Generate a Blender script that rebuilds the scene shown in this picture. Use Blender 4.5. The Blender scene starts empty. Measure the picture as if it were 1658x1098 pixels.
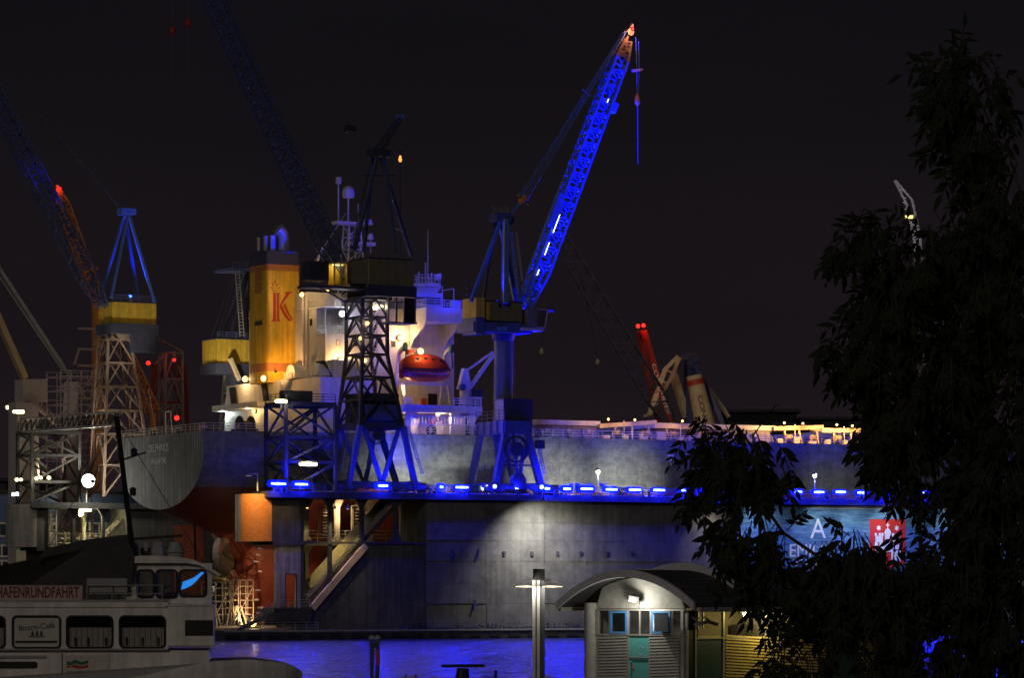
import bpy, math, random
from mathutils import Vector, Matrix
random.seed(7)
sc = bpy.context.scene
col = sc.collection
R = math.radians
# ------------------------------------------------------------------ camera, world, moon, exposure
F, CX, HY, CZ = 5600.0, 829.0, 950.0, 6.0          # photograph: focal length, centre, horizon (px), eye height (m)
cam_d = bpy.data.cameras.new('camera'); cam = bpy.data.objects.new('camera', cam_d); col.objects.link(cam)
cam_d.sensor_width = 36.0; cam_d.lens = 36.0 * F / 1658.0
cam_d.shift_y = (HY - 549.0) / 1658.0
cam_d.clip_start = 0.5; cam_d.clip_end = 8000
cam.location = (0, 0, CZ); cam.rotation_euler = (R(90), 0, 0)
sc.camera = cam

w = bpy.data.worlds.new('World'); sc.world = w; w.use_nodes = True
nt = w.node_tree; nt.nodes.clear()
wo = nt.nodes.new('ShaderNodeOutputWorld'); bg = nt.nodes.new('ShaderNodeBackground')
tc = nt.nodes.new('ShaderNodeTexCoord'); sp = nt.nodes.new('ShaderNodeSeparateXYZ')
rp = nt.nodes.new('ShaderNodeValToRGB'); nz = nt.nodes.new('ShaderNodeTexNoise'); mx = nt.nodes.new('ShaderNodeMixRGB')
mp = nt.nodes.new('ShaderNodeMapping'); mp.inputs['Scale'].default_value = (6, 6, 22)
nz.inputs['Scale'].default_value = 1.0; nz.inputs['Detail'].default_value = 4
rp.color_ramp.elements[0].position = 0.0; rp.color_ramp.elements[0].color = (0.0200, 0.0112, 0.0142, 1)
rp.color_ramp.elements[1].position = 0.16; rp.color_ramp.elements[1].color = (0.0064, 0.0056, 0.0074, 1)
e = rp.color_ramp.elements.new(0.06); e.color = (0.0118, 0.0082, 0.0106, 1)
mx.blend_type = 'MULTIPLY'; mx.inputs['Fac'].default_value = 0.35
nt.links.new(tc.outputs['Generated'], sp.inputs[0]); nt.links.new(sp.outputs['Z'], rp.inputs[0])
nt.links.new(tc.outputs['Generated'], mp.inputs[0]); nt.links.new(mp.outputs[0], nz.inputs['Vector'])
nt.links.new(rp.outputs[0], mx.inputs[1]); nt.links.new(nz.outputs['Fac'], mx.inputs[2])
nt.links.new(mx.outputs[0], bg.inputs[0]); bg.inputs[1].default_value = 1.08
nt.links.new(bg.outputs[0], wo.inputs[0])

sun_d = bpy.data.lights.new('moon', 'SUN'); sun_d.energy = 0.26; sun_d.angle = R(14); sun_d.color = (1.0, 0.90, 0.80)
sun = bpy.data.objects.new('moon', sun_d); col.objects.link(sun)
sun.rotation_euler = Vector((0.35, 1.0, -0.45)).to_track_quat('-Z', 'Y').to_euler()

vs = sc.view_settings
vs.view_transform = 'Standard'; vs.look = 'None'; vs.gamma = 1.0; vs.exposure = 0.0; vs.use_curve_mapping = False
cy = sc.cycles
cy.use_denoising = True
try: cy.denoiser = 'OPENIMAGEDENOISE'
except Exception: pass
cy.max_bounces = 5; cy.diffuse_bounces = 2; cy.glossy_bounces = 3; cy.transmission_bounces = 4; cy.transparent_max_bounces = 8
cy.sample_clamp_indirect = 4.0; cy.caustics_reflective = False; cy.caustics_refractive = False

# ------------------------------------------------------------------ places: dock frame (u along, v across, z up) and measured points
AZ = math.atan(F / 10060.0); CA, SA = math.cos(AZ), math.sin(AZ)
OX, OY = -35.8, 467.0
UD = Vector((CA, SA, 0)); VD = Vector((-SA, CA, 0)); ZD = Vector((0, 0, 1))
def P(u, v, z): return Vector((OX + CA * u - SA * v, OY + SA * u + CA * v, z))
def U(px, v):
    k = (px - CX) / F
    return (k * (OY + CA * v) - OX + SA * v) / (CA - k * SA)
def VV(px, u):
    k = (px - CX) / F
    return (OX + CA * u - k * (OY + SA * u)) / (SA + k * CA)
def Z(py, u, v): return CZ + (HY - py) * (OY + SA * u + CA * v) / F
def Q(px, py, v): u = U(px, v); return P(u, v, Z(py, u, v))
def UZ(px, py, v): u = U(px, v); return u, Z(py, u, v)
def at(px, py, Y): return Vector(((px - CX) * Y / F, Y, CZ + (HY - py) * Y / F))

# ------------------------------------------------------------------ materials
MATS = {}
def mat(name, colr, rough=0.6, metal=0.0, var=0.25, scale=1.5, bump=0.0, streak=0.0, spec=0.4, stretch=(1, 1, 1)):
    m = bpy.data.materials.new(name); m.use_nodes = True; t = m.node_tree
    b = t.nodes['Principled BSDF']
    b.inputs['Roughness'].default_value = rough; b.inputs['Metallic'].default_value = metal
    b.inputs['Specular IOR Level'].default_value = spec
    c = (*colr, 1)
    if var > 0:
        g = t.nodes.new('ShaderNodeNewGeometry'); mpn = t.nodes.new('ShaderNodeMapping')
        mpn.inputs['Scale'].default_value = stretch
        n = t.nodes.new('ShaderNodeTexNoise'); n.inputs['Scale'].default_value = scale; n.inputs['Detail'].default_value = 6; n.inputs['Roughness'].default_value = 0.65
        cr = t.nodes.new('ShaderNodeValToRGB')
        cr.color_ramp.elements[0].position = 0.3; cr.color_ramp.elements[1].position = 0.7
        cr.color_ramp.elements[0].color = (*[x * (1 - var) for x in colr], 1)
        cr.color_ramp.elements[1].color = (*[min(1, x * (1 + var * 0.6)) for x in colr], 1)
        t.links.new(g.outputs['Position'], mpn.inputs[0]); t.links.new(mpn.outputs[0], n.inputs['Vector'])
        t.links.new(n.outputs['Fac'], cr.inputs[0]); out = cr.outputs[0]
        if streak > 0:
            m2 = t.nodes.new('ShaderNodeMapping'); m2.inputs['Scale'].default_value = (1.6, 1.6, 0.10)
            n2 = t.nodes.new('ShaderNodeTexNoise'); n2.inputs['Scale'].default_value = 1.2; n2.inputs['Detail'].default_value = 5
            r2 = t.nodes.new('ShaderNodeValToRGB'); r2.color_ramp.elements[0].position = 0.42; r2.color_ramp.elements[1].position = 0.62
            r2.color_ramp.elements[0].color = (1 - streak,) * 3 + (1,); r2.color_ramp.elements[1].color = (1, 1, 1, 1)
            mm = t.nodes.new('ShaderNodeMixRGB'); mm.blend_type = 'MULTIPLY'; mm.inputs['Fac'].default_value = 1
            t.links.new(g.outputs['Position'], m2.inputs[0]); t.links.new(m2.outputs[0], n2.inputs['Vector']); t.links.new(n2.outputs['Fac'], r2.inputs[0])
            t.links.new(out, mm.inputs[1]); t.links.new(r2.outputs[0], mm.inputs[2]); out = mm.outputs[0]
        t.links.new(out, b.inputs['Base Color'])
        if bump > 0:
            bp = t.nodes.new('ShaderNodeBump'); bp.inputs['Strength'].default_value = bump; bp.inputs['Distance'].default_value = 0.05
            t.links.new(n.outputs['Fac'], bp.inputs['Height']); t.links.new(bp.outputs[0], b.inputs['Normal'])
    else:
        b.inputs['Base Color'].default_value = c
    MATS[name] = m
    return m
def emit(name, colr, strength):
    m = bpy.data.materials.new(name); m.use_nodes = True; b = m.node_tree.nodes['Principled BSDF']
    b.inputs['Base Color'].default_value = (*[min(1, x) * 0.5 for x in colr], 1)
    b.inputs['Emission Color'].default_value = (*colr, 1); b.inputs['Emission Strength'].default_value = strength
    MATS[name] = m; return m
def glass(name, colr, rough=0.05, alpha=0.35):
    m = bpy.data.materials.new(name); m.use_nodes = True; b = m.node_tree.nodes['Principled BSDF']
    b.inputs['Base Color'].default_value = (*colr, 1); b.inputs['Roughness'].default_value = rough; b.inputs['Alpha'].default_value = alpha
    MATS[name] = m; return m

mat('dock_steel', (0.105, 0.105, 0.10), 0.7, 0, 0.45, 0.35, 0.3, 0.35)
mat('dock_plate', (0.165, 0.16, 0.145), 0.62, 0, 0.45, 0.45, 0.4, 0.18)
mat('dock_dark', (0.05, 0.05, 0.055), 0.7, 0, 0.4, 0.8, 0.2)
mat('dock_end', (0.40, 0.38, 0.36), 0.6, 0, 0.25, 0.9, 0.2, 0.2)
mat('concrete_grey', (0.46, 0.44, 0.44), 0.8, 0, 0.3, 1.1, 0.3, 0.4)
mat('gallery_cream', (0.50, 0.45, 0.33), 0.6, 0, 0.25, 1.5)
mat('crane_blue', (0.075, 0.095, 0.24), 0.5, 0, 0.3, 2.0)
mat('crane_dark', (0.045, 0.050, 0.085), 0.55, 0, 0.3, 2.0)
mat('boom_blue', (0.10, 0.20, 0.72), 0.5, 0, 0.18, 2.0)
mat('crane_yellow', (0.62, 0.42, 0.05), 0.55, 0, 0.22, 1.2, 0.1, 0.25)
mat('crane_house', (0.17, 0.15, 0.12), 0.6, 0, 0.25, 1.0)
mat('lattice_tan', (0.26, 0.19, 0.15), 0.6, 0, 0.3, 1.5)
mat('lattice_grey', (0.30, 0.29, 0.28), 0.6, 0, 0.3, 1.5)
mat('orange_paint', (0.72, 0.26, 0.06), 0.55, 0, 0.2, 2)
mat('red_paint', (0.42, 0.05, 0.03), 0.5, 0, 0.2, 2)
mat('beige_paint', (0.50, 0.40, 0.25), 0.55, 0, 0.25, 0.8)
mat('galvanised', (0.42, 0.42, 0.42), 0.45, 0.3, 0.25, 3)
mat('dark_pane', (0.03, 0.032, 0.04), 0.7, 0, 0.0, 1, 0, 0, 0.05)
mat('faded_steel', (0.13, 0.11, 0.15), 0.7, 0, 0.25, 1)
mat('column_paint', (0.11, 0.12, 0.18), 0.55, 0, 0.2, 0.8, 0.1, 0.2)
mat('stern_brown', (0.26, 0.17, 0.12), 0.7, 0, 0.25, 0.8)
mat('propeller_olive', (0.13, 0.115, 0.06), 0.4, 0.3, 0.3, 1)
mat('rope', (0.10, 0.11, 0.16), 0.6, 0.2, 0.0)
mat('black', (0.012, 0.012, 0.013), 0.6, 0, 0.0)
mat('rubber', (0.02, 0.02, 0.02), 0.85, 0, 0.3, 3)
mat('ship_white', (0.70, 0.68, 0.64), 0.5, 0, 0.12, 0.6, 0.1, 0.12)
mat('ship_rail', (0.66, 0.64, 0.60), 0.5, 0, 0.0)
mat('lifeboat_orange', (0.50, 0.060, 0.018), 0.35, 0, 0.15, 1.2)
mat('funnel_yellow', (0.86, 0.54, 0.045), 0.5, 0, 0.16, 0.8, 0.1, 0.26)
mat('funnel_navy', (0.07, 0.07, 0.13), 0.5, 0, 0.2, 1)
mat('funnel_band', (0.50, 0.20, 0.06), 0.5, 0, 0.1, 1)
mat('logo_red', (0.50, 0.045, 0.02), 0.5, 0, 0.1, 1)
mat('hatch_purple', (0.26, 0.23, 0.32), 0.55, 0, 0.25, 0.7, 0.1, 0.2)
mat('hatch_gear', (0.62, 0.50, 0.36), 0.55, 0, 0.25, 1.2)
mat('transom_grey', (0.30, 0.31, 0.31), 0.7, 0, 0.45, 0.4, 0.3, 0.55)
mat('lettering_white', (0.85, 0.85, 0.83), 0.6, 0, 0.15, 3)
mat('propeller_bronze', (0.30, 0.21, 0.12), 0.45, 0.3, 0.3, 1)
mat('rudder_red', (0.36, 0.10, 0.06), 0.6, 0, 0.3, 1)
mat('scaffold_steel', (0.50, 0.45, 0.36), 0.5, 0.3, 0.2, 3)
mat('scaffold_dim', (0.42, 0.34, 0.34), 0.5, 0.3, 0.2, 3)
mat('shed_blue', (0.10, 0.16, 0.34), 0.6, 0, 0.2, 1)
mat('shed_white', (0.62, 0.60, 0.55), 0.6, 0, 0.15, 1)
mat('pale_cladding', (0.52, 0.48, 0.46), 0.55, 0, 0.15, 1)
mat('boat_white', (0.82, 0.75, 0.70), 0.45, 0, 0.16, 1.6, 0.05, 0.22)
mat('boat_grey', (0.30, 0.29, 0.28), 0.55, 0, 0.15, 1.5)
mat('tarpaulin', (0.06, 0.055, 0.05), 0.8, 0, 0.3, 1.2, 0.5)
mat('sign_board', (0.52, 0.36, 0.32), 0.6, 0, 0.12, 2)
mat('sign_red', (0.16, 0.035, 0.03), 0.6, 0, 0.0)
mat('cream_panel', (0.55, 0.50, 0.43), 0.6, 0, 0.1, 2)
mat('ink', (0.03, 0.028, 0.03), 0.6, 0, 0.0)
mat('ink_green', (0.03, 0.12, 0.05), 0.6, 0, 0.0)
mat('curtain', (0.62, 0.55, 0.47), 0.9, 0, 0.3, 6, 0, 0, 0.2, (8, 1, 0.4))
mat('interior_dark', (0.10, 0.085, 0.08), 0.8, 0, 0.3, 2)
mat('aluminium', (0.62, 0.60, 0.56), 0.38, 0.5, 0.12, 3)
mat('roof_metal', (0.66, 0.65, 0.70), 0.5, 0.2, 0.15, 1.5)
mat('roof_sheet', (0.06, 0.058, 0.065), 0.7, 0, 0.2, 2)
mat('render_grey', (0.40, 0.39, 0.36), 0.85, 0, 0.2, 3, 0.3)
mat('teal_panel', (0.12, 0.46, 0.44), 0.5, 0, 0.08, 2)
mat('dark_green_panel', (0.03, 0.09, 0.085), 0.5, 0, 0.15, 2)
mat('window_blue', (0.10, 0.30, 0.68), 0.4, 0, 0.08, 2)
mat('corrugated', (0.55, 0.54, 0.50), 0.4, 0.35, 0.15, 2)
mat('corrugated_yellow', (0.56, 0.46, 0.20), 0.45, 0.2, 0.15, 2)
mat('timber', (0.10, 0.075, 0.055), 0.8, 0, 0.35, 2)
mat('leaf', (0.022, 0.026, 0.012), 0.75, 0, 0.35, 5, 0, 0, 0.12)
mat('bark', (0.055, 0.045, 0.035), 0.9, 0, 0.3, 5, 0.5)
mat('weed', (0.05, 0.06, 0.025), 0.8, 0, 0.4, 2)
mat('quay', (0.13, 0.125, 0.12), 0.85, 0, 0.3, 0.6, 0.3)
mat('ground', (0.05, 0.05, 0.05), 0.9, 0, 0.3, 0.1, 0.2)
mat('far_building', (0.05, 0.05, 0.055), 0.8, 0, 0.3, 0.2)
glass('window_glass', (0.02, 0.022, 0.03), 0.06, 0.30)
glass('clear_glass', (0.05, 0.05, 0.05), 0.05, 0.30)
emit('glow_blue_core', (0.34, 0.50, 1.0), 6.0)
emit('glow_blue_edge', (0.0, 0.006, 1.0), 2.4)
emit('glow_warm', (1.0, 0.60, 0.20), 3.4)
emit('glow_white', (0.80, 0.95, 1.0), 6.0)
emit('glow_yellowish', (1.0, 0.86, 0.42), 2.8)
emit('glow_soft_yellow', (1.0, 0.75, 0.25), 1.6)
emit('glow_window', (1.0, 0.80, 0.45), 0.5)
emit('glow_red', (1.0, 0.012, 0.008), 4.0)
emit('glow_orange', (1.0, 0.28, 0.05), 2.5)
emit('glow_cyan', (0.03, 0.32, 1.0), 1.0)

# ------------------------------------------------------------------ mesh helpers
class MB:
    def __init__(s): s.v = []; s.f = []
    def add(s, vs_, fs):
        o = len(s.v); s.v += [Vector(p) for p in vs_]; s.f += [tuple(i + o for i in q) for q in fs]; return s
    def hexa(s, a, b):                       # two quads (bottom, top), same winding
        return s.add(list(a) + list(b), [(3, 2, 1, 0), (4, 5, 6, 7), (0, 1, 5, 4), (1, 2, 6, 5), (2, 3, 7, 6), (3, 0, 4, 7)])
    def obox(s, c, x, y, z):                 # centre and three half vectors
        c, x, y, z = Vector(c), Vector(x), Vector(y), Vector(z)
        return s.hexa([c - x - y - z, c + x - y - z, c + x + y - z, c - x + y - z], [c - x - y + z, c + x - y + z, c + x + y + z, c - x + y + z])
    def dbox(s, u0, u1, v0, v1, z0, z1):
        return s.hexa([P(u0, v0, z0), P(u1, v0, z0), P(u1, v1, z0), P(u0, v1, z0)], [P(u0, v0, z1), P(u1, v0, z1), P(u1, v1, z1), P(u0, v1, z1)])
    def wbox(s, x0, x1, y0, y1, z0, z1):
        return s.hexa([(x0, y0, z0), (x1, y0, z0), (x1, y1, z0), (x0, y1, z0)], [(x0, y0, z1), (x1, y0, z1), (x1, y1, z1), (x0, y1, z1)])
    def bar(s, p, q, a, b=None):
        p, q = Vector(p), Vector(q); d = q - p; L = d.length
        if L < 1e-6: return s
        d /= L; up = ZD if abs(d.z) < 0.95 else UD
        x = d.cross(up).normalized(); y = x.cross(d)
        return s.obox((p + q) / 2, x * a / 2, y * (b or a) / 2, d * L / 2)
    def tube(s, p, q, r0, r1=None, n=10, cap=True):
        p, q = Vector(p), Vector(q); r1 = r0 if r1 is None else r1
        d = (q - p).normalized(); up = ZD if abs(d.z) < 0.95 else UD
        x = d.cross(up).normalized(); y = x.cross(d)
        vs_ = [p + (x * math.cos(t) + y * math.sin(t)) * r0 for t in [2 * math.pi * i / n for i in range(n)]]
        vs_ += [q + (x * math.cos(t) + y * math.sin(t)) * r1 for t in [2 * math.pi * i / n for i in range(n)]]
        fs = [(i, (i + 1) % n, n + (i + 1) % n, n + i) for i in range(n)]
        if cap: fs += [tuple(range(n - 1, -1, -1)), tuple(range(n, 2 * n))]
        return s.add(vs_, fs)
    def path(s, pts, r, n=6):
        for a, b in zip(pts[:-1], pts[1:]): s.tube(a, b, r, r, n)
        return s
    def prism(s, pts, d):                    # polygon extruded by vector d
        d = Vector(d); pts = [Vector(p) for p in pts]; n = len(pts)
        return s.add(pts + [p + d for p in pts], [tuple(range(n - 1, -1, -1)), tuple(range(n, 2 * n))] + [(i, (i + 1) % n, n + (i + 1) % n, n + i) for i in range(n)])
    def loft(s, rings, close=True, caps=True):
        n = len(rings[0]); o = len(s.v)
        for r in rings: s.v += [Vector(p) for p in r]
        for k in range(len(rings) - 1):
            for i in range(n if close else n - 1):
                j = (i + 1) % n
                s.f.append((o + k * n + i, o + k * n + j, o + (k + 1) * n + j, o + (k + 1) * n + i))
        if caps:
            s.f.append(tuple(o + i for i in range(n - 1, -1, -1))); e_ = o + (len(rings) - 1) * n
            s.f.append(tuple(e_ + i for i in range(n)))
        return s
    def lathe(s, base, prof, n=16, axis=None, xd=None):  # prof: (radius, height) along axis
        base = Vector(base); ax = Vector(axis).normalized() if axis else ZD
        x = (ax.cross(UD) if abs(ax.dot(UD)) < 0.9 else ax.cross(ZD)).normalized(); y = ax.cross(x)
        return s.loft([[base + ax * h + (x * math.cos(2 * math.pi * i / n) + y * math.sin(2 * math.pi * i / n)) * max(r, 1e-4) for i in range(n)] for r, h in prof])
    def build(s, name, m, parent=None, smooth=False, origin=None):
        me = bpy.data.meshes.new(name)
        org = Vector(origin) if origin is not None else (TL[parent] if parent else None)
        if org is None:
            xs = [p.x for p in s.v]; ys = [p.y for p in s.v]; org = Vector(((min(xs) + max(xs)) / 2, (min(ys) + max(ys)) / 2, min(p.z for p in s.v)))
        me.from_pydata([tuple(p - org) for p in s.v], [], s.f); me.update()
        import bmesh
        bm = bmesh.new(); bm.from_mesh(me); bmesh.ops.recalc_face_normals(bm, faces=bm.faces); bm.to_mesh(me); bm.free()
        if smooth:
            for p in me.polygons: p.use_smooth = True
            try: me.set_sharp_from_angle(angle=R(40))
            except Exception: pass
        me.materials.append(MATS[m] if isinstance(m, str) else m)
        o = bpy.data.objects.new(name, me); col.objects.link(o)
        if parent: o.parent = parent
        else: o.location = org
        TL[o] = org
        return o
TL = {}; FONTS = []
def tag(o, label, cat, group=None, kind=None):
    if label: o['label'] = label
    if cat: o['category'] = cat
    if group: o['group'] = group
    if kind: o['kind'] = kind
    return o
def thing(name, loc, label, cat, group=None):
    o = bpy.data.objects.new(name, None); col.objects.link(o); o.empty_display_size = 0.2
    o.location = loc; TL[o] = Vector(loc); return tag(o, label, cat, group)
def part(name, parent):                      # a part that only holds its sub-parts together
    o = bpy.data.objects.new(name, None); col.objects.link(o); o.empty_display_size = 0.1
    o.parent = parent; TL[o] = TL[parent]; return o
UNIT = {}
def unit(m, shape='box'):
    if (m, shape) not in UNIT:
        me = bpy.data.meshes.new('bar_' + m)
        if shape == 'box':
            me.from_pydata([(-.5, -.5, -.5), (.5, -.5, -.5), (.5, .5, -.5), (-.5, .5, -.5), (-.5, -.5, .5), (.5, -.5, .5), (.5, .5, .5), (-.5, .5, .5)], [],
                           [(3, 2, 1, 0), (4, 5, 6, 7), (0, 1, 5, 4), (1, 2, 6, 5), (2, 3, 7, 6), (3, 0, 4, 7)])
        else:
            n = 8; vs_ = [(.5 * math.cos(2 * math.pi * i / n), .5 * math.sin(2 * math.pi * i / n), z) for z in (-.5, .5) for i in range(n)]
            me.from_pydata(vs_, [], [(i, (i + 1) % n, n + (i + 1) % n, n + i) for i in range(n)] + [tuple(range(n - 1, -1, -1)), tuple(range(n, 2 * n))])
        me.materials.append(MATS[m]); UNIT[(m, shape)] = me
    return UNIT[(m, shape)]
def bar(name, p, q, a, m, parent, b=None, shape='box'):
    p, q = Vector(p), Vector(q); d = q - p; L = d.length; d = d / L
    up = ZD if abs(d.z) < 0.95 else UD
    x = d.cross(up).normalized(); y = d.cross(x)
    M = Matrix(((x.x * a, y.x * (b or a), d.x * L, 0), (x.y * a, y.y * (b or a), d.y * L, 0), (x.z * a, y.z * (b or a), d.z * L, 0), (0, 0, 0, 1)))
    o = bpy.data.objects.new(name, unit(m, shape)); col.objects.link(o); o.parent = parent
    M.translation = (p + q) / 2 - TL[parent]; o.matrix_basis = M
    TL[o] = (p + q) / 2
    return o
def box_part(name, c, x, y, z, m, parent):   # oriented box with shared mesh: centre, three full edge vectors
    o = bpy.data.objects.new(name, unit(m)); col.objects.link(o); o.parent = parent
    M = Matrix(((x.x, y.x, z.x, 0), (x.y, y.y, z.y, 0), (x.z, y.z, z.z, 0), (0, 0, 0, 1))); M.translation = Vector(c) - TL[parent]
    o.matrix_basis = M; TL[o] = Vector(c); return o
def lerp(a, b, t): return a + (b - a) * t
def truss(name, A4, B4, n, cw, bw, m, parent, horiz=True, faces=(0, 1, 2, 3), cross=False, shape='box'):
    """lattice between two quads: chords and braces, each its own object under a part"""
    pt = part(name, parent)
    for a, b in zip(A4, B4): bar('chord', a, b, cw, m, pt, None, shape)
    for k in range(n):
        t0, t1 = k / n, (k + 1) / n
        for i in faces:
            j = (i + 1) % 4
            a0, a1, b0, b1 = lerp(A4[i], B4[i], t0), lerp(A4[i], B4[i], t1), lerp(A4[j], B4[j], t0), lerp(A4[j], B4[j], t1)
            if cross:
                bar('brace', a0, b1, bw, m, pt); bar('brace', b0, a1, bw, m, pt)
            elif (k + i) % 2: bar('brace', a0, b1, bw, m, pt)
            else: bar('brace', b0, a1, bw, m, pt)
            if horiz and k > 0: bar('brace', a0, b0, bw, m, pt)
    return pt
def railing(parent, pts, h=1.05, step=1.8, m='ship_rail', r=0.035, name='railing', mid=2):
    b = MB()
    for a, c in zip(pts[:-1], pts[1:]):
        a, c = Vector(a), Vector(c); L = (c - a).length; n = max(1, round(L / step))
        for i in range(n + 1):
            p = lerp(a, c, i / n); b.bar(p, p + ZD * h, r * 2)
        for k in range(mid + 1):
            hh = ZD * h * (1 - k / (mid + 1)); b.bar(a + hh, c + hh, r * 2)
    return b.build(name, m, parent)
def text(body, o3, xdir, updir, size, m, parent, name='lettering', align='CENTER', ext=0.01, sx=1.0, bold=0.0):
    cu = bpy.data.curves.new(name, 'FONT'); cu.body = body; cu.size = size; cu.align_x = align; cu.align_y = 'CENTER'; cu.extrude = ext; cu.offset = bold
    cu.materials.append(MATS[m]); o = bpy.data.objects.new(name, cu); col.objects.link(o); o.parent = parent
    x = Vector(xdir).normalized(); y = Vector(updir).normalized(); z = x.cross(y)
    M = Matrix(((x.x * sx, y.x, z.x, 0), (x.y * sx, y.y, z.y, 0), (x.z * sx, y.z, z.z, 0), (0, 0, 0, 1))); M.translation = Vector(o3) - TL[parent]
    o.matrix_basis = M; FONTS.append(o); return o
def light(parent, pos, colr, power, radius=0.15, target=None, cone=None, blend=0.6):
    d = bpy.data.lights.new('lamp_light', 'SPOT' if target is not None else 'POINT'); d.energy = power; d.color = colr; d.shadow_soft_size = radius
    o = bpy.data.objects.new('lamp_light', d); col.objects.link(o); o.parent = parent; o.location = Vector(pos) - TL[parent]
    if target is not None:
        d.spot_size = R(cone); d.spot_blend = blend
        o.rotation_euler = (Vector(target) - Vector(pos)).to_track_quat('-Z', 'Y').to_euler()
    return o
CAMV = Vector((0, -1, 0))
def bulkhead_lamp(pos, r, glow, colr, power, label, group, toward=CAMV, off=0.5, name='bulkhead_lamp', lightpos=None, target=None, cone=None):
    """round wall lamp: back plate, cage ring, glowing globe and its own light"""
    pos = Vector(pos); n = Vector(toward).normalized()
    t = thing(name, pos, label, 'lamp', group)
    MB().lathe(pos - n * r * 0.9, [(r * 1.15, 0), (r * 1.15, r * 0.35), (r * 0.8, r * 0.5)], 12, n).build('back_plate', 'galvanised', t)
    r *= 1.08
    MB().lathe(pos - n * r * 0.5, [(r * 0.75, 0), (r, r * 0.4), (r * 0.95, r * 0.8), (r * 0.6, r * 1.2), (0.01, r * 1.35)], 12, n).build('globe', glow, t, True)
    if power: light(t, pos + n * (r + off) if lightpos is None else lightpos, colr, power, 0.12, target, cone)
    return t
WARM, WHITE, BLUE, YEL = (1.0, 0.60, 0.24), (0.86, 0.95, 1.0), (0.006, 0.010, 1.0), (1.0, 0.86, 0.5)
# ================================================================== SETTING: water, ground, promenade
WZ = -1.3
m = bpy.data.materials.new('river_water'); m.use_nodes = True; t = m.node_tree; t.nodes.clear()
out_ = t.nodes.new('ShaderNodeOutputMaterial'); gl_s = t.nodes.new('ShaderNodeBsdfGlossy'); df_s = t.nodes.new('ShaderNodeBsdfDiffuse'); mixs = t.nodes.new('ShaderNodeMixShader')
gl_s.inputs['Roughness'].default_value = 0.20; gl_s.inputs['Color'].default_value = (.55, .58, .62, 1); df_s.inputs['Color'].default_value = (.004, .006, .010, 1); mixs.inputs[0].default_value = 0.62
g = t.nodes.new('ShaderNodeNewGeometry')
def wave_noise(sc_, det):
    mpn = t.nodes.new('ShaderNodeMapping'); mpn.inputs['Scale'].default_value = sc_; n1 = t.nodes.new('ShaderNodeTexNoise'); n1.inputs['Scale'].default_value = 1.0; n1.inputs['Detail'].default_value = det; n1.inputs['Roughness'].default_value = .6
    t.links.new(g.outputs['Position'], mpn.inputs[0]); t.links.new(mpn.outputs[0], n1.inputs['Vector']); return n1.outputs['Fac']
ad = t.nodes.new('ShaderNodeMath'); ad.operation = 'MULTIPLY_ADD'; ad.inputs[1].default_value = .45
t.links.new(wave_noise((.9, .22, 1), 3), ad.inputs[0]); t.links.new(wave_noise((.28, .07, 1), 3), ad.inputs[2])
bp = t.nodes.new('ShaderNodeBump'); bp.inputs['Strength'].default_value = 1.0; bp.inputs['Distance'].default_value = 4.2
t.links.new(ad.outputs[0], bp.inputs['Height']); t.links.new(bp.outputs[0], gl_s.inputs['Normal'])
t.links.new(df_s.outputs[0], mixs.inputs[1]); t.links.new(gl_s.outputs[0], mixs.inputs[2]); t.links.new(mixs.outputs[0], out_.inputs[0]); MATS['river_water'] = m
o = MB().add([(-900, 52, WZ), (900, 52, WZ), (900, 900, WZ), (-900, 900, WZ)], [(0, 1, 2, 3)]).build('water', 'river_water'); tag(o, None, None, None, 'structure')
o = MB().wbox(-3000, 3000, 720, 6000, -6, 1.2).build('ground', 'ground'); tag(o, None, None, None, 'structure')
o = MB().wbox(-60, 60, -30, 52, -6, 4.2).build('promenade', 'quay'); tag(o, None, None, None, 'structure')
# quay of the yard on the far left of the dock
o = MB().hexa([P(-120, 84, -6), P(320, 84, -6), P(320, 300, -6), P(-120, 300, -6)], [P(-120, 84, 1.4), P(320, 84, 1.4), P(320, 300, 1.4), P(-120, 300, 1.4)]).build('yard_quay', 'ground'); tag(o, None, None, None, 'structure')

# ================================================================== FLOATING DOCK
DT = 18.9
UEND = 185.0
dock = thing('floating_dock', P(0, 0, WZ), 'long grey steel floating dock with open gallery and stairs at its end, holding the ship', 'dock')
MB().dbox(-4, UEND, -1.6, 81, WZ - 1.5, 0.0).build('pontoon', 'dock_dark', dock)
MB().dbox(-4.05, UEND, -1.72, -1.6, -0.18, 0.06).build('pontoon_edge', 'galvanised', dock)
u4 = lambda px: U(px, 0.0)
# near wall: solid length
z_open = Z(878, u4(590), 0)
MB().dbox(u4(690), UEND, 0.12, 7.0, 0.0, 18.05).build('wall', 'dock_steel', dock)
low = [(480, 1023), (480, 979), (511, 978), (590, 878), (690, 878), (690, 1023)]
wl = MB().prism([P(UZ(x, y, 0.1)[0], 0.1, UZ(x, y, 0.1)[1] if y < 1020 else 0.0) for x, y in low], VD * 1.6).build('wall_foot', 'dock_steel', dock)
# plates of the outer wall, each proud of its joints
wall_p = part('plating', dock)
rows = [805, 848, 877, 910, 945, 978, 1016]
zr = [17.9, 15.0] + [Z(y, u4(905), 0) for y in rows[2:6]] + [0.05]
uc = [u4(690) + 0.05]
while uc[-1] < UEND - 6: uc.append(uc[-1] + 9.6 + random.uniform(-.3, .3))
for i in range(len(uc) - 1):
    for k in range(len(zr) - 1):
        d = 0.10 + random.random() * 0.10
        box_part('plate', P((uc[i] + uc[i + 1]) / 2, 0.12 - d / 2 - 0.002, (zr[k] + zr[k + 1]) / 2), UD * (uc[i + 1] - uc[i] - 0.045), VD * d, ZD * (zr[k] - zr[k + 1] - 0.045), 'dock_plate', wall_p)
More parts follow.
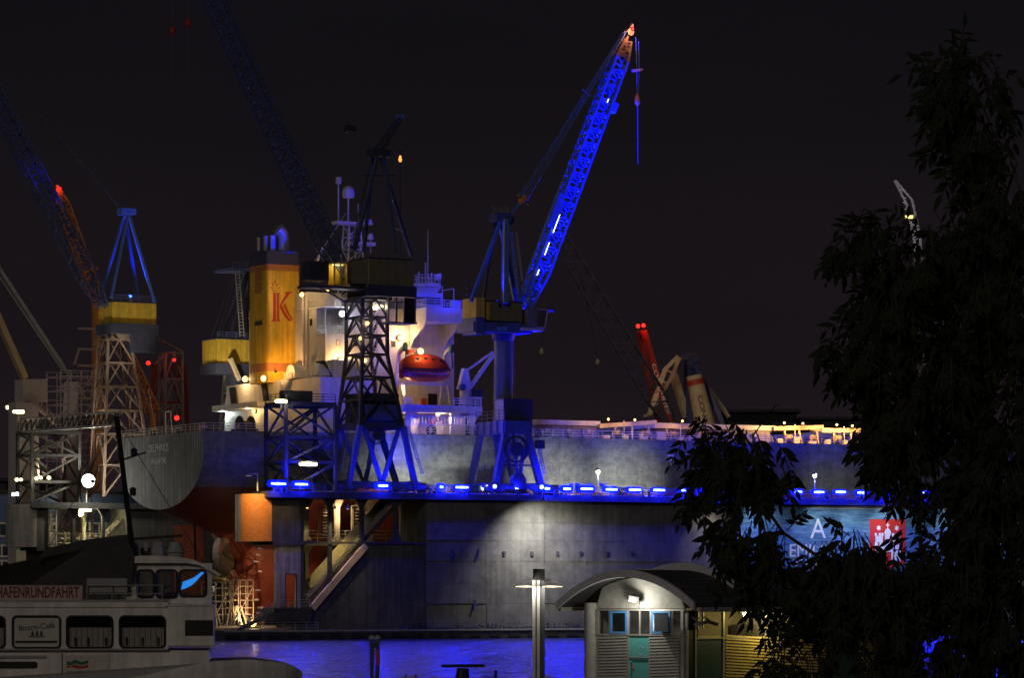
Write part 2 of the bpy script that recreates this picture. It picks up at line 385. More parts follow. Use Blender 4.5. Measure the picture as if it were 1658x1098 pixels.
# rows of rivet heads and brackets on the plating
for i, px in enumerate((816, 861, 902, 940, 982, 1022)):
    u, z = UZ(px, 897, 0); MB().dbox(u - .22, u + .22, -0.22, 0.02, z - .3, z + .3).build('bracket', 'dock_dark', dock)
for px, py in ((769, 980), (732, 897), (775, 897)):
    u, z = UZ(px, py, 0); MB().bar(P(u, -0.1, z + .6), P(u - .3, -0.3, z - .7), .25).build('fairlead', 'dock_dark', dock)
for px in (803, 908, 948):
    b = MB()
    for q in range(16):
        u, z = UZ(px, 815 + q * 12, 0); b.dbox(u - .06, u + .06, -0.1, 0.03, z - .07, z + .07)
    b.build('rivet_row', 'dock_plate', dock)
# upper box at the end of the wall and its rounded, orange painted end
def rounded_end(u_c, v0, v1, z0, z1, m_round, m_strip, parent):
    vc, r = (v0 + v1) / 2, (v1 - v0) / 2
    arc = [(u_c - r * math.cos(R(a)), vc + r * math.sin(R(a))) for a in range(-90, -14, 5)]
    b = MB(); n = len(arc)
    b.prism([P(u, v, z0) for u, v in arc] + [P(u_c, vc, z0)], ZD * (z1 - z0)); b.build('end_shell', m_round, parent, True)
    arc2 = [(u_c - r * math.cos(R(a)), vc + r * math.sin(R(a))) for a in range(-14, 91, 8)]
    MB().prism([P(u, v, z0) for u, v in arc2] + [P(u_c, vc, z0)], ZD * (z1 - z0)).build('end_plate', m_strip, parent, True)
uE = u4(440)
rounded_end(uE, 0.0, 7.0, z_open, DT - 0.35, 'orange_paint', 'dock_end', dock)
MB().dbox(uE + .01, u4(490), 0.0, 7.0, z_open, 18.05).build('end_box', 'dock_steel', dock)
MB().dbox(uE - 1.0, UEND, -0.65, 7.6, 18.06, DT).build('top_deck', 'dock_dark', dock)
# gallery: floor, posts with haunches, inner cream posts
MB().dbox(u4(442), u4(491), -0.1, 7.0, z_open - 0.5, z_open - 0.01).build('gallery_floor', 'dock_steel', dock); MB().dbox(u4(491) + .003, u4(690), 3.4, 7.0, z_open - 0.5, z_open - 0.01).build('gallery_floor', 'dock_steel', dock); MB().dbox(u4(491) + .003, u4(690), -0.1, .25, z_open - .3, z_open - .01).build('edge_beam', 'dock_dark', dock)
def gpost(px, v, ytop, ybot, wpx, m, zt=18.05):
    u = U(px, v); zb = Z(ybot, u, v); h = wpx / 11.8 / 2
    b = MB().dbox(u - h, u + h, v, v + 0.5, zb, zt)
    b.prism([P(u - h - .7, v + .02, zt), P(u + h + .7, v + .02, zt), P(u + h, v + .02, zt - 1.1), P(u - h, v + .02, zt - 1.1)], VD * .44)
    if ybot > 870 and ybot < 900: b.prism([P(u - h - .6, v + .02, zb), P(u + h + .6, v + .02, zb), P(u + h, v + .02, zb + 1), P(u - h, v + .02, zb + 1)], VD * .44)
    b.build('gallery_post', m, dock)
gpost(489, 0.0, 805, 979, 6, 'dock_dark'); gpost(535, 0.0, 805, 950, 6, 'dock_dark'); gpost(587, 0.0, 805, 886, 6, 'dock_dark'); gpost(642, 0.0, 805, 878, 7, 'dock_dark')
for px in (497, 547, 598): gpost(px, 6.4, 805, 879, 8, 'gallery_cream')
for px in (497, 547): gpost(px, 6.4, 880, 1000, 6, 'dock_dark', z_open - .5)
u0, z0 = UZ(648, 876, 6.0); u1, _ = UZ(690, 876, 6.0)
MB().dbox(u0, u1 + 1, 5.8, 6.4, z_open, 18.05).build('bulkhead', 'concrete_grey', dock)
# rectangular pipe loops and ladders of light cream steel inside the gallery
for px in (516, 569):
    b = MB(); pts = [Q(px, 862, 6.2), Q(px, 820, 6.2), Q(px + 11, 818, 6.2), Q(px + 11, 826, 6.2)]; b.path(pts, 0.09)
    pts = [Q(px + 2.5, 862, 6.2), Q(px + 2.5, 824, 6.2)]; b.path(pts, 0.06); b.build('pipe_loop', 'gallery_cream', dock)
    b = MB()
    for k in range(11):
        p = Q(px + 10, 815 + k * 5.2, 6.1); b.obox(p, UD * .32, VD * .06, ZD * .08)
    b.build('ladder', 'gallery_cream', dock)
railing(dock, [Q(492, 877, 6.0), Q(690, 878, 6.0)], 1.5, 2.2, 'galvanised', 0.04)
railing(dock, [Q(442, 877, 0.2), Q(489, 877, 0.2)], 0.05, 4, 'galvanised', 0.04)
# aft bulkhead with a doorway
b = MB()
ua, ud0, ud1, ub = u4(446), u4(463), u4(479), u4(487)
zb_, zd = Z(985, ua, 0), Z(931, ua, 0)
b.dbox(ua, ud0, 0, .5, zb_, z_open - .5); b.dbox(ud1, ub, 0, .5, zb_, z_open - .5); b.dbox(ud0, ud1, 0, .5, zd, z_open - .5)
b.build('aft_bulkhead', 'concrete_grey', dock)
b = MB()
for a, c, e_, f_ in ((ud0 - .12, ud0, zb_, zd), (ud1, ud1 + .12, zb_, zd), (ud0 - .12, ud1 + .12, zd, zd + .14)): b.dbox(a, c, -.08, -.003, e_, f_)
b.build('door_frame', 'dock_dark', dock)
MB().dbox(ua - .5, ub + 1.2, -.8, 3, Z(1003, ua, 0) - .3, zb_ - .01).build('landing', 'dock_dark', dock)
# the long gallery stair: stringers, steps, side plate, railing
st = part('stair', dock)
a0, a1 = Q(497, 977, 0.4), Q(655, 803, 0.4)
for dv in (0.0, 2.4):
    bar('stringer', a0 + VD * dv, a1 + VD * dv, .16, 'gallery_cream' if dv else 'dock_dark', st, .5)
for k in range(44):
    p = lerp(a0, a1, (k + .5) / 44) + VD * 1.2
    box_part('step', p, UD * .42, VD * 2.2, ZD * .07, 'galvanised', st)
MB().prism([a0 + VD * 2.55, a1 + VD * 2.55, a1 + VD * 2.55 + ZD * 2.0, a0 + VD * 2.55 + ZD * 2.0], VD * .1).build('side_plate', 'gallery_cream', st)
railing(st, [a0 + VD * 0.0 + ZD * .2, a1 + ZD * .2], 1.1, 2.0, 'galvanised', .035)
bar('stringer', Q(505, 986, 0.02), Q(592, 884, 0.02), .5, 'beige_paint', st, .9)
# short stair from the landing down to the pontoon
s2 = part('lower_stair', dock)
b0, b1 = P(ua - 5.5, -.4, 0.1), P(ua + 1.0, -.4, zb_)
for dv in (0, 1.0): bar('stringer', b0 + VD * dv, b1 + VD * dv, .12, 'dock_steel', s2, .35)
for k in range(12): box_part('step', lerp(b0, b1, (k + .5) / 12) + VD * .5, UD * .4, VD * 1.0, ZD * .06, 'galvanised', s2)
railing(s2, [b0 + ZD * .2, b1 + ZD * .2], 1.1, 1.6, 'galvanised', .04)
railing(dock, [P(ua, -.7, zb_), P(ub + 1, -.7, zb_)], 1.1, 1.4, 'galvanised', .04)
railing(dock, [P(-3.8, -1.3, 0.0), P(ub + 2, -1.3, 0.0)], 1.1, 1.8, 'galvanised', .035)
# rail along the top edge, both sides of the deck
railing(dock, [P(uE, -.55, DT), P(UEND, -.55, DT)], 1.15, 2.0, 'dock_steel', .035)
railing(dock, [P(u4(690), 7.4, DT), P(UEND, 7.4, DT)], 1.15, 2.4, 'dock_steel', .035)
for v in (1.1, 6.0): MB().dbox(uE + 2, UEND, v - .12, v + .12, DT + .003, DT + .2).build('crane_rail', 'galvanised', dock)
# fender strip along the waterline
fe = part('fender_strip', dock)
for k in range(60):
    u = -3 + k * 3.1; box_part('fender', P(u, -1.83, -.75), UD * 1.9, VD * .2, ZD * .5, 'rubber', fe)
# far wall, seen at its rounded end
F0, F1 = 72.0, 79.0
uF = U(46, 75.5)
zo2 = Z(886, uF, F0)
rounded_end(uF, F0, F1, zo2, DT - .3, 'dock_end', 'dock_end', dock)
MB().dbox(uF - 1, UEND, F0 - .6, F1 + .6, 18.0, DT).build('top_deck', 'dock_dark', dock)
MB().dbox(uF, U(78, F0), F0, F1, zo2, 18.0).build('end_box', 'dock_steel', dock)
MB().dbox(U(205, F0), UEND, F0, F1, 0, 18.0).build('wall', 'dock_steel', dock)
MB().dbox(uF, U(205, F0), F0, F1, zo2 - .6, zo2 - .01).build('gallery_floor', 'dock_steel', dock)
for px in (120, 168): gpost(px, F0, 815, 890, 6, 'dock_dark', 18.0)
gpost(137, F0 + 5, 815, 890, 5, 'gallery_cream', 18.0)
for px in (28,):
    u = U(px + 6, F0); MB().dbox(u - .8, u + .8, F0, F0 + 1.2, 0, zo2 - .6).build('gallery_post', 'gallery_cream', dock)
MB().dbox(U(45, F0), U(205, F0), F0 + 3, F0 + 4, 0, zo2 - .6).build('wall_foot', 'dock_steel', dock)
railing(dock, [P(U(82, F0), F0 + 6, zo2), P(U(200, F0), F0 + 6, zo2)], 2.2, 2.4, 'gallery_cream', .05)
b = MB()
for k in range(6):
    y = 832 + k * 9; b.bar(Q(82, y, F0 - .2), Q(91, y, F0 - .2), .14)
b.bar(Q(82, 828, F0 - .2), Q(82, 884, F0 - .2), .16); b.bar(Q(91, 828, F0 - .2), Q(91, 884, F0 - .2), .22); b.build('ladder', 'gallery_cream', dock)
sf = part('stair', dock)
c0, c1 = Q(168, 876, F0 + 1), Q(200, 842, F0 + 1)
for dv in (0, 2): bar('stringer', c0 + VD * dv, c1 + VD * dv, .2, 'gallery_cream', sf, .5)
for k in range(8): box_part('step', lerp(c0, c1, (k + .5) / 8) + VD, UD * .4, VD * 1.9, ZD * .08, 'galvanised', sf)
# small fittings all along the near deck edge
for k, px in enumerate((463, 520, 690, 716, 852, 905, 1012, 1128, 1240, 1307, 1344)):
    u = U(px, 1.5); MB().dbox(u - .5, u + .5, 2.4, 3.3, DT, DT + .6 + .5 * (k % 3)).build('deck_locker', 'dock_dark', dock)
for k, px in enumerate((448, 700, 903, 1045, 1190)):
    u = U(px, 0.4); b = MB()
    for du in (-.5, .5): b.lathe(P(u + du, 0.15, DT), [(.22, 0), (.2, .55), (.3, .6), (.3, .75)], 10)
    b.build('bollard', 'dock_dark', dock)
# ---- banner hung on the wall: sea picture, letters, crest
m = bpy.data.materials.new('sea_print'); m.use_nodes = True; t = m.node_tree; bb = t.nodes['Principled BSDF']; bb.inputs['Roughness'].default_value = 0.7
g = t.nodes.new('ShaderNodeNewGeometry'); mpn = t.nodes.new('ShaderNodeMapping'); mpn.inputs['Scale'].default_value = (0.35, 0.35, 2.6)
n1 = t.nodes.new('ShaderNodeTexNoise'); n1.inputs['Scale'].default_value = 1.0; n1.inputs['Detail'].default_value = 8; n1.inputs['Roughness'].default_value = 0.7
cr = t.nodes.new('ShaderNodeValToRGB'); cr.color_ramp.elements[0].position = .33; cr.color_ramp.elements[1].position = .68
cr.color_ramp.elements[0].color = (.015, .06, .16, 1); cr.color_ramp.elements[1].color = (.16, .34, .55, 1)
t.links.new(g.outputs['Position'], mpn.inputs[0]); t.links.new(mpn.outputs[0], n1.inputs['Vector']); t.links.new(n1.outputs['Fac'], cr.inputs[0]); t.links.new(cr.outputs[0], bb.inputs['Base Color']); MATS['sea_print'] = m
mat('crest_red', (.62, .03, .03), .7, 0, 0); mat('print_white', (.78, .78, .76), .7, 0, 0)
vb = -.10
bu0, bz1 = UZ(1195, 822, vb); bu1, _ = UZ(1668, 824, vb); bz0 = Z(932, bu0, vb) - .15
ban = thing('wall_banner', P((bu0 + bu1) / 2, vb, bz0), 'wide blue banner with sea picture, white letters and red castle crest on dock wall', 'banner')
MB().dbox(bu0, bu1, vb, vb + .06, bz0, bz1).build('sheet', 'sea_print', ban)
b = MB()
for zz in (bz0 - .08, bz1 + .003): b.dbox(bu0 - .08, bu1, vb - .03, vb + .03, zz, zz + .08)
b.dbox(bu0 - .083, bu0 - .003, vb - .03, vb + .03, bz0, bz1); b.build('edge_strip', 'galvanised', ban)
def btext(s, px, py, hpx, align='LEFT'):
    u, z = UZ(px, py, vb); text(s, P(u, vb - .02, z), UD, ZD, hpx / 10.6 / .70, 'print_white', ban, align=align, ext=.008)
btext('A', 1312, 858, 31); btext('EMIU', 1277, 893, 20); btext('DER T', 1287, 916, 18)
def crest(px0, px1, py0, py1):
    u0_, z1_ = UZ(px0, py0, vb); u1_, _ = UZ(px1, py0, vb); _, z0_ = UZ(px0, py1, vb)
    W, H = u1_ - u0_, z1_ - z0_
    def pt(x, y, d=.03): return P(u0_ + x * W, vb - d, z0_ + y * H)
    MB().prism([pt(0, 0.12), pt(0.2, .04), pt(.5, 0), pt(.8, .04), pt(1, .12), pt(1, 1), pt(0, 1)], VD * .02).build('crest_shield', 'crest_red', ban)
    c = MB()
    def rc(x0, y0, x1, y1): c.prism([pt(x0, y0, .05), pt(x1, y0, .05), pt(x1, y1, .05), pt(x0, y1, .05)], VD * .015)
    rc(.14, .14, .40, .46); rc(.60, .14, .86, .46); rc(.401, .34, .599, .46)
    for x in (.14, .27, .60, .73): rc(x, .463, x + .09, .53)
    rc(.16, .533, .36, .66); rc(.64, .533, .84, .66)
    for x in (.14, .25, .32, .62, .73, .80): rc(x, .663, x + .06, .72)
    rc(.42, .463, .58, .70)
    c.prism([pt(.40, .703, .05), pt(.60, .703, .05), pt(.57, .78, .05), pt(.5, .83, .05), pt(.43, .78, .05)], VD * .015)
    rc(.487, .833, .513, .93); rc(.455, .87, .484, .895); rc(.516, .87, .545, .895)
    for cx_ in (.25, .75):
        star = []
        for i in range(12):
            r_ = .075 if i % 2 == 0 else .035; star.append(pt(cx_ + r_ * math.sin(i * math.pi / 6), .82 + r_ * math.cos(i * math.pi / 6) * W / H, .05))
        c.prism(star, VD * .015)
    c.build('crest_castle', 'print_white', ban)
crest(1408, 1466, 841, 921)

# ---- lamps of the dock
def tube_light(pos, L, label, group='blue tube lights along the dock edge', core='glow_blue_core', edge='glow_blue_edge', colr=BLUE, power=5600, along=UD, name='blue_tube_light', out=None, stand=1.0):
    pos = Vector(pos); out = -VD if out is None else out; along = Vector(along).normalized()
    t = thing(name, pos - ZD * stand, label, 'lamp', group)
    MB().bar(pos - ZD * stand, pos - ZD * .1, .1).build('post', 'dock_dark', t)
    MB().tube(pos - along * L / 2 + out * .12, pos + along * L / 2 + out * .12, .13, .13, 10).build('tube', core, t, True)
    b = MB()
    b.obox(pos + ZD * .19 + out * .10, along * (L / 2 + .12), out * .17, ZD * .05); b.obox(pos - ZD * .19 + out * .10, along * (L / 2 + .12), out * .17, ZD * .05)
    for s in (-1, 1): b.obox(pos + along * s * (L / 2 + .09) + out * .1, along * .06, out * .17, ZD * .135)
    b.build('diffuser_rim', edge, t)  # self-lit rim, adds the coloured glow beside the tube
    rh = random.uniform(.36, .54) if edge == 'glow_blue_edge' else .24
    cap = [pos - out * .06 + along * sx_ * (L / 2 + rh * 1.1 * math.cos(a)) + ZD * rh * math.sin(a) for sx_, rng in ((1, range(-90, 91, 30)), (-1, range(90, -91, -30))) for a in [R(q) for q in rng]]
    MB().prism(cap, -out * .05).build('reflector', edge, t)  # glowing panel that stands in for the halo round the lamp
    MB().obox(pos - out * .16, along * (L / 2 + .12), out * .03, ZD * .24).build('housing', 'dock_dark', t)
    if power: light(t, pos + out * .45, colr, power, .25)
    return t
lamps = [(450, 783.5, 2.2), (487, 784.5, 1.9), (619, 787, 1.5), (747, 789.5, 2.0), (714, 789, .5), (885, 791.5, .8), (917, 792, 1.2), (949, 792, 2.0), (989, 793, 1.9), (1027, 793.5, 2.0), (1066, 794, 1.9), (1107, 794.5, 1.0),
         (1141, 795, 1.0), (1178, 795.5, .6), (1214, 796, 1.0), (1249, 796, 1.5), (1291, 796.5, 1.4), (1325, 797, 1.8), (1360, 797, 1.8), (1395, 798, 1.8), (1431, 798.5, 1.6), (1466, 799, 1.2), (1496, 799, 1.2), (1529, 799.5, 1.7), (1562, 800, 1.4), (1596, 800, 1.4), (1630, 800.5, 1.4)]
ordn = ['first', 'second', 'third', 'fourth', 'fifth', 'sixth', 'seventh', 'eighth', 'ninth', 'tenth', 'eleventh', 'twelfth', 'thirteenth', 'fourteenth', 'fifteenth', 'sixteenth', 'seventeenth', 'eighteenth', 'nineteenth', 'twentieth', 'twenty-first', 'twenty-second']
names = ['wide blue tube light under the access tower, first on the dock edge', 'blue tube light under the access tower, nearer the dark crane', 'single blue tube light below the portal of the dark crane', 'blue tube light at the foot of the blue crane', 'short blue light just before the blue crane']
for i, (px, py, L) in enumerate(lamps):
    lab = names[i] if i < 5 else 'blue tube light on the dock edge, %s past the blue crane' % ordn[i - 5]
    tube_light(Q(px, py, -.35), L, lab)
for k, (px, py) in enumerate(((801, 788), (837, 790), (877, 789))):
    bulkhead_lamp(Q(px, py, -.4), .26, 'glow_blue_core', BLUE, 400, 'small round blue lamp under the blue crane, %s of three' % ordn[k], 'round blue lamps under the crane')
# wall floodlights over plating and banner
def flood(pos, target, power, colr, cone, label, group, glow='glow_white', size=.35, name='floodlight', blend=.7, lens_out=.16):
    pos = Vector(pos); n = (Vector(target) - pos).normalized(); t = thing(name, pos, label, 'floodlight', group)
    x = n.cross(ZD).normalized(); y = x.cross(n)
    MB().hexa([pos - n * .35 + (x * a + y * c_) * size * .5 for a, c_ in ((-1, -1), (1, -1), (1, 1), (-1, 1))], [pos + n * .1 + (x * a + y * c_) * size for a, c_ in ((-1, -1), (1, -1), (1, 1), (-1, 1))]).build('housing', 'dock_dark', t)
    MB().obox(pos + n * .115, x * size * .85, y * size * .85, n * .012).build('lens', glow, t)
    MB().bar(pos - n * .35, pos - n * .35 + ZD * .6, .08).build('bracket', 'dock_dark', t)
    light(t, pos + n * lens_out, colr, power, .1, target, cone, blend); return t
flood(Q(880, 809, -6.2), Q(885, 950, 0.0), 15000, (1, .96, .86), 132, 'wall floodlight shining down the dock plating behind the quay lamp post', 'wall floodlights under the deck edge', 'glow_soft_yellow', .28, blend=1.0)
for k, px in enumerate((1240, 1340, 1395, 1450, 1560, 1640)):
    flood(Q(px, 806, -5.0), Q(px, 905, 0.0), 1700, (.86, .95, 1), 110, 'banner floodlight under the deck edge, %s along the blue banner' % ordn[k], 'wall floodlights under the deck edge', 'glow_soft_yellow', .28)
flood(Q(1160, 808, -4.0), Q(1165, 935, 0.0), 1500, (1, .93, .8), 100, 'wall floodlight just before the blue banner', 'wall floodlights under the deck edge', 'glow_soft_yellow', .28)
# floodlights on the deck that light the ship's side
for k, (px, pw) in enumerate(((690, 2600), (735, 3000), (800, 2200), (937, 4200), (1066, 4200), (1000, 1400), (1400, 500))):
    u = U(px, 4.2); flood(P(u, 4.0, DT + .9), P(u, 13, 21.5), pw, (.95, .97, .88), 84, 'low deck floodlight turned to the ship side, %s from the stern' % ordn[k], 'floodlights turned to the hull', 'glow_white', .3)
# lamp posts on the wall
def deck_lamp(px, ytop, ybot, v, label, arm=None, glow='glow_yellowish', power=500, colr=(1, .9, .55)):
    u = U(px, v); zb = Z(ybot, u, v); zt = Z(ytop, u, v); t = thing('deck_lamp_post', P(u, v, zb), label, 'lamp post', 'lamp posts on the dock wall')
    MB().tube(P(u, v, zb), P(u, v, zt), .11, .08, 8).build('pole', 'galvanised', t, True)
    p = P(u, v, zt)
    if arm:
        q = p - UD * arm; MB().tube(p, q, .07, .07, 8).build('arm', 'galvanised', t); MB().obox(q - ZD * .12, UD * .5, VD * .2, ZD * .12).build('head', 'dock_dark', t); MB().obox(q - ZD * .25, UD * .35, VD * .15, ZD * .03).build('lens', 'glow_window', t)
        light(t, q + ZD * .2 - VD * 3.6 - UD * 1.5, (1, .66, .32), power, .1, p - ZD * 5.5 + UD * .3, 75, .6)
    else:
        MB().lathe(p, [(.2, 0), (.3, .25), (.3, .5)], 10).build('globe', glow, t, True); MB().lathe(p + ZD * .5, [(.42, 0), (.36, .2), (.05, .4)], 10).build('cap', 'dock_dark', t)
        light(t, p + ZD * .25 - VD * .6, colr, power, .1)
deck_lamp(417, 768, 795, 1.0, 'short lamp post with arm on the orange end of the dock wall', 1.3, power=3200)
deck_lamp(968, 768, 796, 1.2, 'black deck lamp post in front of the brightly lit hull patch')
deck_lamp(1319, 774, 800, 1.2, 'black deck lamp post between the tree sprays', power=350)

# ---- access tower of steel posts on the wall end (one on each wall)
def access_tower(px_far, px_c, px_r, ytop, y2, y3, ybot, v0, v1, label, dz, m='crane_dark', cabin=True):
    uc_, ur = U(px_c, v0), U(px_r, v0); zt = Z(ytop, uc_, v0); z2 = Z(y2, uc_, v0); z3 = Z(y3, uc_, v0)
    t = thing('access_tower', P((uc_ + ur) / 2, (v0 + v1) / 2, dz), label, 'tower', 'access towers on the dock ends')
    cs = [(uc_, v0), (ur, v0), (ur, v1), (uc_, v1)]
    for u, v in cs: bar('post', P(u, v, dz), P(u, v, zt), .45, m, t)
    for zz, hh in ((zt, .55), (z2, .42), (z3, .42)):
        for i in range(4):
            a, c_ = cs[i], cs[(i + 1) % 4]; bar('beam', P(*a, zz), P(*c_, zz), .36, m, t, hh)
    lv = [dz, z3, z2, zt]
    for k in range(3):
        for i in range(4):
            a, c_ = cs[i], cs[(i + 1) % 4]
            if i % 2 == 0:
                if k < 2: bar('brace', P(*a, lv[k]), P(*c_, lv[k + 1]), .28, m, t)
                else:
                    bar('brace', P(*a, lv[k]), P(*c_, lv[k + 1]), .28, m, t); bar('brace', P(*c_, lv[k]), P(*a, lv[k + 1]), .28, m, t)
            else: bar('brace', P(*a, lv[k]), P(*c_, lv[k + 1]), .26, m, t); 
    for k in range(3):                      # flights of steps inside
        s_ = part('stair', t); a = P(uc_ + 1, (v0 + v1) / 2, lv[k]); c_ = P(ur - 1.2, (v0 + v1) / 2, lv[k + 1])
        if k % 2: a, c_ = P(ur - 1.2, (v0 + v1) / 2, lv[k]), P(uc_ + 1, (v0 + v1) / 2, lv[k + 1])
        for dv in (-.45, .45): bar('stringer', a + VD * dv, c_ + VD * dv, .1, 'dock_steel', s_, .25)
        for q in range(12): box_part('step', lerp(a, c_, (q + .5) / 12), UD * .3, VD * .85, ZD * .05, 'galvanised', s_)
    MB().dbox(uc_ - .2, ur + .2, v0 - .2, v1 + .2, zt + .28, zt + .36).build('platform', m, t)
    railing(t, [P(uc_, v0, zt + .36), P(ur, v0, zt + .36)], 1.1, 1.8, m, .04); railing(t, [P(uc_, v0, zt + .36), P(uc_, v1, zt + .36)], 1.1, 1.8, m, .04)
    if cabin: MB().dbox(uc_ + .4, uc_ + (ur - uc_) * .6, v0 + 1, v0 + 3, zt + .37, zt + 1.9).build('cabinet', 'crane_dark', t)
    return t
access_tower(432, 463, 543, 654, 707, 748, 790, .5, 6.9, 'dark steel access tower with stair flights beside the dark lattice crane', DT)
access_tower(20, 52, 128, 700, 737, 780, 812, F0 + .5, F1 - .4, 'steel access tower on the far dock end beside the white clad crane', DT, 'dock_dark', False)
def fluor(px, py, v, L, label, power, stand=1.2, glow='glow_yellowish', colr=YEL):
    return tube_light(Q(px, py, v), L, label, 'yellowish strip lamps', glow, glow, colr, power, UD, 'strip_lamp', -VD, stand)
fluor(455, 650, .4, 1.3, 'strip lamp on top of the dark access tower', 500)
fluor(499, 752, .2, 2.2, 'strip lamp hanging low inside the dark access tower', 500, .3)
fluor(30, 667, F0 - 1, 1.4, 'strip lamp on the white clad crane pillar', 450, 4)
fluor(136, 826, F0 + 3, 2.0, 'strip lamp under the far dock gallery roof', 1600, .2)
bulkhead_lamp(Q(131, 833, F0 + 2.5), .38, 'glow_yellowish', YEL, 700, 'round lamp just below the far gallery strip lamp', 'round yellow lamps by the far dock')
for k, (px, py) in enumerate(((27, 777), (34, 777), (59, 775), (66, 774), (79, 774))):
    bulkhead_lamp(Q(px, py, F0 + .2), .28 - .04 * (k % 2), 'glow_yellowish', YEL, 60, 'small yellow lamp at the foot of the far access tower, %s of five' % ordn[k], 'small yellow lamps on the far tower')
# very bright yard floodlight on a pole
u, z = UZ(140, 777, F0 - .5)
t = thing('yard_floodlight', P(u, F0 - .5, DT), 'dazzling white floodlight on a short pole before the grey ship stern', 'floodlight')
MB().tube(P(u, F0 - .5, DT), P(u, F0 - .5, z - .5), .14, .1, 8).build('pole', 'galvanised', t)
MB().lathe(P(u, F0 - .9, z - .2), [(.9, .0), (1.12, .2), (1.12, .3)], 16, -VD).build('reflector', 'galvanised', t, True)
MB().lathe(P(u, F0 - 1.15, z - .2), [(1.05, .0), (1.0, .3), (.6, .5), (.02, .58)], 16, -VD).build('lens', 'glow_white', t, True)
MB().obox(P(u, F0 - .5, z - 1.0), UD * .5, VD * .25, ZD * .2).build('ballast_box', 'galvanised', t)
light(t, P(u, F0 - 2.2, z), (1, .95, .72), 4200, .4)
# ================================================================== CRANES
def quad(c, d, hw, hh):                      # four corners round c, square to d; width runs across the dock (v)
    n = VD.cross(d).normalized()
    return [c - VD * hw - n * hh, c - VD * hw + n * hh, c + VD * hw + n * hh, c + VD * hw - n * hh]
def boom(parent, foot, tip, hw, hh, n, m, cw=.22, bw=.12, head_m=None, name='boom', taper=.12, cross=False):
    d = (tip - foot).normalized(); L = (tip - foot).length
    k0, k1 = foot + d * L * taper, foot + d * L * .90
    q0 = quad(foot, d, hw, hh * .25); q1 = quad(k0, d, hw, hh); q2 = quad(k1, d, hw * .9, hh * .9); q3 = quad(tip - d * L * .03, d, hw * .55, hh * .45)
    n0 = max(2, round(n * taper)); n2 = max(2, round(n * .1))
    truss(name, q0, q1, n0, cw, bw, m, parent)
    truss(name, q1, q2, n - n0 - n2, cw, bw, m, parent, cross=cross)
    truss(name + '_head', q2, q3, n2, cw, bw, head_m or m, parent)
    hp = part('head_sheaves', parent)
    for s in (-.35, .35):
        MB().lathe(tip + VD * s - VD * .1, [(.55, 0), (.55, .04), (.42, .1), (.55, .16), (.55, .2)], 14, VD).build('sheave', head_m or m, hp)
    MB().bar(tip - d * L * .035 , tip + d * 1.4, .35).build('head_spike', head_m or m, parent)
    return d
def ropes(parent, pairs, r=.05, name='rope', m='rope'):
    for a, c in pairs: bar(name, a, c, r * 2, m, parent, None, 'round')
def portal(parent, tops, feet, zt, m, leg=.7, zs=None):
    for a, c in zip(tops, feet): bar('leg', a, c, leg, m, parent)
    f = feet
    for i, j in ((0, 1), (3, 2)):
        bar('sill_beam', f[i] + ZD * .6 - UD * .8, f[j] + ZD * .6 + UD * .8, .6, m, parent, .8)
    for i, j in ((0, 3), (1, 2)): bar('tie', f[i] + ZD * 1.0, f[j] + ZD * 1.0, .35, m, parent)
    for p in f:                              # bogies with wheels on the rail
        bg_ = part('bogie', parent)
        MB().obox(p + ZD * .25, UD * 1.5, VD * .28, ZD * .3).build('bogie_frame', m, bg_)
        for s in (-1.1, -.4, .4, 1.1): MB().lathe(Vector((p.x, p.y, DT + .22 + .34)) + UD * s - VD * .18, [(.34, 0), (.34, .3), (.28, .36)], 12, VD).build('wheel', 'dock_dark', bg_)
def reel(parent, c, r, m):
    """cable reel: rim, hub, spokes"""
    rl = part('cable_reel', parent); n = 24
    for dv in (-.25, .25):
        b = MB(); ring = lambda rr: [c + VD * dv + (UD * math.cos(2 * math.pi * i / n) + ZD * math.sin(2 * math.pi * i / n)) * rr for i in range(n)]
        b.loft([ring(r), ring(r * .88), [p + VD * .06 for p in ring(r * .88)], [p + VD * .06 for p in ring(r)], ring(r)], True, False); b.build('rim', m, rl)
    MB().lathe(c - VD * .35, [(r * .55, 0), (r * .55, .7)], 16, VD).build('drum', m, rl)
    for k in range(12):
        a = 2 * math.pi * k / 12; bar('spoke', c - VD * .28, c - VD * .28 + (UD * math.cos(a) + ZD * math.sin(a)) * r * .9, .07, m, rl)
def ladder(parent, a, c, side, wdt=.45, step=.35, m='galvanised', r=.035):
    b = MB(); s = Vector(side).normalized() * wdt / 2; b.bar(a - s, c - s, r * 2); b.bar(a + s, c + s, r * 2)
    n = int((c - a).length / step)
    for k in range(n): p = lerp(a, c, (k + .5) / n); b.bar(p - s, p + s, r * 1.6)
    b.build('ladder', m, parent)
def house(parent, u0, u1, v0, v1, zb, zt, m, skirt=None, ms='crane_dark', name='machinery_house'):
    hb = MB().dbox(u0, u1, v0, v1, zb, zt).build(name, m, parent)
    b = MB(); k = int((u1 - u0) / 1.2)
    for i in range(1, k): u = lerp(u0, u1, i / k); b.dbox(u - .04, u + .04, v0 - .05, v0 - .002, zb + .1, zt - .1)
    b.build('seam', m, hb)
    MB().dbox(u0 - .1, u1 + .1, v0 - .1, v1 + .1, zt + .002, zt + .14).build('roof', ms, hb)
    if skirt: MB().dbox(u0 - .3, u1 + .3, v0 - .3, v1 + .3, skirt, zb - .003).build('slewing_platform', ms, parent)

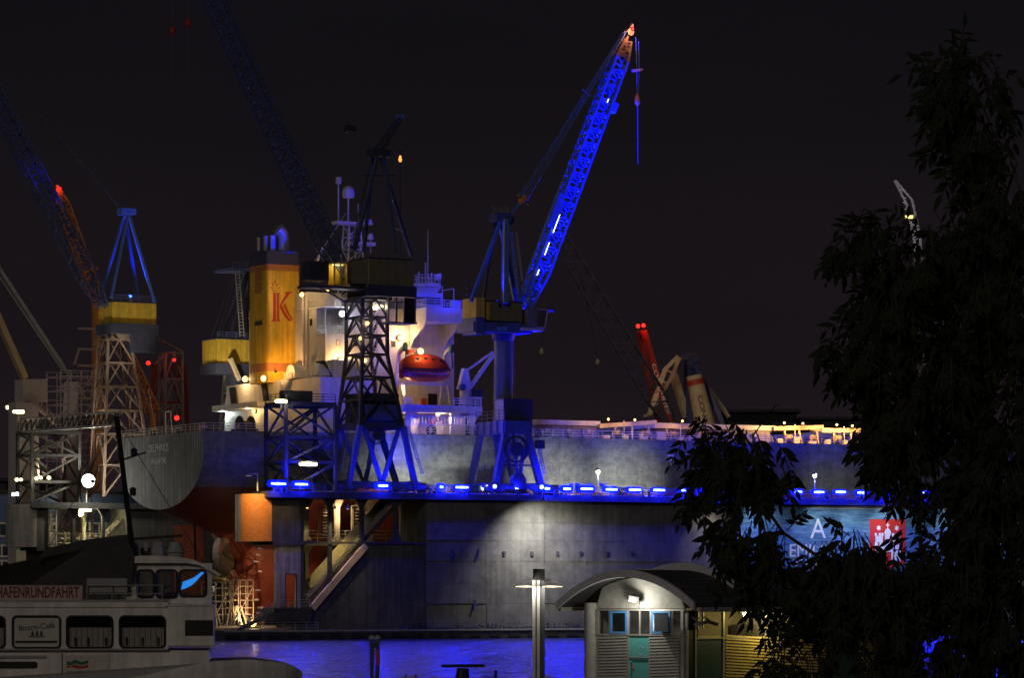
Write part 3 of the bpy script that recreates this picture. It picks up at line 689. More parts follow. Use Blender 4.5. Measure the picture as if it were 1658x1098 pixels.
# ---- crane standing in the middle, dark, boom raised to the upper left
z690, z573, z483 = (Z(y, U(600, 1), 1) for y in (690, 573, 483))
ca_ = thing('dock_crane', P(U(612, 3.5), 3.5, DT), 'tall dark blue lattice dock crane with boom raised over the yellow funnel', 'crane')
b4 = [P(U(583, 0), 0, z690), P(U(652, 0), 0, z690), P(U(652, 0), 7.2, z690), P(U(583, 0), 7.2, z690)]
m4 = [P(U(587, 1), 1, z573), P(U(627, 1), 1, z573), P(U(627, 1), 6, z573), P(U(587, 1), 6, z573)]
t4 = [Vector((p.x, p.y, z483)) for p in m4]
def frames(name, A4, B4, ts, parent, cw, bw, m):
    pt = part(name, parent)
    for a, c in zip(A4, B4): bar('chord', a, c, cw, m, pt)
    lv = [[lerp(A4[i], B4[i], t_) for i in range(4)] for t_ in ts]
    for k in range(len(ts) - 1):
        for i in range(4):
            j = (i + 1) % 4
            mid = (lv[k + 1][i] + lv[k + 1][j]) / 2
            bar('brace', lv[k][i], mid, bw, m, pt); bar('brace', lv[k][j], mid, bw, m, pt)
            bar('girt', lv[k + 1][i], lv[k + 1][j], bw * 1.1, m, pt)
    return pt
frames('tower', b4, m4, (0, .36, .68, 1), ca_, .42, .26, 'crane_dark')
frames('tower', m4, t4, (0, .34, .67, 1), ca_, .42, .26, 'crane_dark')
for i in range(4): bar('girt', b4[i], b4[(i + 1) % 4], .5, 'crane_dark', ca_, .8)
bx0, bx1 = U(588, .6), U(647, .6)
MB().dbox(bx0, bx1, .8, 6.2, z690 + .3, Z(636, bx0, .6)).build('switch_room', 'crane_dark', ca_)
MB().dbox(bx0 + .3, bx1 - .2, .55, .797, z690 + .8, z690 + 3.0).build('door_panel', 'crane_blue', ca_)
fa = [P(U(563, .9), .9, DT + .6), P(U(690, .9) - 1.6, .9, DT + .6), P(U(690, .9) - 1.6, 6.2, DT + .6), P(U(563, .9), 6.2, DT + .6)]
portal(ca_, b4, fa, z690, 'crane_blue', .7)
for v0_, kk in ((.5, 0), (6.6, 3)):
    mid = (fa[0] + fa[1]) / 2 + VD * (0 if kk == 0 else 5.3) + ZD * .6
    bar('brace', lerp(b4[kk], b4[kk + (1 if kk == 0 else -1)], .08), mid, .5, 'crane_blue', ca_); bar('brace', lerp(b4[kk], b4[kk + (1 if kk == 0 else -1)], .92), mid, .5, 'crane_blue', ca_)
reel(ca_, Q(610, 705, -.3), 1.25, 'crane_dark')
ladder(ca_, Q(660, 690, .2), Q(685, 768, .2), VD, .7, .5, 'galvanised', .05)
ladder(ca_, m4[1] + UD * -.9 + VD * 2 - ZD * 9, t4[1] - UD * .9 + VD * 2, UD, .6, .4, 'galvanised', .04)
ladder(ca_, Q(553, 765, 0), Q(568, 655, .6), VD, .6, .45, 'dock_dark', .05)
MB().lathe(P(U(607, 3.5), 3.5, z483 - .1), [(2.4, 0), (2.4, .5), (1.9, .6), (1.9, 1.2), (2.6, 1.3), (2.6, 1.8)], 24).build('slewing_ring', 'crane_dark', ca_)
hA0, hA1 = U(596, 1), U(668, 1)
zh0, zh1 = Z(461, hA0, 1), Z(418, hA0, 1)
house(ca_, hA0 - .1, hA1, .6, 6.4, zh0, zh1, 'crane_house', z483 + .3)
MB().dbox(hA0 - 3.2, hA0 - .2, .9, 2.6, zh0 + .1, zh1 - .6).build('machinery_room', 'crane_house', ca_)
cb = MB(); cab0, cab1 = U(539, .5), U(561, .5)
for a, c in ((cab0, cab0 + .15), (cab1 - .15, cab1), ((cab0 + cab1) / 2 - .06, (cab0 + cab1) / 2 + .06)): cb.dbox(a, c, .1, .3, zh0 - .2, zh0 + 2.6)
cb.dbox(cab0, cab1, .1, 2.2, zh0 - .4, zh0 - .203); cb.dbox(cab0, cab1, .1, 2.2, zh0 + 2.603, zh0 + 2.8); cb.dbox(cab0, cab1, 2.0, 2.2, zh0 - .2, zh0 + 2.6)
cabo = cb.build('driver_cab', 'crane_yellow', ca_)
MB().dbox(cab0 + .16, cab1 - .16, .16, .2, zh0 - .19, zh0 + 2.59).build('cab_window', 'clear_glass', cabo)
MB().dbox(cab0 + .3, cab1 - .3, .9, 1.3, zh0 + 2.45, zh0 + 2.58).build('ceiling_lamp', 'glow_yellowish', cabo)
light(ca_, P((cab0 + cab1) / 2, .9, zh0 + 2.1), (1, .72, .2), 110, .1)
MB().dbox(U(503, .5), U(533, .5), .6, 3.4, zh0 + .3, zh0 + 2.9).build('counterweight_box', 'crane_dark', ca_)
MB().dbox(U(497, .5), hA0, .4, 3.6, zh0 - .75, zh0 - .45).build('walkway', 'crane_dark', ca_)
bar('brace', P(U(512, .5), .5, zh0 - .5), P(U(560, .5), .5, zh0 - 2.6), .18, 'crane_dark', ca_); bar('brace', P(U(560, .5), .5, zh0 - 2.6), P(hA0 + 1, .5, zh0 - 2.2), .18, 'crane_dark', ca_)
bar('brace', P(U(530, .5), .5, zh0 - .6), P(U(545, .5), .5, zh0 - 1.9), .14, 'crane_dark', ca_)
# glazed operator's gallery hung under the platform
zc0, zc1 = Z(522, hA1, .3), z483 + .2
g0, g1 = U(629, .3), U(672, .3)
gb = MB()
for u in (g0, lerp(g0, g1, .3), lerp(g0, g1, .6), g1): gb.dbox(u - .1, u + .1, .2, .4, zc0, zc1)
gb.dbox(g0 - .1, g1 + .3, .2, 4, zc0 - .2, zc0 - .003); gb.dbox(lerp(g0, g1, .62), g1, .45, .5, zc0, zc1); gb.build('operator_gallery', 'crane_dark', ca_)
MB().dbox(g0, g1, .41, .44, zc0, zc1).build('gallery_window', 'window_glass', ca_)
# a-frame with four legs, its head, the stub jib and the lamp aerial
ap = Q(613, 250, 3.5)
hd = [(Q(574, 405, 1.2), ap - UD * .5 - VD * .8), (Q(589, 408, 5.8), ap - UD * .4 + VD * .8), (Q(641, 408, 1.2), ap + UD * .4 - VD * .8), (Q(666, 415, 5.8), ap + UD * .6 + VD * .8)]
for a, c in hd: bar('a_frame_leg', a, c, .42, 'crane_blue', ca_)
for t_ in (.25, .55, .8):
    bar('a_frame_tie', lerp(hd[2][0], hd[2][1], t_), lerp(hd[3][0], hd[3][1], t_), .12, 'galvanised', ca_); bar('a_frame_tie', lerp(hd[0][0], hd[0][1], t_), lerp(hd[1][0], hd[1][1], t_), .16, 'crane_dark', ca_)
MB().obox(ap + ZD * .2, UD * 1.4, VD * 1.1, ZD * .5).build('a_frame_head', 'crane_dark', ca_)
bar('platform_rail', Q(588, 284, 3.5), Q(641, 284, 3.5), .14, 'crane_dark', ca_)
sj0, sj1 = ap + ZD * .6, Q(648, 190, 3.5)
dj = (sj1 - sj0).normalized(); truss('stub_jib', quad(sj0, dj, .6, .5), quad(sj1, dj, .4, .25), 7, .13, .07, 'crane_dark', ca_)
MB().obox(sj1, UD * .4, VD * .4, ZD * .4).build('jib_lamp_box', 'boom_blue', ca_)
ladder(ca_, Q(569, 404, 1), ap - UD * 1.0, VD, .5, .45, 'crane_dark', .04)
uf, zf = UZ(556, 452, 3.0); foot = P(uf, 3.0, zf)
ut, zt_ = UZ(322, -55, 3.0); tipA = P(ut, 3.0, zt_)
boom(ca_, foot, tipA, 1.15, 1.25, 46, 'crane_blue', .24, .12)
dA = (tipA - foot).normalized(); nA = VD.cross(dA)
MB().bar(foot + dA * 1.5 - VD * 1.2, foot + dA * 52 - VD * 1.2, .12, .5).build('boom_walkway', 'crane_blue', ca_)
pb = Q(567, 208, 3.4)
ropes(ca_, [(ap + VD * s, pb + VD * s) for s in (-.5, .5)] + [(pb + VD * s, tipA + VD * s * .8 + UD * 2) for s in (-.5, .5)], .05)
MB().obox(pb, UD * .6, VD * .7, ZD * .45).build('pulley_block', 'crane_dark', ca_)
for px, py, ps in ((280, 50, 150), (305, 38, 118)):
    c = Q(px, py, 3); MB().lathe(c - ZD * .7, [(.1, 0), (.5, .5), (.5, 1.0), (.1, 1.4)], 10).build('hook_block', 'red_paint', ca_)
    ropes(ca_, [(c + ZD * .7, Q(px, -80, 3)), (c - ZD * .7, Q(px, ps, 3))], .06)
for k, (px, py, vv, hh) in enumerate(((609, 498, 1.6, 'glow_yellowish'), (617, 497, 2.5, 'glow_yellowish'), (595, 524, 1.2, 'glow_warm'), (584, 548, 1.2, 'glow_warm'), (591, 584, 2.5, 'glow_warm'))):
    bulkhead_lamp(Q(px, py, vv), .3 if k < 2 else .26, hh, YEL if k < 2 else WARM, (260, 260, 60, 60, 60)[k], ['paired lamp under the dark crane platform, nearer the funnel', 'paired lamp under the dark crane platform, nearer the bridge', 'small amber lamp high in the dark lattice tower', 'small amber lamp in the middle of the dark lattice tower', 'dim amber lamp low in the dark lattice tower'][k], 'lamps in the lattice tower')
# aerial with an aviation lamp
p0, p1 = Q(648, 410, 6), Q(648, 262, 6)
t = thing('aerial_mast', p0, 'thin aerial with an orange red lamp behind the dark crane a-frame', 'aerial'); bar('pole', p0, p1, .09, 'crane_dark', t, None, 'round')
MB().lathe(p1, [(.12, 0), (.25, .3), (.1, .9)], 10).build('lamp_globe', 'glow_orange', t, True); bar('cross_arm', Q(643, 245, 6), Q(652, 244, 6), .08, 'crane_dark', t)
bar('pole', p1, Q(648, 244, 6), .06, 'crane_dark', t)

# ---- blue lit crane with round column
cb_ = thing('dock_crane', P(U(820, 3.5), 3.5, DT), 'blue lit dock crane with round column and bright blue boom raised to the right', 'crane')
zt0, zt1 = Z(702, U(818, .4), .4), Z(681, U(818, .4), .4)
B0, B1 = U(818, .4), U(862, .4)
v1_ = 9.0
MB().dbox(B0, B1, .4, v1_, zt0, zt1).build('portal_head', 'crane_blue', cb_)
b = MB()
for k in range(5):
    v = lerp(.8, v1_ - .5, k / 4); b.dbox(B0 - .18, B0 - .003, v - .1, v + .1, zt0, zt1)
b.build('stiffener', 'crane_blue', cb_)
topB = [P(B0 + .3, .9, zt0), P(B1 - .6, .9, zt0), P(B1 - .6, v1_ - .6, zt0), P(B0 + .3, v1_ - .6, zt0)]
fB = [P(U(800, .9), .9, DT + .6), P(U(878, .9), .9, DT + .6), P(U(878, .9) - 1, 6.2, DT + .6), P(U(800, .9), 6.2, DT + .6)]
fB[3] = P(U(800, .9) - 1.0, 6.2, DT + .6)
portal(cb_, topB, fB, zt0, 'crane_blue', .85)
mid = (fB[0] + fB[1]) / 2 + ZD * 1.0
for vv in (0, 5.2):
    bar('brace', topB[0] + VD * vv + UD * 1.2, mid + VD * vv, .4, 'crane_blue', cb_); bar('brace', topB[1] + VD * vv, mid + VD * vv, .4, 'crane_blue', cb_)
bar('girt', lerp(topB[0], fB[0], .55), lerp(topB[1], fB[1], .55), .25, 'crane_dark', cb_)
reel(cb_, Q(836, 728, .2), 1.9, 'crane_dark')
MB().lathe(Q(838, 779, -.2) - VD * .6, [(1.1, 0), (1.1, 1.0)], 18, VD).build('cable_drum', 'crane_blue', cb_)
railing(cb_, [Q(790, 743, 1.2), Q(862, 743, 1.2)], 1.1, 1.6, 'dock_steel', .035); railing(cb_, [Q(772, 765, 3), Q(797, 765, 3)], 1.1, 1.4, 'dock_steel', .035)
ladder(cb_, Q(866, 690, .3), Q(882, 768, .3), VD, .6, .45, 'crane_blue', .05)
MB().obox(Q(874, 720, .2), UD * .55, VD * .5, ZD * .6).build('cable_box', 'crane_dark', cb_)
MB().dbox(U(818, .8) - .2, U(862, .8), .8, 3.6, zt1 + .02, Z(645, B0, .8)).build('machine_room', 'crane_dark', cb_)
MB().dbox(U(818, .8) - .21, U(818, .8) - .203, 1.0, 3.4, zt1 + .2, Z(647, B0, .8)).build('room_door', 'lattice_grey', cb_)  # paler panel puts the lit grey of this side into colour
railing(cb_, [P(B0, v1_, zt1), P(B0, .5, zt1)], 1.5, 1.6, 'dock_steel', .04)
ucB, vcB = U(815, 3.5), 3.5
zc_ = Z(541, ucB, vcB)
MB().lathe(P(ucB, vcB, zt1), [(1.55, 0), (1.38, .5), (1.36, 6), (1.34, zc_ - zt1 - 1.0), (1.55, zc_ - zt1 - .8), (1.65, zc_ - zt1)], 32).build('column', 'column_paint', cb_, True)
ladder(cb_, P(ucB + 1.42, vcB - .3, zt1 + 1), P(ucB + 1.42, vcB - .3, zc_ - 1), VD, .45, .4, 'galvanised', .035)
H0, H1 = U(768, .9), U(846, .9)
zb_, zm, zt2 = Z(538, H0, .9), Z(518, H0, .9), Z(489, H0, .9)
MB().dbox(H0 - .3, H1 + 1.5, .6, 5.6, zc_ + .01, zm - .2).build('slewing_platform', 'crane_blue', cb_)
house(cb_, U(783, .9), H1, .9, 4.6, zm, zt2 + .2, 'crane_house')
MB().dbox(H0, U(782, .9), .4, 4.4, zm - 2.0, zm + .4).build('counterweight', 'crane_blue', cb_); MB().dbox(H0, U(782, .9), .4, 4.4, zm + .403, zt2 + .6).build('counterweight_top', 'crane_yellow', cb_)
MB().dbox(U(783, .9) - .02, U(793, .9), .84, .897, zm + .1, zt2 + .1).build('yellow_panel', 'crane_yellow', cb_)
for px in (806, 815):
    u_, z_ = UZ(px, 532, .5); MB().dbox(u_, u_ + .6, .55, .597, z_ - .25, z_ + .25).build('data_plate', 'window_blue', cb_)
# cab on the right end
c0, c1 = U(870, .2), U(886, .2); zq0, zq1 = Z(530, c0, .2), Z(501, c0, .2)
q = MB().dbox(c0 - 1.5, c0, .1, 2.2, zq0, zq1).build('driver_cab', 'crane_house', cb_)
MB().hexa([P(c0, .1, zq0), P(c1 - .5, .1, zq0), P(c1 - .5, 2.2, zq0), P(c0, 2.2, zq0)], [P(c0, .1, zq1), P(c1, .1, zq1), P(c1, 2.2, zq1), P(c0, 2.2, zq1)]).build('cab_window', 'window_glass', q)
b = MB(); b.bar(P(c1, .05, zq1), P(c1 - .5, .05, zq0), .13); b.bar(P(c0, .05, zq1), P(c1, .05, zq1), .13); b.bar(P(c0, .05, zq0), P(c1 - .5, .05, zq0), .13); b.build('cab_frame', 'beige_paint', q)
MB().dbox(H1 - .5, c1 - .6, .2, 3, zq0 - .5, zq0 - .1).build('walkway', 'beige_paint', cb_)
# a-frame
apB = Q(810, 356, 2.8)
legs = [(Q(762, 489, .7), -1.0, 'boom_blue', .42), (Q(782, 490, 4.4), 1.0, 'crane_dark', .36), (Q(818, 492, .7), -1.0, 'boom_blue', .75), (Q(836, 492, 4.4), 1.0, 'crane_blue', .6)]
ends = []
for i, (p, dv, mm, ww) in enumerate(legs):
    e_ = apB + VD * dv * .9 + UD * (-.35 if i < 2 else .35); ends.append((p, e_)); bar('a_frame_leg', p, e_, ww, mm, cb_)
for i in (2, 3):
    p, e_ = ends[i]; bar('a_frame_edge', p + UD * .0 - VD * .45 - UD * .5, e_ - VD * .45 - UD * .45, .12, 'ship_white', cb_)
bar('a_frame_tie', lerp(*ends[2], .45) - VD * .3, lerp(*ends[3], .45), .22, 'ship_white', cb_)
MB().obox(apB + ZD * .3, UD * 1.2, VD * 1.2, ZD * .6).build('a_frame_head', 'crane_blue', cb_)
for s in (-.5, .5): MB().lathe(apB + UD * 1.4 + VD * s, [(.6, 0), (.6, .2)], 14, VD).build('sheave', 'crane_blue', cb_)
railing(cb_, [apB + ZD * .9 - UD * 1.2, apB + ZD * .9 + UD * 1.2], 1.0, 1.2, 'lattice_grey', .04)
ladder(cb_, Q(840, 488, 1.0), Q(828, 375, 1.5), VD, .6, .5, 'boom_blue', .06); ladder(cb_, Q(846, 455, 1.0), Q(836, 375, 1.5), VD, .4, .9, 'lattice_grey', .05)
# boom
fu, fz = UZ(851, 498, 2.8); footB = P(fu, 2.8, fz)
tu, tz = UZ(1019, 52, 2.8); tipB = P(tu, 2.8, tz)
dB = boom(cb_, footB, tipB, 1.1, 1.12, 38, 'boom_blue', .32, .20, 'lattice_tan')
nB = VD.cross(dB); LB = (tipB - footB).length
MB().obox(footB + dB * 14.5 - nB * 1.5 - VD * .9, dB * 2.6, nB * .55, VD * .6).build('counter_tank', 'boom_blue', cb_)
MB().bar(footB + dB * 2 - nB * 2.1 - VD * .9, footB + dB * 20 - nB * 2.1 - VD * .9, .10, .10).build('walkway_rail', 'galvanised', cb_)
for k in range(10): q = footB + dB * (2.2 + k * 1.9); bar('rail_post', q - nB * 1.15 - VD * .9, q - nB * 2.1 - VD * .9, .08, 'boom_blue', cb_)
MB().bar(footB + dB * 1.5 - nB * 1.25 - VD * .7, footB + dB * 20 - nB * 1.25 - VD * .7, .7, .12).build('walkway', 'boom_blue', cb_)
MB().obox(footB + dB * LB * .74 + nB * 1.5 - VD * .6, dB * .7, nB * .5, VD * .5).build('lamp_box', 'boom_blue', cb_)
for k, (f_, L_) in enumerate(((.29, 1.9), (.20, 1.3), (.115, .6), (.745, .35))):
    c = footB + dB * LB * f_ - nB * (.75 if k < 3 else 0) - VD * 1.35
    tb = thing('boom_tube_lamp', c, ['longest white blue tube lamp on the blue boom', 'middle white blue tube lamp on the blue boom', 'lowest short tube lamp on the blue boom', 'tiny lamp high up on the blue boom'][k], 'lamp', 'tube lamps on the blue boom')
    MB().tube(c - dB * L_ * .75, c + dB * L_ * .75, .035, .035, 8).build('tube', 'glow_white', tb); MB().bar(c - dB * L_ * .75 + VD * .2, c + dB * L_ * .75 + VD * .2, .16).build('housing', 'boom_blue', tb)
blk = Q(846, 323, 2.8)
MB().obox(blk, dB * .3 + UD * .2, VD * .7, ZD * .35).build('pulley_block', 'orange_paint', cb_); bar('pulley_spreader', Q(838, 314, 2.8), Q(858, 331, 2.8), .25, 'lattice_tan', cb_)
bk2 = lerp(blk, tipB, .62) - UD * .3
ropes(cb_, [(apB + UD * 1.2 + ZD * .3 + VD * s, blk + VD * s * .8) for s in (-.6, 0, .6)] + [(blk + VD * s + ZD * s * .6, tipB + VD * s * .6 - UD * .8) for s in (-.9, -.3, .4, .9)], .06, m='boom_blue')
bar('rope_spreader', bk2 - UD * .8 + ZD * .8, bk2 + UD * .6 - ZD * .2, .18, 'boom_blue', cb_)
hk = [(1030, 66), (1032, 113), (1032, 162), (1033, 265)]
ropes(cb_, [(Q(1029.5, 60, 2.8), Q(1031, 112, 2.8)), (Q(1034, 66, 2.8), Q(1035, 112, 2.8)), (Q(1031, 114, 2.8), Q(1031.5, 155, 2.8)), (Q(1035, 114, 2.8), Q(1033.5, 155, 2.8)), (Q(1032.5, 170, 2.8), Q(1033, 265, 2.8))], .05, m='boom_blue')
bar('hook_beam', Q(1024, 114, 2.8), Q(1040, 112, 2.8), .35, 'hatch_gear', cb_)
MB().lathe(Q(1032, 172, 2.8), [(.05, 0), (.4, .45), (.45, 1.0), (.1, 1.9)], 10).build('hook_block', 'orange_paint', cb_, True)
# floodlights on the dock edge that colour the boom
for k, (px, f_, pw, cn) in enumerate(((925, .16, 260000, 34), (935, .38, 900000, 24), (955, .62, 1900000, 18), (975, .86, 3200000, 16))):
    flood(Q(px, 785, -.3), footB + dB * LB * f_, pw, (.002, .006, 1), cn, 'blue floodlight on the dock edge aimed up the boom, %s past the crane' % ordn[k], 'blue floodlights for the boom', 'glow_blue_edge', .3, 'boom_floodlight', .8)
flood(Q(783, 786, -.3), P(ucB, vcB, 46), 5000, (.004, .012, 1), 40, 'blue floodlight at the crane foot aimed up the round column', 'blue floodlights for the boom', 'glow_blue_edge', .3, 'boom_floodlight', .8)
hx_ = P(U(757, .3), .2, zt2 + 1.0)  # added lamps start here, put in to turn masts and funnel pipes blue
flood(hx_, Q(684, 455, 31), 22000, (.004, .012, 1), 34, 'blue floodlight on the blue crane house aimed at the bridge mast', 'blue floodlights for the boom', 'glow_blue_edge', .25, 'boom_floodlight', .9)
flood(hx_ + ZD * .9 - VD * .1, Q(575, 345, 33), 26000, (.004, .012, 1), 22, 'blue floodlight on the blue crane house aimed at the radar mast', 'blue floodlights for the boom', 'glow_blue_edge', .25, 'boom_floodlight', .9)
flood(hx_ + ZD * 1.8, Q(449, 386, 32), 120000, (.004, .012, 1), 7, 'blue floodlight on the blue crane house aimed at the funnel top', 'blue floodlights for the boom', 'glow_blue_edge', .25, 'boom_floodlight', .9)
flood(P(U(640, 6.9), 6.9, DT + 1), Q(700, 540, 20), 16000, (.008, .012, 1), 74, 'blue floodlight on the inner dock edge aimed at the bridge wing', 'blue floodlights for the ship', 'glow_blue_edge', .25, 'ship_floodlight', .9)  # added lamps from here down, put in to tint house and stern blue
flood(P(U(560, 6.9), 6.9, DT + 1), Q(520, 628, 17), 8000, (.008, .012, 1), 46, 'blue floodlight on the inner dock edge aimed at the white side house', 'blue floodlights for the ship', 'glow_blue_edge', .25, 'ship_floodlight', .9)
flood(P(U(460, 6.9), 6.9, DT + 1), Q(375, 742, 17), 1200, (.008, .012, 1), 70, 'blue floodlight on the inner dock edge aimed at the stern plating', 'blue floodlights for the ship', 'glow_blue_edge', .25, 'ship_floodlight', .9)
for k, (px, pw) in enumerate(((960, 22000), (1150, 60000))):  # added lamps, put in to bring purple onto the hatches
    flood(P(U(888, .3), -.2 - k * .9, Z(503, U(888, .3), .3)), Q(px, 690, 20.5), pw, (.05, .05, 1), 34, ['blue floodlight beside the blue crane cab aimed at the nearer hatch', 'blue floodlight beside the blue crane cab aimed at the farther hatch'][k], 'blue floodlights for the ship', 'glow_blue_edge', .25, 'ship_floodlight', .9)
flood(Q(806, 488, .2), Q(812, 400, 1.5), 3000, (.004, .012, 1), 60, 'blue floodlight on the blue crane roof aimed up its a-frame', 'blue floodlights for the boom', 'glow_blue_edge', .2, 'boom_floodlight', .9)  # added lamp, put in to turn the a-frame leg blue
tip_lamp = Q(1024, 46, 2.0)
bulkhead_lamp(tip_lamp, .2, 'glow_red', (1, .35, .15), 900, 'red orange lamp at the very tip of the blue boom', None, off=1.0, name='boom_tip_lamp')

# ---- two cranes on the far wall
def far_crane(label, hx0, hx1, hx2, y0, y1, ytop_tower, apx, legs_px, tower_px, boom_tip, boom_foot, bm_m, af_m, tw_m, n):
    v0_, v1x = F0 + .6, F1 - .6
    u0_, u1_ = U(hx1, v0_), U(hx2, v0_)
    t = thing('dock_crane', P((u0_ + u1_) / 2, 75.5, DT), label, 'crane')
    zb__, zt__ = Z(y1, u0_, v0_), Z(y0, u0_, v0_)
    house(t, u0_, u1_, v0_, v1x, zb__, zt__, 'crane_yellow', zb__ - 1.6, 'crane_dark')
    railing(t, [P(u0_, v0_, zt__ + .15), P(u1_, v0_, zt__ + .15)], 1.0, 1.6, 'crane_blue', .04)
    MB().dbox(lerp(u0_, u1_, .45), u1_, v0_, v0_ + 3, zb__ - 4.4, zb__ - 1.62).build('machine_room', 'crane_dark', t)
    a = Q(apx[0], apx[1], 75.5); e_ = []
    for i, (x, y) in enumerate(legs_px):
        q = Q(x, y, v0_ if i % 2 == 0 else v1x); top = a + VD * (-.7 if i % 2 == 0 else .7); e_.append((q, top)); bar('a_frame_leg', q, top, .42, af_m, t)
    bar('a_frame_tie', lerp(*e_[0], .8), lerp(*e_[-1], .8), .2, af_m, t)
    MB().obox(a + ZD * .2, UD * 1.2, VD * 1.0, ZD * .5).build('a_frame_head', af_m, t)
    if tower_px:
        (xa, xb, yt), (xc, xd, yb) = tower_px
        A4_ = [P(U(xc, v0_), v0_, DT + 1), P(U(xd, v0_), v0_, DT + 1), P(U(xd, v0_), v1x, DT + 1), P(U(xc, v0_), v1x, DT + 1)]
        zt3 = Z(yt, U(xa, v0_), v0_); T4 = [P(U(xa, v0_ + 1), v0_ + 1, zt3), P(U(xb, v0_ + 1), v0_ + 1, zt3), P(U(xb, v0_ + 1), v1x - 1, zt3), P(U(xa, v0_ + 1), v1x - 1, zt3)]
        frames('tower', A4_, T4, (0, .2, .4, .55, .7, .85, 1), t, .38, .22, tw_m)
        MB().lathe(P((U(xa, 75.5) + U(xb, 75.5)) / 2, 75.5, zt3), [(2.2, 0), (2.2, .8), (1.8, .9), (1.8, max(1.2, zb__ - 1.6 - zt3))], 20).build('slewing_ring', tw_m, t)
    if boom_tip:
        f_ = Q(*boom_foot, 75.5); tp = Q(*boom_tip, 75.5); boom(t, f_, tp, 1.2, 1.3, n, bm_m, .24, .12)
        ropes(t, [(a + VD * s, tp + VD * s) for s in (-.5, .5)], .05)
    return t
cc = far_crane('dock crane with yellow house and blue a-frame on the far dock wall', 160, 182, 253, 489, 523, 548, (205, 345), [(180, 482), (164, 478), (250, 490), (224, 484)], ((175, 211, 548), (168, 250, 676)), (-70, 35), (168, 498), 'crane_blue', 'boom_blue', 'lattice_tan', 40)
cd_ = far_crane('dock crane with yellow house half hidden behind the yellow funnel', 333, 352, 412, 549, 588, 600, (400, 440), [(372, 546), (356, 546), (409, 546), (404, 546)], ((380, 410, 604), (372, 418, 700)), None, None, 'crane_blue', 'crane_dark', 'lattice_grey', 10)
MB().dbox(U(376, F0), U(412, F0), F0, F1, Z(437, U(390, F0), F0), Z(433, U(390, F0), F0)).build('head_platform', 'crane_blue', cd_)
railing(cd_, [Q(376, 433, F0), Q(412, 433, F0)], 1.0, 1.4, 'crane_blue', .05)
ladder(cd_, Q(392, 545, F0), Q(384, 437, F0), UD, .7, .5, 'lattice_grey', .06)
ropes(cd_, [(Q(384, 437, F0), Q(352, 546, F0)), (Q(380, 437, F0), Q(342, 546, F0))], .05, m='crane_dark')
bar('boom_foot', Q(372, 580, F0), Q(388, 616, F0), .9, 'beige_paint', cd_, .5)
# ================================================================== SHIP
SV, SU = 33.0, 1.5                           # centre line (v) and transom (u)
ZDK = 27.8                                   # main deck
ship = thing('cargo_ship', P(SU + 80, SV, 1.8), 'big grey and red bulk carrier in the dock, white bridge house, yellow funnel', 'ship')
def interp(tab, x):
    if x <= tab[0][0]: return tab[0][1]
    for (a, fa_), (c, fc) in zip(tab[:-1], tab[1:]):
        if x <= c: return fa_ + (fc - fa_) * (x - a) / (c - a)
    return tab[-1][1]
BD = [(0, 15.2), (6, 16.6), (12, 18), (25, 19.6), (35, 20), (150, 20), (175, 15), (195, 4)]
ZB = [(0, 17.0), (4, 15.6), (8, 13.8), (10.4, 12.4), (11.0, 9), (11.6, 4), (13, 2.2), (16, 1.9), (400, 1.9)]
X0 = [(0, .72), (10, .95), (20, .95), (35, .7), (55, .15), (65, .07)]
P2 = [(0, .5), (6, .62), (10.4, 1.0), (12, 2.4), (20, 1.6), (35, .9), (55, .5), (70, .5)]
def hb(s, z):
    zb = interp(ZB, s); x = max(0, min(1, (z - zb) / (ZDK - zb))); y = min(1, x / interp(X0, s))
    return interp(BD, s) * (1 - (1 - y) ** 2) ** interp(P2, s)
stn = [0, 1, 2, 4, 6, 8, 9.5, 10.4, 10.7, 11, 11.3, 11.6, 12.2, 13, 14.5, 16, 18, 20, 23, 26, 30, 35, 40, 46, 53, 60, 65, 80, 100, 120, 140, 150, 165, 175, 185, 195]
NZ = 26
def ring(s):
    zb = interp(ZB, s); half = []
    for k in range(NZ + 1):
        t_ = (k / NZ) ** 1.35; z = zb + (ZDK - zb) * t_; half.append((hb(s, z), z))
    return [P(SU + s, SV - h, z) for h, z in reversed(half)] + [P(SU + s, SV + h, z) for h, z in half[1:]]
m = bpy.data.materials.new('hull_paint'); m.use_nodes = True; t = m.node_tree; bb = t.nodes['Principled BSDF']; bb.inputs['Roughness'].default_value = 0.55
g = t.nodes.new('ShaderNodeNewGeometry'); sx = t.nodes.new('ShaderNodeSeparateXYZ'); gt = t.nodes.new('ShaderNodeMath'); gt.operation = 'GREATER_THAN'; gt.inputs[1].default_value = 20.0
t.links.new(g.outputs['Position'], sx.inputs[0]); t.links.new(sx.outputs['Z'], gt.inputs[0])
def noise_ramp(scale, stretch, p0, p1, c0, c1, detail=7):
    mpn = t.nodes.new('ShaderNodeMapping'); mpn.inputs['Scale'].default_value = stretch; n = t.nodes.new('ShaderNodeTexNoise'); n.inputs['Scale'].default_value = scale; n.inputs['Detail'].default_value = detail; n.inputs['Roughness'].default_value = .7
    r = t.nodes.new('ShaderNodeValToRGB'); r.color_ramp.elements[0].position = p0; r.color_ramp.elements[1].position = p1; r.color_ramp.elements[0].color = (*c0, 1); r.color_ramp.elements[1].color = (*c1, 1)
    t.links.new(g.outputs['Position'], mpn.inputs[0]); t.links.new(mpn.outputs[0], n.inputs['Vector']); t.links.new(n.outputs['Fac'], r.inputs[0]); return r.outputs[0], n
gr, _ = noise_ramp(.55, (1, 1, 1), .38, .60, (.17, .18, .178), (.25, .262, .252))
pt, _ = noise_ramp(.9, (1, 1, 1.4), .47, .50, (.45, .45, .45), (1, 1, 1), 9)
stk, _ = noise_ramp(.8, (1.5, 1.5, .08), .40, .62, (.72, .70, .68), (1, 1, 1))
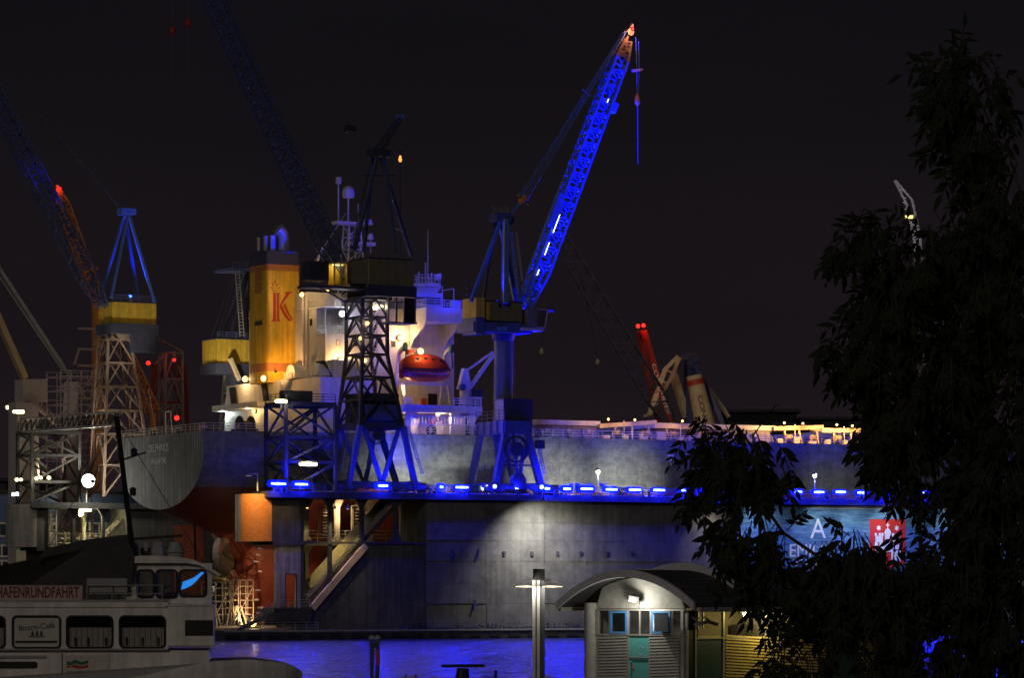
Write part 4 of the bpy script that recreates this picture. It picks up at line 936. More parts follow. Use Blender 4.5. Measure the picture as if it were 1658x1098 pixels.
rd, nn = noise_ramp(.30, (1, 1, .6), .36, .66, (.15, .028, .018), (.27, .060, .030))
mm1 = t.nodes.new('ShaderNodeMixRGB'); mm1.blend_type = 'MULTIPLY'; mm1.inputs[0].default_value = .45; t.links.new(gr, mm1.inputs[1]); t.links.new(pt, mm1.inputs[2])
mm2 = t.nodes.new('ShaderNodeMixRGB'); mm2.blend_type = 'MULTIPLY'; mm2.inputs[0].default_value = .8; t.links.new(mm1.outputs[0], mm2.inputs[1]); t.links.new(stk, mm2.inputs[2])
mm3 = t.nodes.new('ShaderNodeMixRGB'); t.links.new(gt.outputs[0], mm3.inputs[0]); t.links.new(rd, mm3.inputs[1]); t.links.new(mm2.outputs[0], mm3.inputs[2]); t.links.new(mm3.outputs[0], bb.inputs['Base Color'])
bpn = t.nodes.new('ShaderNodeBump'); bpn.inputs['Strength'].default_value = .25; bpn.inputs['Distance'].default_value = .15; t.links.new(nn.outputs['Fac'], bpn.inputs['Height']); t.links.new(bpn.outputs[0], bb.inputs['Normal'])
br = t.nodes.new('ShaderNodeTexBrick'); mr = t.nodes.new('ShaderNodeMapping'); mr.inputs['Rotation'].default_value = (0, 0, -AZ); t.links.new(g.outputs['Position'], mr.inputs[0])
sx2 = t.nodes.new('ShaderNodeSeparateXYZ'); cx2 = t.nodes.new('ShaderNodeCombineXYZ'); t.links.new(mr.outputs[0], sx2.inputs[0]); t.links.new(sx2.outputs['X'], cx2.inputs[0]); t.links.new(sx2.outputs['Z'], cx2.inputs[1]); t.links.new(cx2.outputs[0], br.inputs['Vector'])
for nm_, v_ in (('Scale', 1.0), ('Mortar Size', .035), ('Brick Width', 9.0), ('Row Height', 2.4)): br.inputs[nm_].default_value = v_
br.inputs['Color1'].default_value = (1, 1, 1, 1); br.inputs['Color2'].default_value = (.90, .90, .90, 1); br.inputs['Mortar'].default_value = (.62, .60, .58, 1)
mm4 = t.nodes.new('ShaderNodeMixRGB'); mm4.blend_type = 'MULTIPLY'; mm4.inputs[0].default_value = .7; t.links.new(mm3.outputs[0], mm4.inputs[1]); t.links.new(br.outputs['Color'], mm4.inputs[2]); t.links.new(mm4.outputs[0], bb.inputs['Base Color'])
MATS['hull_paint'] = m
hull = MB().loft([ring(s) for s in stn], False, False).build('hull', 'hull_paint', ship, True)
MB().add([p for p in ring(0)], [tuple(range(2 * NZ + 1))]).build('transom', 'transom_grey', ship)
dk = MB(); rr = [(SU + s, SV - interp(BD, s), SV + interp(BD, s)) for s in stn]
dk.add([P(u, v, ZDK - .05) for u, v, _ in rr] + [P(u, v2, ZDK - .05) for u, _, v2 in rr], [(i, i + 1, len(rr) + i + 1, len(rr) + i) for i in range(len(rr) - 1)]); dk.build('main_deck', 'hatch_purple', ship)
# bilge keel seam lines on the plating: raised weld strips along the side
for z_ in (22.3, 24.9):
    b = MB()
    for s in range(2, 150, 4): b.bar(P(SU + s, SV - hb(s, z_) - .004, z_), P(SU + s + 4, SV - hb(s + 4, z_) - .004, z_), .03, .05)
    b.build('weld_seam', 'hull_paint', hull)
# names on the transom
xv = -VD
def ttext(s, px, py, h):
    v = VV(px, SU); text(s, P(SU - .04, v, Z(py, SU, v)), xv, ZD, h, 'lettering_white', ship, ext=.01, sx=.92, bold=.02)
ttext('DELPHINUS', 257, 726, 1.55); ttext('SINGAPORE', 257, 747, 1.15)
# T mark and draught marks on the side
u_, z_ = UZ(1086, 745, SV - 20); b = MB(); b.dbox(u_ - .5, u_ + .5, SV - 20.06, SV - 20.01, z_ + .45, z_ + .75); b.dbox(u_ - .14, u_ + .14, SV - 20.06, SV - 20.01, z_ - .75, z_ + .447); b.build('tug_mark', 'lettering_white', ship)
for k, y in enumerate((887, 897, 908, 924, 955, 971, 984, 993)):
    s_ = 0
    for q in range(400):                     # find where the column x=421 meets the hull at this height
        s_ = 12 + q * .1; z_ = 5.9 + (950 - y) * (OY + 20 + .5 * s_) / F
        v_ = SV - hb(s_, z_)
        if U(421 - (k % 3) * 3, v_) <= SU + s_: break
    w_ = .32 if k % 2 else .45
    MB().obox(P(SU + s_ - .05, v_ - .06, z_), UD * w_, VD * .03, ZD * .13).build('draught_mark', 'lettering_white', ship)
# rudder, propeller
MB().loft([[P(SU + 2.2 + dx, SV + w_, z_) for dx, w_ in ((0, 0), (1.2, .5), (3.4, .55), (4.6, .15), (4.6, -.15), (3.4, -.55), (1.2, -.5))] for z_ in (3.2, 8, 14.9)]).build('rudder', 'rudder_red', ship)
hub = P(SU + 8.6, SV, 7.3)
pr = part('propeller', ship)
MB().lathe(hub + UD * 2.4, [(.95, 0), (.95, 1.6), (.6, 2.6), (.12, 3.3)], 18, -UD).build('hub', 'propeller_olive', pr, True)
MB().lathe(hub + UD * 3.4, [(1.5, 0), (1.05, 1.4)], 18, -UD).build('boss', 'rudder_red', ship, True)
def blade(a0):
    b = MB(); ringz = []
    for r_, ch, sk in ((.8, 1.0, 0), (1.8, 1.7, .12), (2.6, 1.5, .28), (3.4, 1.35, .45), (3.9, .9, .6), (4.1, .3, .7)):
        a = a0 + sk * .5; rad = VD * math.cos(a) + ZD * math.sin(a); tg = -VD * math.sin(a) + ZD * math.cos(a)
        pitch = R(55 - r_ * 6); cd = tg * math.cos(pitch) + UD * math.sin(pitch); th = UD * math.cos(pitch) - tg * math.sin(pitch)
        c = hub + UD * 1.2 + rad * r_
        ringz.append([c - cd * ch, c + th * .12, c + cd * ch, c - th * .12])
    b.loft(ringz).build('blade', 'propeller_olive', pr, True)
for k in range(5): blade(R(100 + 72 * k))
cs0 = Q(377, 905, SV - 1.0); elp = [cs0 + UD * (2.3 * math.cos(a) - .5 * math.sin(a)) + ZD * (3.6 * math.sin(a)) for a in [6.283 * q / 24 for q in range(24)]]
MB().prism(elp, VD * 2.0).build('stern_frame', 'stern_brown', ship)
# keel blocks
for k in range(18):
    MB().dbox(SU + 14 + k * 8, SU + 16 + k * 8, SV - 1.2, SV + 1.2, 0.01, 1.89).build('keel_block', 'timber', dock)

# ---- bulwark rail, hatches
dv0 = SV - 19.8
railing(ship, [P(SU + s, SV - interp(BD, s) + .15, ZDK) for s in (0, 6, 12, 20, 30)], 1.1, 1.6, 'ship_rail', .035)
railing(ship, [P(SU + .3, v, ZDK) for v in (SV - 15, SV - 5, SV + 5, SV + 15)], 1.1, 1.6, 'ship_rail', .035)
railing(ship, [P(SU + 30, dv0, ZDK), P(SU + 150, dv0, ZDK)], 1.1, 1.7, 'ship_rail', .04)
def hatch(x0, x1, ytop, label_m='hatch_purple'):
    v0_ = SV - 12.5; u0_, u1_ = U(x0, v0_), U(x1, v0_); zt_ = Z(ytop, (u0_ + u1_) / 2, v0_)
    h = part('cargo_hatch', ship)
    MB().dbox(u0_, u1_, v0_, SV + 12.5, ZDK, zt_ - .75).build('coaming', label_m, h)
    MB().dbox(u0_ - .25, u1_ + .25, v0_ - .35, SV + 12.8, zt_ - .745, zt_).build('cover', 'ship_white', h)
    n = int((u1_ - u0_) / 2.6)
    for k in range(n + 1):
        u = lerp(u0_ + .2, u1_ - .2, k / n); MB().prism([P(u - .06, v0_ - .003, ZDK), P(u - .06, v0_ - 1.0, ZDK), P(u - .06, v0_ - .003, zt_ - .9)], UD * .12).build('stay', label_m, h)
    for k in range(3):
        u = lerp(u0_, u1_, (k + .5) / 3); MB().obox(P(u, v0_ - .3, zt_ - 1.5), UD * .25, VD * .2, ZD * .22).build('cleat', 'hatch_gear', h)
hatch(868, 968, 681); hatch(1064, 1250, 687.5); hatch(1400, 1560, 697)
def hatch_gear(x0, x1, yt0, yt1, k0, v0_=SV - 13.4):
    gp = part('cargo_gear', ship); u0_, u1_ = U(x0, v0_), U(x1, v0_)
    p0_, p1_ = P(u0_, v0_, Z(yt0, u0_, v0_)), P(u1_, v0_, Z(yt1, u1_, v0_))
    bar('beam', p0_, p1_, .5, 'hatch_gear', gp, .65); bar('beam', p0_ + VD * 3, p1_ + VD * 3, .4, 'hatch_gear', gp, .5)
    rnd = random.Random(k0); n = int((u1_ - u0_) / 1.5)
    for k in range(n):
        u = lerp(u0_, u1_, (k + .5) / n); zt_ = lerp(p0_.z, p1_.z, (k + .5) / n)
        if k % 2: bar('strut', P(u, v0_, ZDK), P(u + rnd.uniform(-.8, .8), v0_, zt_), .22, 'hatch_gear', gp)
        else:
            hh = rnd.uniform(.7, 1.6); MB().obox(P(u, v0_ - .5, ZDK + hh / 2), UD * rnd.uniform(.3, .6), VD * .4, ZD * hh / 2).build('winch_box', 'hatch_gear', gp)
        if k % 3 == 1: MB().lathe(P(u - .4, v0_ - .8, ZDK + 1.2), [(.45, 0), (.5, .1), (.3, .15), (.3, .7), (.5, .75), (.45, .85)], 12, UD).build('winch_drum', 'crane_yellow', gp)
        if k % 4 == 2: bar('pipe', P(u, v0_ - .3, ZDK), P(u, v0_ - .3, zt_ + .6), .14, 'hatch_gear', gp, None, 'round')
hatch_gear(970, 1062, 690, 684, 1); hatch_gear(1060, 1140, 690, 692, 2, SV - 14.0); hatch_gear(1252, 1332, 694, 692, 3); hatch_gear(1330, 1400, 697, 697, 4, SV - 14)
for k, (px, py, pw) in enumerate(((985, 683, 1100), (1028, 684, 900), (1105, 686, 800), (1270, 689, 2200), (1300, 690, 2000), (1355, 692, 2000), (1380, 694, 1800))):
    bulkhead_lamp(Q(px, py - 4, SV - 16), .16, 'glow_warm', (1, .52, .14), pw * (.35 if k < 3 else .8), 'small amber deck lamp over the cargo gear, %s forward of the bridge' % ordn[k], 'deck lamps over the cargo gear', name='deck_lamp')
# ---- accommodation block
HV0, HV1 = 20.0, 46.0
uA, uFr = U(527, HV0), U(735, HV0)
zl = lambda py: Z(py, uA, HV0)
zBR = zl(497)
# the house in storeys, each a little proud so deck edges read
def storey(u0_, u1_, v0_, v1_, z0_, z1_, name='deckhouse', m_='ship_white'):
    o_ = MB().dbox(u0_, u1_, v0_, v1_, z0_, z1_).build(name, m_, ship); return o_
h1 = storey(uA, uFr, HV0, HV1, ZDK, zl(541), 'accommodation')
h2 = storey(uA + 3.6, uFr, HV0, HV1, zl(541) + .003, zBR, 'upper_accommodation')
storey(uA, uA + 3.6 - .003, HV0 + 3, HV1, zl(541) + .003, zBR - .003, 'upper_annex')
MB().dbox(uA - .15, uFr + .1, HV0 - .12, HV1, zBR + .002, zBR + .18).build('bridge_deck', 'ship_white', ship)
MB().dbox(uA - .1, uA + 3.6, HV0 - .1, HV0 + 3, zl(541) + .004, zl(541) + .12).build('balcony_deck', 'ship_white', ship)
railing(ship, [P(uA, HV0, zl(541) + .12), P(uA + 3.6, HV0, zl(541) + .12)], 1.1, 1.2); railing(ship, [P(uA, HV0 + 3, zl(541) + .12), P(uA, HV0, zl(541) + .12)], 1.1, 1.2)
railing(ship, [P(uA, HV1, zBR + .2), P(uA, HV0, zBR + .2), P(uFr - 8, HV0, zBR + .2)], 1.1, 1.6)
# wheelhouse set back on the bridge deck
storey(uA + 10, uFr - .6, HV0 + 2.5, HV1 - 2.5, zBR + .19, zBR + 3.0, 'wheelhouse')
b = MB(); b.dbox(uA + 11, uFr - .9, HV0 + 2.42, HV0 + 2.497, zBR + 1.3, zBR + 2.3); b.build('wheelhouse_window', 'window_glass', ship)
railing(ship, [P(uA + 10, HV0 + 2.5, zBR + 3.0), P(uFr - .6, HV0 + 2.5, zBR + 3.0)], 1.0, 1.5)
storey(uA - .0, uA + 5.5, HV0 + 6, HV0 + 12, zBR + .19, zBR + 2.6, 'deck_cabin')
# portholes, doors and windows of the side
def win(px, py, w_, h_, lit=False):
    u, z = UZ(px, py, HV0); f = MB(); f.dbox(u - w_ / 2 - .1, u + w_ / 2 + .1, HV0 - .06, HV0 - .002, z - h_ / 2 - .1, z + h_ / 2 + .1); fo = f.build('window', 'lattice_grey', ship)
    MB().dbox(u - w_ / 2, u + w_ / 2, HV0 - .09, HV0 - .062, z - h_ / 2, z + h_ / 2).build('pane', 'glow_window' if lit else 'black', fo)
win(547, 555, .35, .6, True); win(637, 557, .6, .8); win(659, 556, .5, .5, True); win(548, 594, .5, 1.1); win(600, 560, .6, .8); win(575, 556, .5, .8); win(694, 600, .6, .8); win(560, 640, .5, 1.0)
for px, py in ((504, 522),):
    v = VV(px, uA); z = Z(py, uA, v); MB().dbox(uA - .06, uA - .002, v - .35, v + .35, z - .5, z + .5).build('window', 'black', ship)
for px in (491, 497):
    v = VV(px, uA - .3); MB().tube(P(uA - .3, v, ZDK), P(uA - .3, v, Z(480, uA, v)), .18, .18, 8).build('vent_pipe', 'ship_white', ship, True)
MB().tube(P(uA - .1, HV0 - .15, ZDK + 8), P(uA - .1, HV0 - .15, zl(500)), .1, .1, 8).build('drain_pipe', 'ship_white', ship)
# companion pipes on the balcony
b = MB().path([Q(535, 541, HV0 + 2), Q(535, 512, HV0 + 2), Q(545, 512, HV0 + 2)], .06); b.build('rail_loop', 'ship_rail', ship)
# bridge wing on starboard with its bracket
uw0, uw1 = U(690, 15), U(750, 15)
MB().dbox(uw0, uw1, 15, HV0 - .13, zBR - 1.9, zBR + .18).build('bridge_wing', 'ship_white', ship)
MB().prism([P(uw1 - .25, 15.2, zBR - 1.903), P(uw1 - .25, HV0, zBR - 1.903), P(uw1 - .25, HV0, zBR - 5.2), P(uw1 - .25, HV0 - 1.0, zBR - 4.2), P(uw1 - .25, 15.8, zBR - 2.6)], -UD * .25).build('wing_bracket', 'ship_white', ship)
MB().prism([P(uw0, 15.2, zBR - 1.903), P(uw0, HV0, zBR - 1.903), P(uw0, HV0, zBR - 5.4), P(uw0, HV0 - .9, zBR - 4.3), P(uw0, 15.8, zBR - 2.6)], UD * .25).build('wing_bracket', 'ship_white', ship)
MB().prism([P(uw0 - 1.4, HV0 - .15, zBR), P(uw0 - .003, HV0 - .15, zBR), P(uw0 - .003, 15.2, zBR), P(uw0 - .003, 15.2, zBR - 1.2), ], VD * .1)
railing(ship, [P(uw0, HV0, zBR + .2), P(uw0, 15.1, zBR + .2), P(uw1, 15.1, zBR + .2), P(uw1, HV0, zBR + .2)], 1.1, 1.4)
MB().dbox(uw1 - 1.4, uw1 - .2, 15.3, 16.6, zBR + .2, zBR + 1.3).build('wing_console', 'ship_white', ship)
b = MB(); z_a, z_b = zBR + .2, zBR + 3.1
b.path([P(uw1 - 1, 16, z_a), P(uw1 - 1, 16, z_b), P(uw1 - 1, 19.5, z_b), P(uw1 - 1, 19.5, z_a)], .05); b.build('awning_frame', 'ship_rail', ship)
# lifeboat deck below and the side slab
slu0, slu1 = U(655, 13.2), U(781, 13.2); zs0, zs1 = Z(667, slu0, 13.2), Z(655, slu0, 13.2)
MB().dbox(slu0, slu1, 13.2, HV0 - .003, zs0, zs1).build('boat_deck', 'ship_white', ship)
for px in (662, 733, 765):
    u = U(px, 13.6); MB().dbox(u - .25, u + .25, 13.6, 14.2, ZDK, zs0 - .003).build('deck_stanchion', 'ship_white', ship)
    MB().prism([P(u - .1, 13.65, zs0 - .004), P(u + 1.6, 13.65, zs0 - .004), P(u + .9, 13.65, zs0 - .5), P(u + .25, 13.65, zs0 - 1.5)], VD * .3).build('knee', 'ship_white', ship)
railing(ship, [P(U(735, 13.3), 13.3, zs1), P(slu1 - .1, 13.3, zs1), P(slu1 - .1, HV0, zs1)], 1.1, .9, 'ship_rail', .05)
railing(ship, [P(slu0, 13.3, zs1), P(U(665, 13.3), 13.3, zs1)], 1.1, .9, 'ship_rail', .05)
# accommodation ladder stowed flat along the side
al = thing('gangway_ladder', P(U(712, 12.6), 12.6, Z(687, slu0, 12.6)), 'white ladder gangway stowed level under the boat deck slab', 'gangway')
p0_, p1_ = Q(656, 687, 12.6), Q(770, 689, 12.6); hgt = 1.25
for dz in (0, hgt): bar('rail', p0_ + ZD * dz, p1_ + ZD * dz, .12, 'ship_rail', al, .16)
for k in range(22): p = lerp(p0_, p1_, (k + .5) / 22); bar('rung', p, p + ZD * hgt, .14, 'ship_rail', al)
for k in (0.08, .5, .92): p = lerp(p0_, p1_, k); bar('hanger', p + ZD * .2, p + VD * .9 + ZD * .9, .12, 'ship_rail', al)
# stores and fittings on the side passage
for k, (px, y0_, y1_, wd, mm) in enumerate(((668, 677, 700, .9, 'ship_white'), (690, 690, 702, .7, 'hatch_gear'), (712, 683, 703, .5, 'ship_white'), (723, 682, 703, .55, 'galvanised'), (744, 676, 703, 1.0, 'ship_white'))):
    u, z0_ = UZ(px, y1_, 15.5); MB().dbox(u - wd, u + wd, 15.5, 16.5, ZDK, Z(y0_, u, 15.5)).build('locker', mm, ship)
for px in (698,):
    c = Q(px, 697, 15.2); n = 18; ringf = lambda rr, dv: [c + VD * dv + (UD * math.cos(6.283 * i / n) + ZD * math.sin(6.283 * i / n)) * rr for i in range(n)]
    tag(MB().loft([ringf(.75, -.15), ringf(.42, -.2), ringf(.42, .2), ringf(.75, .15), ringf(.75, -.15)], True, False).build('tyre_fender', 'rubber'), 'black tyre fender under the stowed gangway', 'tyre')
b = MB().lathe(Q(699, 687, 14.6), [(.3, 0), (.5, .25), (.4, .6)], 12); b.build('fire_box', 'red_paint', ship)
# lifeboat with davits
lb_u0, lb_u1 = U(648, 14.5), U(731, 14.5); zk, zg, zc2 = Z(617, lb_u0, 14.5), Z(597, lb_u0, 14.5), Z(571, lb_u0, 14.5)
lbt = thing('lifeboat', P((lb_u0 + lb_u1) / 2, 14.9, zk), 'orange red enclosed lifeboat hanging in davits under the bridge wing', 'lifeboat')
L = lb_u1 - lb_u0
def sect(t_, part_):
    w_ = 1.45 * (1 - abs(2 * t_ - 1) ** 3.2) ** .6 + .05; u = lb_u0 + L * t_
    if part_ == 'hull':
        kz = zk + .9 * abs(2 * t_ - 1) ** 3; return [P(u, 14.9 + w_ * x, lerp(kz, zg, y)) for x, y in ((-1, 1), (-1, .75), (-.85, .4), (-.5, .12), (0, 0), (.5, .12), (.85, .4), (1, .75), (1, 1))]
    top = zg + (zc2 - zg) * max(.02, 1 - abs(2 * t_ - .95) ** 2.6) ** .6
    return [P(u, 14.9 + w_ * .93 * x, lerp(zg + .03, top, y)) for x, y in ((-1, 0), (-.98, .3), (-.8, .65), (-.45, .93), (0, 1), (.45, .93), (.8, .65), (.98, .3), (1, 0))]
ts_ = [0, .03, .08, .15, .25, .4, .55, .7, .82, .9, .95, .98, 1]
MB().loft([sect(q, 'hull') for q in ts_]).build('hull', 'lifeboat_orange', lbt, True)
MB().loft([sect(q, 'top') for q in ts_[1:-1]]).build('canopy', 'lifeboat_orange', lbt, True)
b = MB()
for q0, q1 in zip(ts_[1:-2], ts_[2:-1]): b.bar(sect(q0, 'hull')[0] - VD * .05, sect(q1, 'hull')[0] - VD * .05, .14, .16)
b.build('rubbing_strake', 'rubber', lbt)
for q in (.3, .45, .6, .75): c = sect(q, 'top')[2]; MB().obox(c - VD * .02, UD * .22, VD * .06, ZD * .12).build('window', 'black', lbt)
MB().hexa([P(lb_u0 + 1.2, 14.4, zc2 - .25), P(lb_u0 + 2.4, 14.4, zc2 - .1), P(lb_u0 + 2.4, 15.4, zc2 - .1), P(lb_u0 + 1.2, 15.4, zc2 - .25)], [P(lb_u0 + 1.4, 14.5, zc2 + .45), P(lb_u0 + 2.2, 14.5, zc2 + .5), P(lb_u0 + 2.2, 15.3, zc2 + .5), P(lb_u0 + 1.4, 15.3, zc2 + .45)]).build('helm_cupola', 'lifeboat_orange', lbt)
b = MB()
for k in range(8):
    q0_, q1_ = sect(.1 + k * .1, 'hull')[1], sect(.2 + k * .1, 'hull')[1]; mq = (q0_ + q1_) / 2 - ZD * .25 - VD * .06; b.bar(q0_ - VD * .06, mq, .04); b.bar(mq, q1_ - VD * .06, .04)
b.build('grab_line', 'ship_rail', lbt)
MB().lathe(P(lb_u0 + .3, 14.9, zk + .7), [(.35, 0), (.35, .35)], 14, -VD).build('propeller_guard', 'lifeboat_orange', lbt)
dvt = part('davits', ship)
for px, lean in ((652, -1), (727, 1)):
    u = U(px, 16); a = P(u, 18.6, zs1); mid_ = P(u, 17.2, zc2 + .2); tip_ = P(u, 15.2, zc2 + 1.2)
    bar('davit_arm', a, mid_, .45, 'ship_white', dvt); bar('davit_arm', mid_, tip_, .4, 'ship_white', dvt); bar('fall', tip_, P(u, 14.9, zg + .3), .12, 'dock_dark', dvt)
    bar('davit_strut', P(u, 15.4, zs1), P(u + .2, 16.6, zk - .2), .4, 'ship_white', dvt)
    MB().obox(tip_ - ZD * .3, UD * .22, VD * .3, ZD * .6).build('fall_block', 'ink_green', dvt)
bar('cradle', P(lb_u0 + .5, 14.9, zk - .3), P(lb_u1 - .5, 14.9, zk - .3), .25, 'ship_white', dvt)
for dx in (-.5, .5): bar('rescue_ladder', Q(720, 655, 14.4) + UD * dx * .4, Q(716, 620, 15.8) + UD * dx * .4, .1, 'ship_rail', dvt)
b = MB()
for k in range(9): q = lerp(Q(720, 655, 14.4), Q(716, 620, 15.8), k / 9); b.bar(q - UD * .25, q + UD * .25, .07)
b.build('ladder', 'ship_rail', dvt)
for k, (px, w_, h_, mm) in enumerate(((686, .8, 1.2, 'red_paint'), (700, 1.4, 1.9, 'black'), (703, .9, 1.0, 'ship_white'), (717, .6, .8, 'ship_white'), (672, .5, 1.4, 'hatch_gear'))):
    u = U(px, 17 + .3 * k); MB().dbox(u - w_ / 2, u + w_ / 2, 16.8 + .3 * k, 17.05 + .3 * k, zs1, zs1 + h_).build('deck_gear', mm, ship)
# stores crane on the boat deck
sc_ = part('stores_crane', ship); cb0 = Q(752, 655, 15.4)
MB().lathe(cb0, [(.75, 0), (.7, 2.2)], 14).build('pedestal', 'ship_white', sc_, True)
MB().hexa([cb0 + ZD * 2.2 + UD * a + VD * c for a, c in ((-1, -.6), (.9, -.6), (.9, .6), (-1, .6))], [cb0 + ZD * 5.2 + UD * a + VD * c for a, c in ((-.3, -.4), (.4, -.4), (.4, .4), (-.3, .4))]).build('king_post', 'ship_white', sc_)
bar('jib', Q(755, 636, 15.4), Q(799, 574, 15.4), .5, 'ship_white', sc_); bar('tie', Q(746, 607, 15.4), Q(798, 570, 15.4), .3, 'ship_white', sc_)
MB().lathe(Q(750, 627, 14.7), [(.5, 0), (.5, .6)], 14, VD).build('winch', 'crane_blue', sc_)
MB().obox(Q(770, 637, 15.4), UD * .9, VD * .5, ZD * .55).build('motor_box', 'dock_dark', ship); MB().obox(Q(762, 637, 15.4), UD * .25, VD * .4, ZD * .4).build('motor', 'ship_white', ship)
MB().dbox(U(757, 15), U(780, 15), 14.8, 17, Z(645, slu1, 15), Z(643, slu1, 15)).build('grating', 'ship_rail', ship)
for px in (759, 779): u, _ = UZ(px, 645, 15); MB().dbox(u - .1, u + .1, 15, 15.2, zs1, Z(645, u, 15)).build('grating_leg', 'ship_rail', ship)
# ---- after deckhouses
w0 = U(519, 16); z36 = Z(610, w0, 16)
dh = MB().dbox(w0, w0 + 9, 16, 28, ZDK, z36).build('side_house', 'ship_white', ship)
railing(ship, [P(w0, 28, z36), P(w0, 16, z36), P(w0 + 9, 16, z36)], 1.1, 1.3)
for k, (px, dv, r_, mm) in enumerate(((470, 24.5, 1.25, 'ship_white'), (508, 19.5, 1.1, 'ship_white'))):
    c = P(w0 + .8, VV(px, w0 + .8), z36 + .35); n = 14
    prof = [(-r_ * 1.15, 0), (-r_ * 1.15, r_ * .9), (-r_ * .8, r_ * 1.45), (0, r_ * 1.65), (r_ * .8, r_ * 1.45), (r_ * 1.15, r_ * .9), (r_ * 1.15, 0)]
    MB().prism([c + VD * x + ZD * y for x, y in prof], UD * 2.8).build('vent_hood', mm, ship, True)
MB().hexa([P(w0 + 3, 18, z36), P(w0 + 6.5, 18, z36), P(w0 + 6.5, 21, z36), P(w0 + 3, 21, z36)], [P(w0 + 3, 18, z36 + 2.6), P(w0 + 6.5, 18, z36 + 2.6), P(w0 + 6.5, 21, z36 + 2.6), P(w0 + 3, 21, z36 + 2.6)]).build('vent_house', 'ship_white', ship)
MB().prism([P(w0 + 2.9, 18, z36 + .2), P(w0 + 2.9, 21, z36 + .2), P(w0 + 1.6, 21, z36 + 2.5), P(w0 + 1.6, 18, z36 + 2.5)], UD * .05).build('vent_louvre', 'black', ship)
MB().dbox(w0 + 6.8, w0 + 8.2, 17, 18.5, z36, z36 + 1.9).build('tank', 'ship_white', ship)
# engine casing under the funnel with slanted vents, winch
c0_ = U(455, 28); zc0_ = Z(616, c0_, 30)
MB().hexa([P(c0_, 28.003, ZDK), P(uA - .5, 28.003, ZDK), P(uA - .5, 48, ZDK), P(c0_, 48, ZDK)], [P(c0_, 28.003, zc0_), P(uA - .5, 28.003, zc0_), P(uA - .5, 47, zc0_), P(c0_, 47, zc0_)]).build('engine_casing', 'ship_white', ship)
MB().dbox(c0_ - 2.4, c0_ - .003, 31, 47, Z(664, c0_, 40), Z(655, c0_, 40)).build('casing_canopy', 'ship_white', ship)
for px0, px1, y0_, y1_ in ((371, 388, 628, 664), (423, 438, 622, 650)):
    va, vb_ = VV(px0, c0_ - .3), VV(px1 - 8, c0_ - .3); vd = (va - vb_) * .55; z0_, z1_ = Z(y1_, c0_, va), Z(y0_, c0_, va)
    MB().prism([P(c0_ - .35, va, z1_), P(c0_ - .35, vb_, z1_), P(c0_ - .35, vb_ - vd, z0_), P(c0_ - .35, va - vd, z0_)], UD * .3).build('slanted_vent', 'black', ship)
wc = P(c0_ - 2.5, VV(397, c0_ - 2.5), ZDK + 1.6)
wn = part('mooring_winch', ship)
for du in (-1.0, .8): MB().lathe(wc + UD * du, [(1.55, 0), (1.55, .18)], 20, UD).build('flange', 'dock_dark', wn)
MB().lathe(wc - UD * 1.0, [(.8, 0), (.8, 1.9)], 18, UD).build('drum', 'dock_steel', wn); MB().obox(wc - ZD * 1.0 + VD * .2, UD * 1.6, VD * 1.3, ZD * .6).build('bed', 'dock_dark', wn)
MB().lathe(wc - UD * 1.2, [(.35, 0), (.35, .2)], 12, UD).build('hub_cap', 'crane_yellow', wn)
for k in range(9):
    v = SV - 12 + k * 3; hh = .6 + (k * 37 % 5) * .18; MB().dbox(SU + 1.5 + (k % 3), SU + 2.4 + (k % 3), v, v + .9, ZDK, ZDK + hh).build('mooring_bitt', ('dock_dark', 'hatch_gear', 'red_paint')[k % 3], ship)
b = MB().path([P(SU + 1.6, VV(268, SU + 1.6), ZDK), P(SU + 1.6, VV(268, SU + 1.6), ZDK + 3.4), P(SU + 1.6, VV(276, SU + 1.6), ZDK + 3.4), P(SU + 1.6, VV(279, SU + 1.6), ZDK)], .08); b.build('flag_frame', 'ship_rail', ship)
bar('ensign_staff', P(SU + .4, VV(254, SU + .4), ZDK), Q(240, 630, VV(254, SU) + .5), .14, 'ship_rail', ship, None, 'round')
# ---- funnel
fv0 = 30.0; f_u0, f_u1 = U(432, fv0), U(487, fv0); fz0, fz1 = Z(618, f_u0, fv0), Z(427, f_u0, fv0); fzt = Z(405, f_u0, fv0)
fv1 = fv0 + 6.3
fn = part('funnel', ship)
def rrect(u0_, u1_, v0_, v1_, r_, z):
    pts = []
    for cu, cv, a0 in ((u1_ - r_, v1_ - r_, 0), (u0_ + r_, v1_ - r_, 90), (u0_ + r_, v0_ + r_, 180), (u1_ - r_, v0_ + r_, 270)):
        for k in range(6): a = R(a0 + k * 18); pts.append(P(cu + r_ * math.cos(a), cv + r_ * math.sin(a), z))
    return pts
def fband(y0_, y1_, m_, grow=0.0):
    za, zb2 = Z(y1_, f_u0, fv0), Z(y0_, f_u0, fv0); MB().loft([rrect(f_u0 - grow, f_u1 + grow, fv0 - grow, fv1 + grow, .55, za), rrect(f_u0 - grow, f_u1 + grow, fv0 - grow, fv1 + grow, .55, zb2)]).build('casing_band', m_, fn, True)
fband(427.1, 437, 'funnel_band'); fband(437.1, 587, 'funnel_yellow'); fband(587.1, 601, 'funnel_band'); fband(601.1, 619, 'funnel_yellow'); fband(405, 427, 'funnel_navy', .05)
for y0_, y1_ in ((438, 455), (457, 475), (520, 527)):
    v = VV(419, f_u0); MB().dbox(f_u0 - .08, f_u0 - .003, v - 1.2, v + 1.2, Z(y1_, f_u0, v), Z(y0_, f_u0, v)).build('louvre', 'funnel_band' if y0_ < 500 else 'dock_dark', fn)
